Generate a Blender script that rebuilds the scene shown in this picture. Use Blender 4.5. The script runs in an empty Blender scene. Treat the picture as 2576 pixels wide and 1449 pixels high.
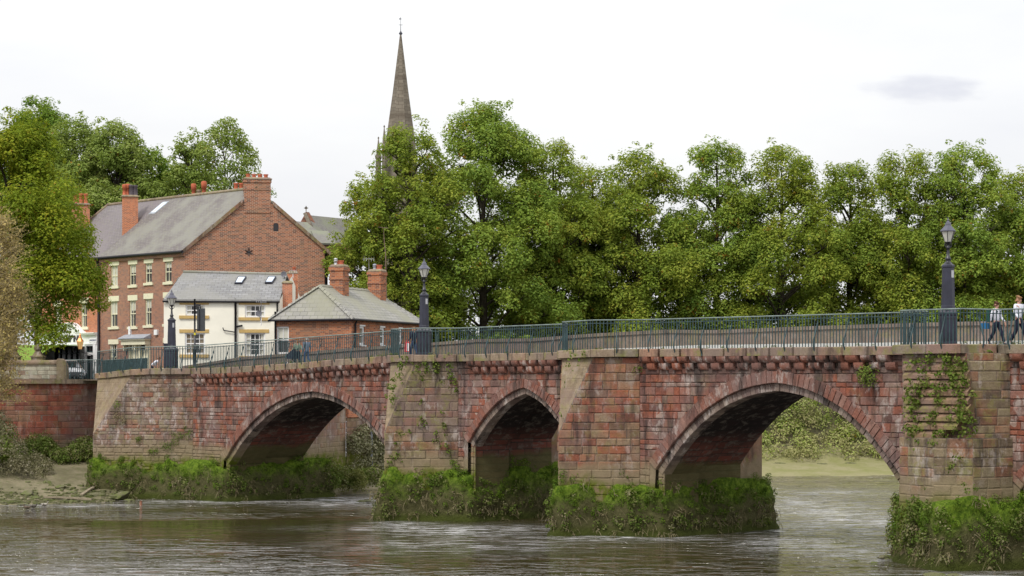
import bpy, bmesh, math, random
import numpy as np
from mathutils import Vector, Matrix
random.seed(7); rng = np.random.default_rng(7)
R = math.radians
sc = bpy.context.scene
COL = sc.collection
# ------------------------------------------------------------------ camera
F, CX, HY, CZ = 5000.0, 1288.0, 966.0, 6.4
cam = bpy.data.cameras.new('camera'); camo = bpy.data.objects.new('camera', cam); COL.objects.link(camo)
camo.location = (0, 0, CZ); camo.rotation_euler = (R(90), 0, 0)
cam.sensor_width = 36; cam.lens = 36*F/2576; cam.shift_y = (HY-724.5)/2576
cam.clip_start = 1; cam.clip_end = 3000; sc.camera = camo
def PX(px, D): return (px-CX)/F*D
def PZ(py, D): return CZ+(HY-py)/F*D
def P(px, py, D): return Vector((PX(px, D), D, PZ(py, D)))
# ------------------------------------------------------------------ bridge frame: t along the bridge, q away from the river
TH = math.atan2(F, 4338)
UX, UY = math.cos(TH), -math.sin(TH)
NX, NY = math.sin(TH), math.cos(TH)
def B(t, q, z=0.0): return Vector((UX*t+NX*q, 86.27+UY*t+NY*q, z))
def T(px, q):
    k = (px-CX)/F
    return (k*(86.27+NY*q)-NX*q)/(UX-k*UY)
def TZ(px, py, q=2.6):
    t = T(px, q); return t, PZ(py, B(t, q).y)
ZC = [(-60,6.9),(-38,7.0),(-36,7.05),(-32,7.267),(-27,7.29),(-25.1,7.34),(-20.4,7.475),(-15.8,7.66),(-12,7.76),(-6,7.78),(.58,7.80),(4.85,7.875),(9.8,7.85),(18,7.81),(30,7.78),(60,7.7)]
def zc(t):
    for (a, za), (b, zb) in zip(ZC, ZC[1:]):
        if a <= t <= b: return za+(zb-za)*(t-a)/(b-a)
    return 7.0
# ------------------------------------------------------------------ tags
def tag(o, label=None, cat=None, group=None, kind=None):
    if label: o['label'] = label
    if cat: o['category'] = cat
    if group: o['group'] = group
    if kind: o['kind'] = kind
    return o
def empty(name, loc=(0,0,0), label=None, cat=None, group=None, rz=0):
    o = bpy.data.objects.new(name, None); COL.objects.link(o)
    o.location = loc; o.rotation_euler = (0, 0, rz); o.empty_display_size = .2
    return tag(o, label, cat, group)
def parent_to(o, p):
    if p is not None:
        o.parent = p
        o.matrix_parent_inverse = world_mat(p).inverted()
def world_mat(p):
    m = Matrix.LocRotScale(p.location, p.rotation_euler, p.scale)
    if p.parent: m = world_mat(p.parent) @ p.matrix_parent_inverse @ m
    return m
# ------------------------------------------------------------------ mesh builder (world coordinates)
class MB:
    def __init__(s): s.v = []; s.f = []; s.m = []; s.sm = []
    def poly(s, pts, mi=0, sm=False):
        i = len(s.v); s.v += [tuple(p) for p in pts]; s.f.append(tuple(range(i, i+len(pts)))); s.m.append(mi); s.sm.append(sm)
    def quad(s, a, b, c, d, mi=0): s.poly([a, b, c, d], mi)
    def raw(s, vs, fs, mi=0, sm=False):
        i = len(s.v); s.v += [tuple(p) for p in vs]
        for f in fs: s.f.append(tuple(i+k for k in f)); s.m.append(mi); s.sm.append(sm)
    def hexa(s, b, t, mi=0):   # bottom 4 and top 4 points
        vs = list(b)+list(t)
        s.raw(vs, [(3,2,1,0),(4,5,6,7),(0,1,5,4),(1,2,6,5),(2,3,7,6),(3,0,4,7)], mi)
    def box(s, c, sz, rz=0, mi=0, fr=None):
        ex = fr[0] if fr else Vector((math.cos(rz), math.sin(rz), 0)); ey = fr[1] if fr else Vector((-math.sin(rz), math.cos(rz), 0)); ez = fr[2] if fr else Vector((0,0,1))
        c = Vector(c); hx, hy, hz = [k/2 for k in sz]
        q = [c+ex*a*hx+ey*b*hy for a, b in ((-1,-1),(1,-1),(1,1),(-1,1))]
        s.hexa([p-ez*hz for p in q], [p+ez*hz for p in q], mi)
    def prism(s, pts, z0, z1, mi=0, top=True):
        n = len(pts); lo = [Vector((p[0], p[1], z0)) for p in pts]; hi = [Vector((p[0], p[1], z1)) for p in pts]
        fs = [(i, (i+1) % n, n+(i+1) % n, n+i) for i in range(n)]
        if top: fs += [tuple(range(n, 2*n)), tuple(reversed(range(n)))]
        s.raw(lo+hi, fs, mi)
    def tube(s, path, rad, n=8, mi=0, sm=True, cap=True):
        path = [Vector(p) for p in path]; rings = []
        for i, p in enumerate(path):
            d = (path[min(i+1, len(path)-1)]-path[max(i-1, 0)]).normalized()
            a = d.cross(Vector((0,0,1)) if abs(d.z) < .9 else Vector((1,0,0))).normalized(); b = d.cross(a)
            r = rad[i] if isinstance(rad, (list, tuple)) else rad
            rings.append([p+a*r*math.cos(2*math.pi*k/n)+b*r*math.sin(2*math.pi*k/n) for k in range(n)])
        vs = [v for r_ in rings for v in r_]; fs = []
        for i in range(len(path)-1):
            for k in range(n): fs.append((i*n+k, i*n+(k+1) % n, (i+1)*n+(k+1) % n, (i+1)*n+k))
        if cap: fs += [tuple(range(n)), tuple(reversed(range((len(path)-1)*n, len(path)*n)))]
        s.raw(vs, fs, mi, sm)
    def lathe(s, c, prof, n=12, mi=0, sm=True, ph=0.0):
        c = Vector(c); vs = []; fs = []; m = len(prof)
        for r, z in prof:
            for k in range(n): a = ph+2*math.pi*k/n; vs.append(c+Vector((r*math.cos(a), r*math.sin(a), z)))
        for i in range(m-1):
            for k in range(n): fs.append((i*n+k, i*n+(k+1) % n, (i+1)*n+(k+1) % n, (i+1)*n+k))
        fs += [tuple(range(n)), tuple(reversed(range((m-1)*n, m*n)))]
        s.raw(vs, fs, mi, sm)
    def build(s, name, mats, parent=None, origin=None, uv=True):
        me = bpy.data.meshes.new(name)
        o = Vector(origin) if origin is not None else None
        if o is None:
            o = Vector(s.v[0]) if s.v else Vector((0,0,0))
        me.from_pydata([(x-o.x, y-o.y, z-o.z) for x, y, z in s.v], [], s.f)
        if not isinstance(mats, (list, tuple)): mats = [mats]
        for m in mats: me.materials.append(m)
        me.polygons.foreach_set('material_index', s.m); me.polygons.foreach_set('use_smooth', s.sm)
        me.update()
        if uv: auto_uv(me, o)
        ob = bpy.data.objects.new(name, me); COL.objects.link(ob); ob.location = o
        parent_to(ob, parent)
        return ob
def auto_uv(me, o):
    uvl = me.uv_layers.new(name='UVMap').data; vs = me.vertices
    co = np.empty(len(vs)*3); vs.foreach_get('co', co); co = co.reshape(-1, 3)+np.array(o)
    out = np.zeros((len(me.loops), 2))
    for p in me.polygons:
        n = p.normal
        h = math.hypot(n.x, n.y)
        if h < .05: t = (1, 0, 0); b = (0, 1, 0)
        else:
            t = (-n.y/h, n.x/h, 0); b = (n.y*t[2]-n.z*t[1], n.z*t[0]-n.x*t[2], n.x*t[1]-n.y*t[0])
        idx = [me.loops[l].vertex_index for l in p.loop_indices]
        c = co[idx]
        out[list(p.loop_indices), 0] = c @ np.array(t); out[list(p.loop_indices), 1] = c @ np.array(b)
    uvl.foreach_set('uv', out.ravel())
def npmesh(name, verts, k, mat, parent=None, origin=(0,0,0), seed_attr=None):
    """verts (N*k,3): N separate k-gons"""
    N = len(verts)//k; me = bpy.data.meshes.new(name); o = np.array(origin, dtype=float)
    me.vertices.add(N*k); me.vertices.foreach_set('co', (verts-o).ravel())
    me.loops.add(N*k); me.loops.foreach_set('vertex_index', np.arange(N*k, dtype=np.int32))
    me.polygons.add(N); me.polygons.foreach_set('loop_start', np.arange(0, N*k, k, dtype=np.int32))
    try: me.polygons.foreach_set('loop_total', np.full(N, k, dtype=np.int32))
    except Exception: pass
    me.materials.append(mat); me.update(calc_edges=True); me.validate()
    ob = bpy.data.objects.new(name, me); COL.objects.link(ob); ob.location = origin
    parent_to(ob, parent)
    return ob
# ------------------------------------------------------------------ node helper
class NT:
    def __init__(s, name):
        s.m = bpy.data.materials.new(name); s.m.use_nodes = True; s.t = s.m.node_tree; s.t.nodes.clear()
        s.out = s.t.nodes.new('ShaderNodeOutputMaterial')
    def n(s, typ, props=None, **inp):
        nd = s.t.nodes.new('ShaderNode'+typ)
        for k, v in (props or {}).items(): setattr(nd, k, v)
        for k, v in inp.items():
            key = int(k[1:]) if k[0] == 'i' and k[1:].isdigit() else k.replace('_', ' ')
            s.set(nd.inputs[key], v)
        return nd
    def set(s, sock, v):
        if hasattr(v, 'links') or isinstance(v, bpy.types.NodeSocket): s.t.links.new(v, sock)
        elif isinstance(v, (tuple, list)) and len(v) == 3 and sock.type == 'RGBA': sock.default_value = (*v, 1)
        else: sock.default_value = v
    def noise(s, scale, vec=None, detail=4, rough=.55, dist=0, out='Fac'):
        nd = s.n('TexNoise', Scale=scale, Detail=detail, Roughness=rough, Distortion=dist)
        if vec is not None: s.set(nd.inputs['Vector'], vec)
        return nd.outputs[out]
    def math(s, op, a, b=0.0, c=0.0, clamp=False):
        nd = s.n('Math', {'operation': op, 'use_clamp': clamp}); s.set(nd.inputs[0], a); s.set(nd.inputs[1], b)
        if op in ('MULTIPLY_ADD', 'COMPARE', 'SMOOTH_MIN'): s.set(nd.inputs[2], c)
        return nd.outputs[0]
    def step(s, v, lo, hi, a=0.0, b=1.0, smooth=True):
        nd = s.n('MapRange', {'interpolation_type': 'SMOOTHSTEP' if smooth else 'LINEAR'})
        s.set(nd.inputs[0], v); s.set(nd.inputs[1], lo); s.set(nd.inputs[2], hi); s.set(nd.inputs[3], a); s.set(nd.inputs[4], b)
        return nd.outputs[0]
    def mix(s, f, a, b, mode='MIX'):
        nd = s.n('Mix', {'data_type': 'RGBA', 'blend_type': mode}); s.set(nd.inputs[0], f); s.set(nd.inputs[6], a); s.set(nd.inputs[7], b)
        return nd.outputs[2]
    def ramp(s, f, stops, const=False):
        nd = s.n('ValToRGB'); cr = nd.color_ramp; cr.interpolation = 'CONSTANT' if const else 'LINEAR'
        while len(cr.elements) < len(stops): cr.elements.new(.5)
        for e, (p, c) in zip(cr.elements, stops): e.position = p; e.color = (*c, 1)
        s.set(nd.inputs[0], f); return nd.outputs[0]
    def pos(s): return s.n('NewGeometry').outputs['Position']
    def island(s): return s.n('NewGeometry').outputs['Random Per Island']
    def uv(s): return s.n('UVMap').outputs[0]
    def map(s, vec, sc=(1,1,1), loc=(0,0,0), rot=(0,0,0)):
        nd = s.n('Mapping'); s.set(nd.inputs[0], vec); nd.inputs[1].default_value = loc; nd.inputs[2].default_value = rot; nd.inputs[3].default_value = sc
        return nd.outputs[0]
    def z(s):
        nd = s.n('SeparateXYZ'); s.set(nd.inputs[0], s.pos()); return nd.outputs[2]
    def bump(s, h, strength=.5, dist=.02, nrm=None):
        nd = s.n('Bump', Strength=strength, Distance=dist); s.set(nd.inputs['Height'], h)
        if nrm is not None: s.set(nd.inputs['Normal'], nrm)
        return nd.outputs[0]
    def bsdf(s, col, rough=.9, nrm=None, spec=.2, **kw):
        nd = s.n('BsdfPrincipled'); s.set(nd.inputs['Base Color'], col); s.set(nd.inputs['Roughness'], rough)
        s.set(nd.inputs['Specular IOR Level'], spec)
        if nrm is not None: s.set(nd.inputs['Normal'], nrm)
        for k, v in kw.items(): s.set(nd.inputs[k.replace('_', ' ')], v)
        s.t.links.new(nd.outputs[0], s.out.inputs[0]); return s.m
def plain(name, col, rough=.6, var=.12, spec=.3, scale=6, metal=0):
    m = NT(name); n = m.noise(scale, m.pos(), 5)
    c = m.mix(m.step(n, .3, .7), tuple(k*(1-var) for k in col), tuple(min(1, k*(1+var)) for k in col))
    return m.bsdf(c, rough, m.bump(n, .15, .01), spec, Metallic=metal)
# ------------------------------------------------------------------ materials
def stone_mat(name, stops, white=.5, dark=.5, tide=True, grain=1.0, topdark=0.0, lichen=.0, flat=False):
    m = NT(name); p = m.pos(); isl = m.island()
    c = m.ramp(m.math('FRACT', m.math('ADD', isl, m.math('MULTIPLY', m.noise(.45, p, 3), .55))) if not flat else m.noise(.5, p, 4), stops)
    n1 = m.noise(3.2, p, 8, .65); n2 = m.noise(17, p, 6, .7); n3 = m.noise(.8, p, 4)
    c = m.mix(m.step(n1, .3, .7, .0, .65), c, m.mix(1.0, c, (.55,.5,.47), 'MULTIPLY'))
    c = m.mix(m.step(n2, .52, .72, 0, .4), c, m.mix(.6, c, (.42,.32,.27)))
    c = m.mix(m.step(n2, .48, .3, 0, .6), c, m.mix(.75, c, (.04,.03,.028)))
    zn = m.noise(.33, m.map(p, (1,1,1), (11,5,2)), 4, .6); c = m.mix(m.step(zn, .48, .62, 0, .55), c, m.mix(n1, (.10,.065,.06), (.27,.19,.175)))
    # lime bloom
    wv = m.noise(2.4, m.map(p, (1,1,.6)), 9, .72)
    w = m.math('MULTIPLY', m.step(wv, .50, .62), m.step(n3, .38, .56))
    c = m.mix(m.math('MULTIPLY', w, white), c, (.44,.385,.355))
    # soot and run-off streaks with their own shape
    st = m.noise(1.1, m.map(p, (1.6,1.6,.22)), 7, .68)
    d = m.math('MULTIPLY', m.step(st, .50, .64), dark)
    c = m.mix(d, c, (.035,.03,.028))
    z = m.z()
    if lichen:
        g = m.noise(1.5, p, 7, .7); c = m.mix(m.math('MULTIPLY', m.step(g, .5, .64), lichen), c, (.20,.20,.055))
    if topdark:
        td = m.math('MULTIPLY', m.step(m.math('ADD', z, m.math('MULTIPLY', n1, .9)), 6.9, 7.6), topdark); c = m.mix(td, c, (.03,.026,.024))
    if tide:
        zz = m.math('ADD', z, m.math('MULTIPLY', n3, 1.5))
        c = m.mix(m.step(zz, 4.1, 3.4, 0, .85), c, m.mix(n1, (.13,.105,.062), (.33,.26,.165)))
        c = m.mix(m.math('MULTIPLY', m.step(zz, 3.3, 2.8), m.step(n1, .32, .55)), c, (.10,.12,.012))
    h = m.math('ADD', m.math('MULTIPLY', n1, 1.0), m.math('MULTIPLY', n2, .45))
    return m.bsdf(c, .92, m.bump(h, .75*grain, .05), .15)
RED = [(0,(.235,.085,.055)),(.1,(.30,.10,.06)),(.2,(.16,.085,.075)),(.3,(.27,.15,.125)),(.4,(.31,.115,.07)),(.5,(.20,.105,.09)),(.6,(.30,.205,.17)),(.7,(.125,.07,.062)),(.8,(.29,.105,.07)),(.9,(.21,.13,.11)),(1,(.38,.27,.225))]
RED_OLD = [(0,(.30,.105,.062)),(.12,(.42,.135,.07)),(.24,(.24,.12,.10)),(.36,(.36,.19,.15)),(.46,(.44,.16,.08)),(.56,(.28,.15,.125)),(.66,(.38,.24,.19)),(.76,(.20,.10,.085)),(.86,(.34,.13,.085)),(1,(.30,.20,.165))]
MIXED = [(0,(.27,.215,.13)),(.14,(.19,.145,.095)),(.28,(.31,.25,.16)),(.4,(.24,.105,.062)),(.5,(.22,.17,.11)),(.62,(.13,.10,.075)),(.75,(.30,.135,.08)),(.88,(.29,.24,.155)),(1,(.20,.155,.10))]
MX_OLD = [(0,(.31,.25,.155)),(.15,(.25,.19,.125)),(.3,(.36,.30,.20)),(.42,(.30,.13,.075)),(.5,(.27,.21,.14)),(.65,(.19,.15,.11)),(.78,(.37,.17,.10)),(.9,(.34,.28,.19)),(1,(.26,.2,.13))]
BUFFRED = [(0,(.32,.11,.062)),(.14,(.27,.195,.125)),(.28,(.34,.125,.07)),(.4,(.22,.15,.10)),(.5,(.15,.075,.06)),(.62,(.33,.11,.062)),(.76,(.29,.215,.14)),(.88,(.21,.10,.07)),(1,(.34,.10,.055))]
BR_OLD = [(0,(.235,.085,.055)),(.1,(.30,.10,.06)),(.2,(.16,.085,.075)),(.3,(.27,.15,.125)),(.4,(.31,.115,.07)),(.5,(.20,.105,.09)),(.6,(.30,.205,.17)),(.7,(.125,.07,.062)),(.8,(.29,.105,.07)),(.9,(.21,.13,.11)),(1,(.38,.27,.225))]
RED_OLD = [(0,(.42,.14,.07)),(.16,(.33,.23,.14)),(.3,(.45,.165,.08)),(.44,(.30,.22,.14)),(.56,(.25,.12,.09)),(.7,(.38,.14,.08)),(.84,(.34,.25,.17)),(1,(.36,.12,.065))]
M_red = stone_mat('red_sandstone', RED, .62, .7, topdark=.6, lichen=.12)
M_mixed = stone_mat('weathered_sandstone', MIXED, .6, .6, lichen=.5)
M_abut = stone_mat('abutment_sandstone', [(0,(.29,.21,.155)),(.14,(.24,.14,.105)),(.28,(.33,.27,.2)),(.42,(.19,.125,.10)),(.54,(.30,.215,.18)),(.66,(.31,.14,.09)),(.8,(.26,.22,.16)),(.9,(.20,.115,.09)),(1,(.34,.26,.21))], .85, .45, lichen=.3)
M_buff = stone_mat('pier_sandstone', BUFFRED, .45, .65, lichen=.25)
M_quay = stone_mat('quay_sandstone', [(0,(.26,.075,.05)),(.2,(.31,.10,.065)),(.4,(.22,.075,.055)),(.6,(.34,.13,.08)),(.8,(.26,.16,.11)),(1,(.19,.07,.05))], .3, .55, lichen=.15)
M_ring = stone_mat('arch_stone', [(0,(.22,.095,.07)),(.3,(.28,.12,.085)),(.6,(.18,.095,.08)),(.8,(.30,.17,.135)),(1,(.2,.105,.085))], .6, .7)
M_ring_in = stone_mat('inner_arch_stone', [(0,(.13,.095,.08)),(.3,(.28,.22,.18)),(.6,(.09,.065,.06)),(.8,(.33,.27,.225)),(1,(.15,.10,.085))], .8, .9)
M_mortar = stone_mat('lime_mortar', [(0,(.13,.095,.08)),(1,(.27,.215,.18))], .5, .5, flat=True)
M_chamf = stone_mat('smooth_sandstone', [(0,(.30,.235,.16)),(.5,(.26,.2,.13)),(1,(.33,.25,.17))], .25, .2, lichen=.3, grain=.5)
M_step = stone_mat('stepped_sandstone', [(0,(.29,.19,.12)),(.5,(.33,.21,.14)),(1,(.25,.17,.11))], .15, .2, lichen=.75)
M_coping = stone_mat('coping_stone', [(0,(.26,.21,.15)),(.3,(.33,.25,.18)),(.5,(.22,.19,.14)),(.7,(.37,.22,.155)),(1,(.27,.23,.165))], .2, .5, tide=False, lichen=.6)
M_corbel = stone_mat('corbel_stone', [(0,(.30,.105,.062)),(.2,(.07,.05,.045)),(.4,(.22,.085,.06)),(.6,(.12,.075,.065)),(.75,(.34,.125,.075)),(1,(.14,.08,.07))], .85, .9, tide=False)
def soffit_mat():
    m = NT('soffit_stone'); p = m.pos(); uv = m.uv()
    br = m.n('TexBrick', {'offset': .5}, Scale=1.0, Mortar_Size=.02, Brick_Width=.95, Row_Height=.33, Bias=0.0); m.set(br.inputs['Vector'], uv)
    br.inputs['Color1'].default_value = (.17,.055,.04,1); br.inputs['Color2'].default_value = (.10,.05,.04,1); br.inputs['Mortar'].default_value = (.05,.04,.035,1)
    n1 = m.noise(2.2, m.map(p, (1,1,2.2)), 9, .7); n2 = m.noise(.7, p, 4)
    c = br.outputs['Color']
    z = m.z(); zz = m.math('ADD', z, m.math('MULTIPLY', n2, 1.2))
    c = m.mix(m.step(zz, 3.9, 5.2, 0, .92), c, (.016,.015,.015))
    c = m.mix(m.math('MULTIPLY', m.step(n1, .50, .62), .6), c, (.15,.13,.11))
    c = m.mix(m.step(zz, 3.9, 3.5, 0, .9), c, m.mix(n1, (.05,.055,.02), (.15,.13,.06)))
    h = m.math('ADD', m.math('MULTIPLY', br.outputs['Fac'], -1.0), n1)
    return m.bsdf(c, .95, m.bump(h, .8, .05), .1)
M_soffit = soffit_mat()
def brick_mat(name, c1, c2, c3, mort, bw=.23, rh=.078, patch=(.5,.45,.4), pa=.35):
    m = NT(name); p = m.pos(); uv = m.uv()
    br = m.n('TexBrick', {'offset': .5}, Scale=1.0, Mortar_Size=.011, Brick_Width=bw, Row_Height=rh, Bias=-.1); m.set(br.inputs['Vector'], uv)
    m.set(br.inputs['Color1'], c1); m.set(br.inputs['Color2'], c2); m.set(br.inputs['Mortar'], mort)
    # stray dark headers: cell noise snapped to the brick grid
    wn = m.n('TexWhiteNoise', {'noise_dimensions': '2D'})
    sn = m.n('VectorMath', {'operation': 'SNAP'}); m.set(sn.inputs[0], m.map(uv, (1/bw, 1/rh, 1))); sn.inputs[1].default_value = (1,1,1); m.set(wn.inputs['Vector'], sn.outputs[0])
    f = m.math('MULTIPLY', m.step(wn.outputs['Value'], .66, .70), m.math('SUBTRACT', 1.0, br.outputs['Fac']))
    c = m.mix(m.math('MULTIPLY', f, .75), br.outputs['Color'], c3)
    n1 = m.noise(.45, p, 6, .65); n2 = m.noise(3, p, 6)
    c = m.mix(m.math('MULTIPLY', m.step(n1, .5, .68), pa), c, patch)
    c = m.mix(m.math('MULTIPLY', m.step(n2, .5, .75), .35), c, (.14,.06,.04))
    return m.bsdf(c, .93, m.bump(br.outputs['Fac'], -.4, .02), .12)
M_brick = brick_mat('red_brick', (.36,.125,.068), (.28,.105,.064), (.15,.06,.055), (.42,.34,.27), patch=(.33,.21,.14))
M_brick_gable = brick_mat('gable_brick', (.37,.135,.07), (.28,.10,.058), (.10,.05,.045), (.50,.41,.31), bw=.29, rh=.10, patch=(.29,.19,.11), pa=.45)
M_brick_pub = brick_mat('orange_brick', (.52,.15,.062), (.45,.125,.052), (.27,.08,.05), (.5,.34,.24), pa=.12)
M_brick_low = brick_mat('low_house_brick', (.42,.145,.065), (.31,.105,.055), (.12,.055,.05), (.36,.26,.18), bw=.28, rh=.095, patch=(.22,.14,.09), pa=.4)
def slate_mat(name, a, b, c_, bw=.35, rh=.2, moss=.3):
    m = NT(name); p = m.pos()
    br = m.n('TexBrick', {'offset': .5}, Scale=1.0, Mortar_Size=.012, Brick_Width=bw, Row_Height=rh); m.set(br.inputs['Vector'], m.uv())
    m.set(br.inputs['Color1'], a); m.set(br.inputs['Color2'], b); m.set(br.inputs['Mortar'], (.07,.065,.065))
    n = m.noise(.35, p, 6, .6); n2 = m.noise(5, p, 5)
    c = m.mix(m.step(n, .4, .62, 0, .8), br.outputs['Color'], c_)
    c = m.mix(m.math('MULTIPLY', m.step(n2, .5, .7), moss), c, (.24,.24,.13))
    return m.bsdf(c, .75, m.bump(br.outputs['Fac'], -.5, .02), .35)
M_slate_big = slate_mat('lichened_slate', (.155,.135,.135), (.20,.18,.175), (.235,.23,.20))
M_slate_white = slate_mat('grey_slate', (.19,.19,.195), (.28,.28,.285), (.24,.235,.22), .42, .26, .15)
M_slate_low = slate_mat('mossy_slate', (.25,.245,.225), (.32,.31,.285), (.27,.265,.20), .5, .3, .3)
M_slate_church = slate_mat('church_slate', (.17,.16,.15), (.21,.2,.18), (.2,.21,.15))
M_render = plain('cream_render', (.86,.83,.72), .9, .04, .1, 1.2)
M_white = plain('white_paint', (.80,.80,.80), .6, .04)
M_cream = plain('cream_paint', (.72,.68,.50), .6, .06)
M_tan = plain('tan_stone_paint', (.52,.36,.14), .8, .08)
M_black = plain('black_paint', (.018,.018,.024), .35, .2, .5)
M_blackblue = plain('dark_blue_black_paint', (.02,.021,.038), .42, .25, .5, 3)
M_gutter = plain('gutter_black', (.012,.011,.016), .5, .1)
M_green = plain('dark_teal_paint', (.028,.058,.064), .45, .3, .4, 3)
M_greyrail = plain('weathered_rail_paint', (.17,.215,.20), .5, .25, .4, 3)
M_terra = plain('terracotta', (.42,.11,.055), .8, .15)
M_pot_dark = plain('dark_clay', (.07,.055,.065), .7, .15)
M_cap = stone_mat('mortar_cap', [(0,(.3,.24,.16)),(1,(.36,.3,.22))], .1, .3, tide=False, flat=True, lichen=.4)
M_lead = plain('lead_flashing', (.33,.35,.39), .5, .1)
M_alu = plain('aluminium', (.5,.5,.52), .4, .05, .5, 6, .6)
M_mesh = plain('dish_grey', (.12,.12,.14), .5, .1)
def glass(name, col, rough=.06, spec=.8):
    m = NT(name); n = m.noise(1.3, m.pos(), 2)
    return m.bsdf(m.mix(n, col, tuple(k*1.6 for k in col)), rough, None, spec)
M_glass = glass('window_glass', (.03,.03,.03), .08, .5)
M_glass_dark = glass('dark_glass', (.012,.01,.012), .1, .5)
M_skyglass = glass('skylight_glass', (.45,.52,.6), .12, 1.0)
M_curtain = plain('net_curtain', (.55,.54,.47), .9, .06)
M_curtain_dk = plain('brown_curtain', (.22,.18,.13), .9, .1)
def frosted():
    m = NT('opal_lantern_glass'); n = m.noise(5, m.pos(), 3)
    return m.bsdf(m.mix(n, (.46,.45,.40), (.62,.61,.56)), .35, None, .4)
M_opal = frosted()
M_parapet = stone_mat('parapet_stone', [(0,(.16,.13,.105)),(1,(.25,.20,.16))], .25, .45, tide=False, flat=True, lichen=.35, grain=.5)
M_pave = plain('pale_kerb', (.58,.57,.54), .9, .05, .1)
M_road = plain('asphalt', (.06,.06,.06), .95, .2, .1, 20)
def ground_mat(name, a, b, c_, s=.6):
    m = NT(name); p = m.pos(); n = m.noise(s, p, 8, .65); n2 = m.noise(s*9, p, 6)
    c = m.mix(m.step(n, .38, .6), a, b); c = m.mix(m.math('MULTIPLY', m.step(n2, .5, .7), .7), c, c_)
    return m.bsdf(c, .85, m.bump(m.math('ADD', n, n2), .6, .08), .25)
M_mud = ground_mat('river_mud', (.13,.115,.065), (.21,.18,.115), (.09,.11,.03))
M_mudgreen = ground_mat('algae_mud', (.215,.21,.085), (.27,.245,.135), (.17,.18,.055), .35)
M_earth = ground_mat('bank_earth', (.09,.08,.045), (.13,.11,.06), (.06,.08,.02))
M_lawn = ground_mat('lawn_grass', (.14,.24,.02), (.18,.29,.03), (.11,.2,.02), .5)
M_moss = ground_mat('green_moss', (.055,.10,.010), (.10,.16,.018), (.04,.06,.012), .9)
M_rock = ground_mat('mossy_rock', (.14,.13,.075), (.10,.12,.03), (.2,.18,.13), 2.2)
M_wood = ground_mat('driftwood', (.24,.2,.14), (.3,.25,.18), (.15,.13,.07), 3)
def footing_mat():
    m = NT('mossy_footing'); p = m.pos(); n = m.noise(.8, p, 8, .68); n2 = m.noise(6, p, 8, .7); z = m.z()
    moss = m.mix(m.step(n2, .35, .65), (.045,.085,.008), (.14,.21,.02))
    dirt = m.mix(n2, (.04,.038,.015), (.12,.115,.05))
    zz = m.math('ADD', z, m.math('MULTIPLY', n, 2.6))
    c = m.mix(m.step(zz, 2.3, 3.3), dirt, moss)
    c = m.mix(m.math('MULTIPLY', m.step(n2, .58, .66), .5), c, (.17,.14,.08))
    c = m.mix(m.step(z, .55, .15), c, m.mix(n, (.03,.034,.012), (.07,.085,.015)))
    return m.bsdf(c, .95, m.bump(m.math('ADD', n, n2), 1.0, .12), .1)
M_foot = footing_mat()
M_TWIG=None
def leaf_mat(name, stops, orange=.0, trans=.42, nscale=.35, ocol=(.30,.13,.02)):
    m = NT(name); isl = m.island(); p = m.pos(); n = m.noise(nscale, p, 3)
    c = m.ramp(m.math('MULTIPLY_ADD', isl, .55, m.math('MULTIPLY', m.step(n, .3, .7), .45)), stops)
    if orange:
        no = m.noise(.75, m.map(p, (1,1,1), (31, 7, 3)), 3, .6)
        c = m.mix(m.math('MULTIPLY', m.step(no, .60, .68), m.step(isl, 1-orange, 1-orange*.6)), c, ocol)
    d = m.n('BsdfPrincipled', Roughness=.75); m.set(d.inputs['Base Color'], c); m.set(d.inputs['Specular IOR Level'], .12)
    t = m.n('BsdfTranslucent'); m.set(t.inputs[0], m.mix(.5, c, (.26,.32,.02)))
    x = m.n('MixShader', Fac=trans); m.t.links.new(d.outputs[0], x.inputs[1]); m.t.links.new(t.outputs[0], x.inputs[2])
    m.t.links.new(x.outputs[0], m.out.inputs[0]); return m.m
M_lime = leaf_mat('lime_foliage', [(0,(0.155,0.231,0.039)),(.35,(0.221,0.303,0.046)),(.7,(0.302,0.355,0.054)),(1,(0.423,0.426,0.065))], .55)
M_lime2 = leaf_mat('greener_lime_foliage', [(0,(0.156,0.254,0.050)),(.35,(0.216,0.321,0.056)),(.7,(0.281,0.364,0.060)),(1,(0.400,0.456,0.083))], .8)
M_ash = leaf_mat('grey_green_foliage', [(0,(0.147,0.211,0.050)),(.5,(0.238,0.317,0.070)),(1,(0.368,0.414,0.140))], .25)
M_dark_tree = leaf_mat('deep_green_foliage', [(0,(0.096,0.181,0.032)),(.5,(0.160,0.264,0.038)),(1,(0.255,0.347,0.052))], .2)
M_near = leaf_mat('near_tree_foliage', [(0,(0.113,0.179,0.018)),(.5,(0.209,0.276,0.022)),(1,(0.374,0.359,0.032))], .35)
M_willow = leaf_mat('straw_foliage', [(0,(0.29,0.21,0.08)),(.5,(0.42,0.32,0.13)),(1,(0.52,0.42,0.14))], .0, .2)
M_ivy = leaf_mat('ivy_leaves', [(0,(0.060,0.097,0.014)),(.5,(0.111,0.162,0.025)),(1,(0.205,0.226,0.059))], .0, .2, 2)
M_weed = leaf_mat('weed_leaves', [(0,(0.060,0.090,0.018)),(.4,(0.097,0.149,0.024)),(.7,(0.162,0.160,0.060)),(1,(0.270,0.245,0.156))], .0, .2, 1.2)
M_dry = leaf_mat('dry_stems', [(0,(0.115,0.092,0.050)),(.5,(0.173,0.143,0.079)),(1,(0.245,0.214,0.132))], .0, .1, 1.2)
M_straw = leaf_mat('straw_twigs', [(0,(.22,.17,.10)),(.5,(.33,.26,.15)),(1,(.44,.36,.2))], .0, .1, 1.2)
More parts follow.
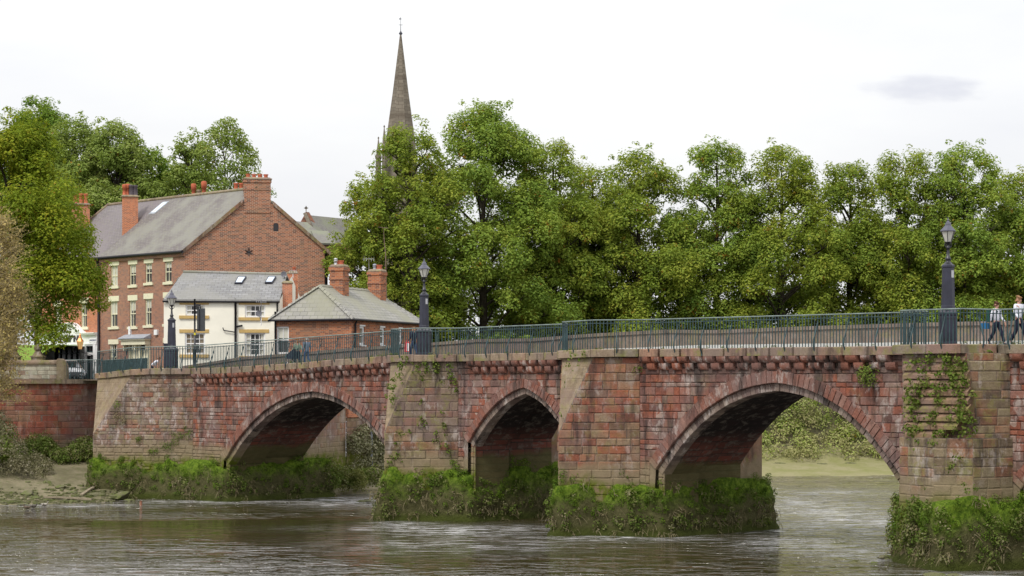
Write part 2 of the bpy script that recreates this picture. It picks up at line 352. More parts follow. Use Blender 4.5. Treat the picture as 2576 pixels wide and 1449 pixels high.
M_mossleaf = leaf_mat('moss_tufts', [(0,(0.043,0.085,0.008)),(.5,(0.081,0.145,0.012)),(1,(0.142,0.204,0.020))], .0, .15, 1.2)
M_bank = leaf_mat('bank_bramble', [(0,(0.212,0.197,0.088)),(.4,(0.367,0.345,0.155)),(.75,(0.308,0.394,0.088)),(1,(0.522,0.491,0.287))], .0, .2, .5)
M_bark = plain('bark', (.06,.05,.038), .95, .3, .1, 4)
M_skin = plain('skin', (.48,.27,.20), .6, .03)
def text_mat(): return plain('sign_black', (.03,.028,.04), .5, .05)
M_sign = text_mat()
def water_mat():
    m = NT('river_water'); p = m.pos()
    big = m.noise(.045, m.map(p, (1,1.6,1), (3,2,0)), 4, .6)
    sep = m.n('SeparateXYZ'); m.set(sep.inputs[0], p); y = sep.outputs[1]; x = sep.outputs[0]
    # smoother water in the lee of the piers, choppier in the open reach
    qd = m.math('ADD', m.math('MULTIPLY', x, NX), m.math('MULTIPLY', m.math('SUBTRACT', y, 86.27), NY)); qn_ = m.math('ADD', qd, m.math('MULTIPLY', big, 14.0)); chop = m.step(qn_, -5.0, -15.0, .03, .8); rap = m.math('MULTIPLY', m.step(x, -5, 3), m.step(big, .38, .54, .10, .55)); chop = m.math('MAXIMUM', chop, rap)
    arch = m.math('MULTIPLY', m.step(x, 8.5, 12.5), m.step(y, 78, 84)); far = m.math('MULTIPLY', m.step(y, 92, 100), .8); chop = m.math('MAXIMUM', chop, m.math('MAXIMUM', m.math('MULTIPLY', arch, 1.5), far)); calm = m.step(m.noise(.12, m.map(p, (.5,1.6,1)), 3), .40, .5, .35, 1.0); chop = m.math('MULTIPLY', chop, calm)
    w1 = m.noise(1.0, m.map(p, (.85,1.25,1)), 3, .5, .8)
    w2 = m.noise(1.0, m.map(p, (1.3,3.4,1)), 2, .5, .5)
    w3 = m.noise(1.0, m.map(p, (.16,.34,1)), 2, .5)
    pk = m.math('POWER', m.step(w1, .36, .74, 0, 1, False), 1.6)
    h = m.math('ADD', m.math('MULTIPLY', pk, .95), m.math('ADD', m.math('MULTIPLY', w2, .035), m.math('MULTIPLY', w3, .6)))
    h = m.math('MULTIPLY', h, chop)
    nb = m.bump(h, 1.0, .62)
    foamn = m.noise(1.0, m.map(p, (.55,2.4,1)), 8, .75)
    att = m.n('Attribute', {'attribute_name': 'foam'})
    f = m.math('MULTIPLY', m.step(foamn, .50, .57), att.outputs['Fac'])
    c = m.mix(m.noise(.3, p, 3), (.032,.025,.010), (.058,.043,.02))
    c = m.mix(m.math('MULTIPLY', att.outputs['Fac'], m.step(w1, .35, .65, .1, .6)), c, (.36,.35,.355))  # bright sky reflection painted in as paler water colour, broken up by the ripples
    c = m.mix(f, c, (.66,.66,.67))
    return m.bsdf(c, m.mix(f, (.04,)*3, (.7,)*3), nb, .5, IOR=1.7)
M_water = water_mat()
# ------------------------------------------------------------------ masonry of single blocks
def masonry(mb, fn, a0, a1, z0, z1, lo=None, hi=None, left=None, right=None, hc=(.24,.38), wc=(.38,.85), proud=.035, mi=0, ns=5, rr=None):
    rr = rr or random; z = z0
    while z < z1-.04:
        h = rr.uniform(*hc)
        if z1-(z+h) < hc[0]*.6: h = z1-z
        za, zb = z, z+h; zm = (za+zb)/2
        L = max(a0, left(zm)) if left else a0; Rr = min(a1, right(zm)) if right else a1
        x = L; first = True
        while x < Rr-.02:
            w = rr.uniform(*wc)*(rr.uniform(.4, 1) if first else 1); first = False
            if Rr-(x+w) < wc[0]*.5: w = Rr-x
            xa, xb = x+.008, x+w-.008
            # slanting joints follow the edge of the face
            n = ns if (lo or hi) else 1
            xs = [xa+(xb-xa)*k/n for k in range(n+1)]
            bot = [max(za+.008, lo(v)) if lo else za+.008 for v in xs]
            top = [min(zb-.008, hi(v)) if hi else zb-.008 for v in xs]
            runs = []; cur = []
            for v, b_, t_ in zip(xs, bot, top):
                if t_-b_ > .015: cur.append((v, b_, t_))
                else:
                    if len(cur) > 1: runs.append(cur)
                    cur = []
            if len(cur) > 1: runs.append(cur)
            for c in runs:
                ring = [(v, b_) for v, b_, t_ in c]+[(v, t_) for v, b_, t_ in reversed(c)]
                if left or right:
                    ring = [(min(max(v, left(zz) if left else -1e9), right(zz) if right else 1e9), zz) for v, zz in ring]
                cx = sum(r[0] for r in ring)/len(ring); cz = sum(r[1] for r in ring)/len(ring)
                W = max(.05, max(r[0] for r in ring)-min(r[0] for r in ring)); H = max(.05, max(r[1] for r in ring)-min(r[1] for r in ring))
                d = rr.uniform(.25, 1)*proud; m = .022+rr.random()*.024
                tw = rr.uniform(-.02, .02); jt = [(rr.uniform(-.01,.01), rr.uniform(-.01,.01)) for _ in ring]
                i = len(mb.v); k = len(ring)
                for dd, sh in ((-.05, 0), (.0, 0), (d, 1)):
                    for (v, zz), (ja, jb) in zip(ring, jt):
                        fx = 1-2*m*sh/W if W > .1 else .8; fz = 1-2*m*sh/H if H > .1 else .8
                        mb.v.append(tuple(fn(cx+(v-cx)*fx+ja*(W > .2)*sh, cz+(zz-cz)*fz+jb*sh, dd+(tw*(v-cx)/W if sh else 0))))
                for lv in (0, 1):
                    for j in range(k): mb.f.append((i+lv*k+j, i+lv*k+(j+1) % k, i+(lv+1)*k+(j+1) % k, i+(lv+1)*k+j)); mb.m.append(mi); mb.sm.append(False)
                mb.f.append(tuple(i+2*k+j for j in range(k))); mb.m.append(mi); mb.sm.append(False)
            x += w
        z += h
# ------------------------------------------------------------------ arches: black line between the two rings, (t, z)
QF, QB = 2.6, 7.9
def half(pts):  # left half curve from spring to apex in (t, z)
    return [TZ(px, py) for px, py in pts]
A1L = half([(564,1160),(598,1105),(639,1056),(675,1025),(717,1001),(750,989),(787,985)])
A2L = half([(1179,1114),(1198,1078),(1231,1033),(1263,1002),(1295,982),(1317,975)])
A3L = half([(1651,1182),(1674,1142),(1710,1094),(1749,1051),(1789,1018),(1848,985),(1907,967),(1950,963)])
def mirror(Lh, tr, zr=None):
    t0, ta = Lh[0][0], Lh[-1][0]; k = (tr-ta)/(ta-t0)
    return Lh+[(ta+(ta-t)*k, z) for t, z in reversed(Lh[:-1])]
def resample(c, n):
    d = [0]
    for a, b in zip(c, c[1:]): d.append(d[-1]+math.hypot(b[0]-a[0], b[1]-a[1]))
    out = []
    for i in range(n+1):
        s = d[-1]*i/n; j = max(k for k in range(len(d)) if d[k] <= s+1e-9); j = min(j, len(c)-2)
        u = (s-d[j])/(d[j+1]-d[j]); out.append((c[j][0]+(c[j+1][0]-c[j][0])*u, c[j][1]+(c[j+1][1]-c[j][1])*u))
    return out
def smooth(c, it=2):
    for _ in range(it):
        c = [c[0]]+[((a[0]+2*b[0]+d[0])/4, (a[1]+2*b[1]+d[1])/4) for a, b, d in zip(c, c[1:], c[2:])]+[c[-1]]
    return c
ARCH = []
for Lh, tr, apex in ((A1L, -10.95, 0), (A2L, 1.25, 1), (A3L, 19.15, 1)):
    h = smooth(resample(Lh, 14), 2); ARCH.append(mirror(h, tr))
a3 = ARCH[2]; ARCH.append([(t+18.0, z-.1) for t, z in a3])
def offset(c, d):
    out = []
    for i in range(len(c)):
        a, b = c[max(i-1, 0)], c[min(i+1, len(c)-1)]; tx, tz = b[0]-a[0], b[1]-a[1]; L = math.hypot(tx, tz)
        nx, nz = -tz/L, tx/L
        out.append((c[i][0]+nx*d, c[i][1]+nz*d))
    return out
def curve_z(c):
    def f(t):
        if t <= c[0][0] or t >= c[-1][0]: return -5
        for a, b in zip(c, c[1:]):
            if a[0] <= t <= b[0]: return a[1]+(b[1]-a[1])*(t-a[0])/max(1e-6, b[0]-a[0])
        return -5
    return f
RING_T, RIN_T = [.50, .42, .50, .50], [.30, .28, .32, .32]
PIERS = [  # nose t, nose q, half width, half width of flat top, apex z of the chamfer, ledge z
    dict(t=-35.0, q=-.9, a=4.9, w=1.95, za=3.6, zl=2.0, foot=.2, al=4.0),
    dict(t=-9.09, q=0.0, a=2.26, w=.95, za=4.2, zl=2.35, foot=.2, al=2.26),
    dict(t=3.0, q=0.0, a=2.26, w=.95, za=4.35, zl=2.1, foot=.2, al=2.26),
    dict(t=21.6, q=.25, a=2.35, w=1.25, za=4.3, zl=2.25, foot=.25, al=2.35, stepped=True, qb=.95),
    dict(t=39.6, q=.25, a=2.35, w=1.25, za=4.3, zl=2.25, foot=.25, al=2.35),
]
bridge = empty('stone_bridge', B(0, 5, 0), 'old red sandstone bridge of pointed arches and triangular cutwaters crossing the river', 'bridge')
def face_fn(q):
    def f(t, z, d): return B(t, q-d, z)
    return f
# bays between the cutwaters
BAYS = [(PIERS[0]['t']+PIERS[0]['a'], PIERS[1]['t']-2.26), (PIERS[1]['t']+2.26, PIERS[2]['t']-2.26), (PIERS[2]['t']+2.26, PIERS[3]['t']-2.35), (PIERS[3]['t']+2.15, PIERS[4]['t']-2.35)]
STONE = [M_red, M_red, M_red, M_red]
for i, (t0, t1) in enumerate(BAYS):
    c = ARCH[i]; outer = offset(c, RING_T[i]); oz = curve_z(outer)
    sp = empty('spandrel_wall', B((t0+t1)/2, QF, 5)); parent_to(sp, bridge)
    mb = MB(); N = 90
    zb0 = 1.5
    lo = lambda t, oz=oz, c=c: max(zb0, oz(t)-.06)
    # mortar bed behind the blocks, cut round the arch
    il = curve_z(offset(c, .1))
    for k in range(N):
        ta = t0+(t1-t0)*k/N; tb = t0+(t1-t0)*(k+1)/N
        za = max(1.0, il(ta)); zb = max(1.0, il(tb))
        if za < 1.1 and c[0][0]-.1 < ta < c[-1][0]+.1: za = zb
        mb.quad(B(ta, QF+.02, za), B(tb, QF+.02, zb), B(tb, QF+.02, zc(tb)-.3), B(ta, QF+.02, zc(ta)-.3), 1)
    zlow, zt = 1.5, 7.6
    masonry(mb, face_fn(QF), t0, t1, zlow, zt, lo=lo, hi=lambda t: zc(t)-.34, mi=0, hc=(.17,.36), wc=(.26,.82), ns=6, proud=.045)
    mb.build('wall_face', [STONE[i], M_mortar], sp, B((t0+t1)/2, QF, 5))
    # rings of voussoirs
    for name, d0, d1, q, th, mat in (('outer_arch_ring', .0, RING_T[i], QF, .045, M_ring), ('inner_arch_ring', -RIN_T[i], -.0, QF+.16, .05, M_ring_in)):
        mb = MB(); cc = resample(c, int(len(c)*2.0) if i != 1 else 40); A = offset(cc, d0); Z = offset(cc, d1)
        for k in range(len(cc)-1):
            if name == 'outer_arch_ring' and False: pass
            e = .02; jit = random.uniform(-.05, .06) if d0 == 0 else random.uniform(-.02, .02)
            def lerp(a, b, u): return (a[0]+(b[0]-a[0])*u, a[1]+(b[1]-a[1])*u)
            p0, p1 = lerp(A[k], A[k+1], e), lerp(A[k], A[k+1], 1-e); p3, p2 = lerp(Z[k], Z[k+1], e), lerp(Z[k], Z[k+1], 1-e)
            if d0 == 0: p3 = lerp(p0, p3, 1+jit); p2 = lerp(p1, p2, 1+jit)
            pr = th+random.uniform(-.015, .03); cx = sum(p[0] for p in (p0,p1,p2,p3))/4; cz_ = sum(p[1] for p in (p0,p1,p2,p3))/4
            qs = [(p0,p1,p2,p3)]; ins = [lerp(p, (cx, cz_), .09) for p in (p0,p1,p2,p3)]
            back = [B(p[0], q+.5, p[1]) for p in (p0,p1,p2,p3)]; mid = [B(p[0], q-.01, p[1]) for p in (p0,p1,p2,p3)]; fr = [B(p[0], q-pr, p[1]) for p in ins]
            mb.raw(back+mid+fr, [(0,1,5,4),(1,2,6,5),(2,3,7,6),(3,0,4,7),(4,5,9,8),(5,6,10,9),(6,7,11,10),(7,4,8,11),(8,9,10,11)], 0)
        mb.build(name, mat, sp, B((t0+t1)/2, QF, 5))
    for (x0, x1, zt_) in ((c[0][0]-.02, c[0][0]+RIN_T[i], c[0][1]), (c[-1][0]-RIN_T[i], c[-1][0]+.02, c[-1][1])):
        mb = MB(); masonry(mb, face_fn(QF+.16), x0, x1, 1.3, zt_+.02, hc=(.22,.34), wc=(.4,.5), proud=.04)
        mb.quad(B(x0,QF+.17,0), B(x1,QF+.17,0), B(x1,QF+.17,zt_+.05), B(x0,QF+.17,zt_+.05), 1)
        mb.build('jamb', [M_mixed, M_mortar], sp, B(x0, QF, 2))
    # vault: front half, then the older, slightly wider rear half
    mb = MB(); inn = offset(c, -RIN_T[i]+.02); inn2 = offset(c, .14)
    fix = lambda cv: [(cv[0][0], -1.2)]+cv+[(cv[-1][0], -1.2)]
    fa, fb = fix(inn), fix(inn2)
    for cv, qa, qb in ((fa, QF+.12, QF+2.3), (fb, QF+2.3, QB)):
        for k in range(len(cv)-1):
            a, b_ = cv[k], cv[k+1]; nn = 4
            for j in range(nn):
                q0 = qa+(qb-qa)*j/nn; q1 = qa+(qb-qa)*(j+1)/nn
                mb.quad(B(a[0], q0, a[1]), B(a[0], q1, a[1]), B(b_[0], q1, b_[1]), B(b_[0], q0, b_[1]))
    for k in range(len(fa)-1):
        mb.quad(B(fa[k][0], QF+2.3, fa[k][1]), B(fa[k+1][0], QF+2.3, fa[k+1][1]), B(fb[k+1][0], QF+2.3, fb[k+1][1]), B(fb[k][0], QF+2.3, fb[k][1]))
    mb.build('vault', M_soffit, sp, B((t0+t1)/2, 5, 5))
    # rear face (upstream side)
    mb = MB(); iz = curve_z(inn2)
    T0, T1 = t0-4.7 if i == 0 else t0, t1+4.6
    M2 = 160
    for k in range(M2):
        ta = T0+(T1-T0)*k/M2; tb = T0+(T1-T0)*(k+1)/M2; za, zb = iz(ta), iz(tb)
        if za < -1 and zb > -1 or zb < -1 and za > -1: continue
        za = max(za, -1); zb = max(zb, -1)
        mb.quad(B(tb, QB, zb), B(ta, QB, za), B(ta, QB, zc(ta)+.3), B(tb, QB, zc(tb)+.3))
    mb.build('rear_wall', M_parapet, sp, B((t0+t1)/2, QB, 5))
    # rear buttress of each river pier
# corbel tables: two rows of rounded brackets under the coping
ncor = 0
def corbel_mesh(w, hgt, dep):
    me = MB(); prof = [(0,0),(dep*.25,-hgt*.0),(dep*.25,-hgt*.02)]
    pr = [(.05, -hgt)]+[(.05+dep*math.sin(a)*.98, -hgt+ hgt*.75*(1-math.cos(a))) for a in (R(20), R(42), R(62), R(80))]+[(dep+.05, -hgt*.22), (dep+.05, 0)]
    return pr
def add_corbel(t, ztop, w, hgt, dep, par):
    mb = MB(); pr = [(q, z) for q, z in corbel_mesh(w, hgt, dep)]
    w2 = w/2; n = len(pr); L = []; Rr = []
    for q, z in pr:
        L.append(B(t-w2, QF-q, ztop+z)); Rr.append(B(t+w2, QF-q, ztop+z))
    bk = [B(t-w2, QF+.1, ztop-hgt), B(t-w2, QF+.1, ztop)]; bk2 = [B(t+w2, QF+.1, ztop-hgt), B(t+w2, QF+.1, ztop)]
    a = [bk[0]]+L+[bk[1]]; b_ = [bk2[0]]+Rr+[bk2[1]]; m = len(a)
    mb.raw(a+b_, [(k, k+1, m+k+1, m+k) for k in range(m-1)]+[tuple(reversed(range(m))), tuple(range(m, 2*m))], 0, False)
    mb.build('corbel', M_corbel, par, B(t, QF, ztop))
sps = [o for o in bridge.children if o.name.startswith('spandrel')]
for i, (t0, t1) in enumerate(BAYS):
    par = sps[i]; spn = (.60, .62, .74, .74)[i]
    ta, tb = t0+(.1 if i != 1 else .9), t1-.25
    if i == 3: tb = t0+3.2
    if i == 0: ta = t0+.2
    n = int((tb-ta)/spn)
    for k in range(n):
        t = ta+spn*(k+.5)+random.uniform(-.03, .03); w = spn*random.uniform(.62, .78)
        zt = zc(t)-.33
        add_corbel(t, zt, w, .28, .26, par); add_corbel(t+spn*.42, zt-.27, w*.92, .29, .13+random.uniform(-.02,.03), par)
# ------------------------------------------------------------------ cutwaters
for i, p in enumerate(PIERS):
    tn, qn, a, w, za = p['t'], p['q'], p['a'], p['w'], p['za']
    pier = empty('pier', B(tn, 3, 0)); parent_to(pier, bridge)
    if p.get('stepped'): pier['label'] = 'cutwater with a stepped, ivy-grown front'
    zt = zc(tn)-.32 if i else 6.985; zlo = 1.4
    al = p['al']
    N0 = (tn, qn); D0 = (tn+a, QF); A0 = (tn-al, QF)
    def plan_at(tq): return B(tq[0], tq[1])
    qb = p.get('qb', qn+(QF-qn)*w/a)
    mb = MB()
    stepped = p.get('stepped')
    if stepped:
        up_pl = [(19.75, 2.6), (20.35, .97), (23.15, .97), (23.8, 2.6)]
        lw_pl = [(19.45, 2.6), (20.5, .60), (22.35, .12), (23.55, .75), (23.9, 2.6)]
        for pl_, z0_, z1_ in ((up_pl, 4.3, zt), (lw_pl, zlo, 4.5)):
            for (ta, qa), (tb2, qb2) in zip(pl_, pl_[1:]):
                S = B(ta, qa); Ev = B(tb2, qb2); dv = Ev-S; L = dv.length; dv.normalize(); nrm = Vector((dv.y, -dv.x, 0))
                def fn(x, z, d, S=S, dv=dv, nrm=nrm): q = S+dv*x+nrm*d; return Vector((q.x, q.y, z))
                masonry(mb, fn, 0, L, z0_, z1_, hc=(.28,.40), wc=(.5,.95), mi=0, proud=.03)
                zb_ = z0_-(2 if z0_ < 2 else 0); mb.poly([fn(0, zb_, 0), fn(L, zb_, 0), fn(L, z1_, 0), fn(0, z1_, 0)], 1)
            mb.prism([B(t_, q_+.05) for t_, q_ in pl_], z0_-.1, z1_+.01, 1)
    for side, E in (() if stepped else ((1, D0), (-1, A0))):
        S = B(*N0); Ev = B(*E); dv = Ev-S; L = dv.length; dv.normalize(); nrm = Vector((dv.y, -dv.x, 0))*side
        if nrm.dot(Vector((NX, NY, 0))) > 0: nrm = -nrm
        # stretch for stepped piers: the corner of the flat front is pushed out of the wedge plane
        Lc = (B(tn+side*w, qb)-S).length if not stepped else 0
        def fn(x, z, d, S=S, dv=dv, nrm=nrm): q = S+dv*x+nrm*d; return Vector((q.x, q.y, z))
        lc = (lambda z, Lc=Lc: 0 if z < za else Lc*(z-za)/(zt-za))
        if not stepped:
            masonry(mb, fn, 0, L, zlo, zt, left=lc, hi=lambda x: zt, hc=(.30,.42) if i else (.16,.32), wc=(.5,1.0) if i else (.26,.68), mi=0, proud=.045)
            b0, b1 = fn(0, zlo-1.5, -.0), fn(L, zlo-1.5, -.0)
            t0_, t1_, m0 = fn(lc(zt), zt, 0), fn(L, zt, 0), fn(0, za, 0)
            mb.poly([b0, b1, t1_, t0_, m0], 1)
        else:
            S2 = B(tn+side*(w+.15), qb+.05); v2 = Ev-S2; L2 = v2.length; v2.normalize(); n2 = Vector((v2.y, -v2.x, 0))*side
            if n2.dot(Vector((UX*side, UY*side, 0))) < 0: n2 = -n2
            def fn2(x, z, d): q = S2+v2*x+n2*d; return Vector((q.x, q.y, z))
            masonry(mb, fn2, 0, L2, 3.9, zt, hc=(.3,.4), wc=(.5,.9), mi=0, proud=.025)
            mb.poly([fn2(0,3.9,0), fn2(L2,3.9,0), fn2(L2,zt,0), fn2(0,zt,0)], 1)
            masonry(mb, fn, 0, L, zlo, 4.15, hc=(.30,.42), wc=(.5,1.0), mi=0, proud=.03)
            mb.poly([fn(0,-.5,0), fn(L,-.5,0), fn(L,4.1,0), fn(0,4.1,0)], 1)
    mb.build('cutwater_wall', [M_abut if i == 0 else M_mixed if i == 1 else (M_buff if i == 2 else M_mixed), M_mortar], pier, B(tn, 1, 4))
    # chamfered top of the nose
    mb = MB()
    if not stepped:
        def fnc(x, z, d):
            u = max(0.0, (z-za)/(zt-za)); return B(tn+x, qn+(qb-qn)*u-d, z)
        masonry(mb, fnc, -w, w, za+.12, zt, left=lambda z: -w*max(0,(z-za)/(zt-za)), right=lambda z: w*max(0,(z-za)/(zt-za)), hc=(.38,.5), wc=(2.5,4), mi=0, proud=.012)
        mb.poly([fnc(0,za,-.0), fnc(w,zt,-.0), fnc(-w,zt,-.0)], 1)
        mb.build('chamfered_nose', [M_chamf, M_chamf], pier, B(tn, 1, 5))
    else:
        nst = 10; hs = (zt-4.5)/nst
        for k in range(nst):
            u = 1-k/(nst-1)*.95; z0 = 4.5+k*hs; q0 = .93-.50*u          # u = 1 at the lowest step
            x0 = 20.33+.5*u; x1 = 23.1+.35*min(1, u*1.6)-(.9*max(0, u-.82)/.18 if u > .82 else 0)
            nb = 4
            for j in range(nb):
                a0, a1 = x0+(x1-x0)*j/nb+.006, x0+(x1-x0)*(j+1)/nb-.006; dq = random.uniform(-.02,.02)
                mb.raw([B(a0, q0+dq, z0), B(a1, q0+dq, z0), B(a1-.1, 1.1, z0), B(a0, 1.15, z0), B(a0, q0+dq, z0+hs*.45), B(a1, q0+dq, z0+hs*.45), B(a1, q0+.2, z0+hs*1.0), B(a0, q0+.2, z0+hs*1.0), B(a1-.1, 1.15, z0+hs*.995), B(a0, 1.15, z0+hs*.995)],
                       [(0,1,5,4),(4,5,6,7),(1,2,8,6,5),(3,0,4,7,9),(7,6,8,9),(3,2,1,0)], 0)
        mb.build('stepped_nose', [M_step, M_mortar], pier, B(tn, 1, 5))
    # overgrown footing
    f = p['foot']
    jr = ARCH[i][0][0]+RIN_T[i]-.02 if i < 4 else tn+a   # right jamb (left spring of next arch)
    jl = ARCH[i-1][-1][0]-RIN_T[i-1]+.02 if i > 0 else tn-al-2
    jr = max(jr, tn+a*.55)
    plan = [(jl-f*.4, QB+1.8), (jl-f*.5, QF), (tn-al*.55, qn+(QF-qn)*.55-f), (tn-.25, qn-f*1.5), (tn+.25, qn-f*1.4), (tn+a*.55, qn+(QF-qn)*.55-f*.9), (max(tn+a+f*.3, jr+f*.3), QF-f*.4), (jr+f*.55, QF+.4), (jr+f*.45, QB+1.8)]
    if i == 3: plan[2:7] = [(20.1, .9), (23.1, -.85), (23.6, -.75), (24.5, .9), (24.75, QF-.2)]
    pl = []
    for k in range(len(plan)):
        a_, b_ = plan[k], plan[(k+1) % len(plan)]; L = math.hypot(b_[0]-a_[0], b_[1]-a_[1]); m = max(1, int(L/.22))
        for j in range(m): pl.append((a_[0]+(b_[0]-a_[0])*j/m, a_[1]+(b_[1]-a_[1])*j/m))
    mb = MB(); cen = (sum(x[0] for x in plan)/len(plan), sum(x[1] for x in plan)/len(plan)); n = len(pl)
    from mathutils import noise as MN
    lev = [-.6, -.1, .12, .35, .6, .9, 1.2, 1.5, 1.8, 2.05, 2.25]; rings = []
    for li, zz in enumerate(lev):
        u = max(0, zz)/2.25; rg = []
        for (t, q) in pl:
            d = math.hypot(t-cen[0], q-cen[1]); nn = MN.noise(Vector((t*.9, q*.9, zz*1.2+i*9)))*.24+MN.noise(Vector((t*3, q*3, zz*3)))*.10
            out = nn*(1 if zz > .2 else .4)+(.14 if zz < .3 else 0)-.22*u*u
            ztop = zz*(p['zl']/2.25)+ (MN.noise(Vector((t*.6, q*.6, 5+i)))*.62*u)+(MN.noise(Vector((t*2.2, q*2.2, 8+i)))*.28*u)
            rg.append(B(t+(t-cen[0])/d*out, q+(q-cen[1])/d*out, ztop))
        rings.append(rg)
    vs = [v for r_ in rings for v in r_]; fs = []
    for li in range(len(lev)-1):
        for k in range(n): fs.append((li*n+k, li*n+(k+1) % n, (li+1)*n+(k+1) % n, (li+1)*n+k))
    vs.append(B(cen[0], cen[1], p['zl']+.25)); fs += [((len(lev)-1)*n+k, (len(lev)-1)*n+(k+1) % n, len(vs)-1) for k in range(n)]
    mb.raw(vs, fs, 0, True); p['ring'] = rings; p['plan'] = pl; p['cen'] = cen
    mb.build('footing', M_foot, pier, B(tn, 3, 0))
    # body of the pier behind the cutwater, and rear buttress
    mb = MB()
    if i: mb.prism([B(jl+.1, QF+.4), B(jr-.55, QF+.4), B(jr-.55, QB-.1), B(jl+.1, QB-.1)], -1, 3.2); mb.prism([B(jl+.3, QB+.02), B(jr-.42, QB+.02), B(jr-.5, QB+1.5), B(jl+.3, QB+1.5)], -1, 4.6)
    else: mb.prism([B(tn-al, QF), B(jr-.6, QF+.3), B(jr-.6, QB-.1), B(tn-al, QB-.1)], -1, 6.9)
    mb.build('pier_body', M_mixed, pier, B(tn, 6, 2))
# ------------------------------------------------------------------ coping with refuges
def refuge(p):
    tn, qn, a, w = p['t'], p['q'], p['a'], p['w']
    qb = p.get('qb', qn+(QF-qn)*w/a)
    if p.get('stepped'): return [(tn-1.35, QF), (tn-w-.08, qb), (tn+w+.02, qb), (tn+1.6, QF)]
    return [(tn-p['al'] if tn > -20 else tn-w-1.4, QF), (tn-w, qb), (tn+w, qb), (tn+a, QF)]
for p in PIERS: p['ref'] = refuge(p)
r0 = PIERS[0]['ref']
path = r0[1:]+PIERS[1]['ref']+PIERS[2]['ref']+PIERS[3]['ref']+PIERS[4]['ref'][:3]
OUT = .22
def outw(path, k, d):
    """offset path point outward (toward smaller q) by d"""
    def nrm(a, b):
        tx, tq = b[0]-a[0], b[1]-a[1]; L = math.hypot(tx, tq); return (tq/L, -tx/L)
    ns = []
    if k > 0: ns.append(nrm(path[k-1], path[k]))
    if k < len(path)-1: ns.append(nrm(path[k], path[k+1]))
    nx = sum(n[0] for n in ns); ny = sum(n[1] for n in ns); L = math.hypot(nx, ny); nx /= L; ny /= L
    c = nx*ns[0][0]+ny*ns[0][1]
    return (path[k][0]+nx*d/max(c, .5), path[k][1]+ny*d/max(c, .5))
cop = empty('coping', B(0, QF, 7.7)); parent_to(cop, bridge)
mb = MB()
for k in range(len(path)-1):
    o0, o1 = outw(path, k, OUT), outw(path, k+1, OUT); i0, i1 = outw(path, k, -.35), outw(path, k+1, -.35)
    L = math.hypot(o1[0]-o0[0], o1[1]-o0[1]); m = max(1, round(L/random.uniform(1.0, 1.3)))
    for j in range(m):
        u0, u1 = j/m+.004, (j+1)/m-.004; dz = random.uniform(-.012, .012); dq = random.uniform(-.015, .02)
        def L2(a, b, u): return (a[0]+(b[0]-a[0])*u, a[1]+(b[1]-a[1])*u)
        a, b_, c, d = L2(o0, o1, u0), L2(o0, o1, u1), L2(i0, i1, u1), L2(i0, i1, u0)
        e = .03
        a2, b2 = (a[0], a[1]+dq), (b_[0], b_[1]+dq)
        mb.raw([B(*a2, zc(a[0])-.32), B(*b2, zc(b_[0])-.32), B(*c, zc(c[0])-.32), B(*d, zc(d[0])-.32),
                B(*a2, zc(a[0])-e+dz), B(*b2, zc(b_[0])-e+dz), B(*L2(b2, c, .06), zc(b_[0])+dz), B(*L2(a2, d, .06), zc(a[0])+dz), B(*c, zc(c[0])+dz), B(*d, zc(d[0])+dz)],
               [(0,1,5,4),(4,5,6,7),(7,6,8,9),(3,2,1,0),(1,2,8,6,5),(0,4,7,9,3),(2,3,9,8)], 0)
mb.build('coping_course', M_coping, cop, B(0, QF, 7.7))
# deck: footway, carriageway, pale kerb and far parapet
mb = MB(); ts = [-38+k*1.0 for k in range(80)]
for a, b_ in zip(ts, ts[1:]):
    mb.quad(B(a, QF+.3, zc(a)-.02), B(b_, QF+.3, zc(b_)-.02), B(b_, QB-.3, zc(b_)+.05), B(a, QB-.3, zc(a)+.05), 0)
for p in PIERS:
    r_ = p['ref']; mb.poly([B(*x, zc(x[0])-.03) for x in r_], 0)
o = mb.build('road_deck', M_road, bridge, B(0, 5, 7.7))
mb = MB()
for a, b_ in zip(ts, ts[1:]):
    if a < -1: continue
    mb.hexa([B(a, QB-1.6, zc(a)), B(b_, QB-1.6, zc(b_)), B(b_, QB-.35, zc(b_)), B(a, QB-.35, zc(a))],
            [B(a, QB-1.6, zc(a)+.22), B(b_, QB-1.6, zc(b_)+.22), B(b_, QB-.35, zc(b_)+.22), B(a, QB-.35, zc(a)+.22)])
mb.build('pale_kerb', M_pave, bridge, B(10, 7, 7.8))
# far parapet, top line read at its own distance
PT = [(460,921),(520,912),(611,898),(740,888),(867,877),(1000,868),(1086,862),(1201,853),(1342,851),(1440,843),(1497,839),(1590,834),(1679,829),(1750,830),(1811,830),(2000,822),(2214,815),(2355,811),(2481,808),(2700,805)]
pz = []
for px, py in PT:
    t = T(px, QB-.35); pz.append((t, PZ(py, B(t, QB-.35).y)))
mb = MB()
for (a, za), (b_, zb) in zip(pz, pz[1:]):
    m = max(1, int((b_-a)/1.1))
    for j in range(m):
        t0, t1 = a+(b_-a)*j/m+.006, a+(b_-a)*(j+1)/m-.006; z0, z1 = za+(zb-za)*j/m, za+(zb-za)*(j+1)/m
        for (q0, q1, d0, d1) in ((QB-.35, QB-.02, -9, -.16), (QB-.42, QB+.02, -.155, 0)):
            lo0 = zc(t0)-.1 if d0 < -5 else z0+d0; lo1 = zc(t1)-.1 if d0 < -5 else z1+d0
            mb.hexa([B(t0, q0, lo0), B(t1, q0, lo1), B(t1, q1, lo1), B(t0, q1, lo0)], [B(t0, q0, z0+d1), B(t1, q0, z1+d1), B(t1, q1, z1+d1), B(t0, q1, z0+d1)])
mb.build('far_parapet', M_parapet, bridge, B(0, QB, 8))
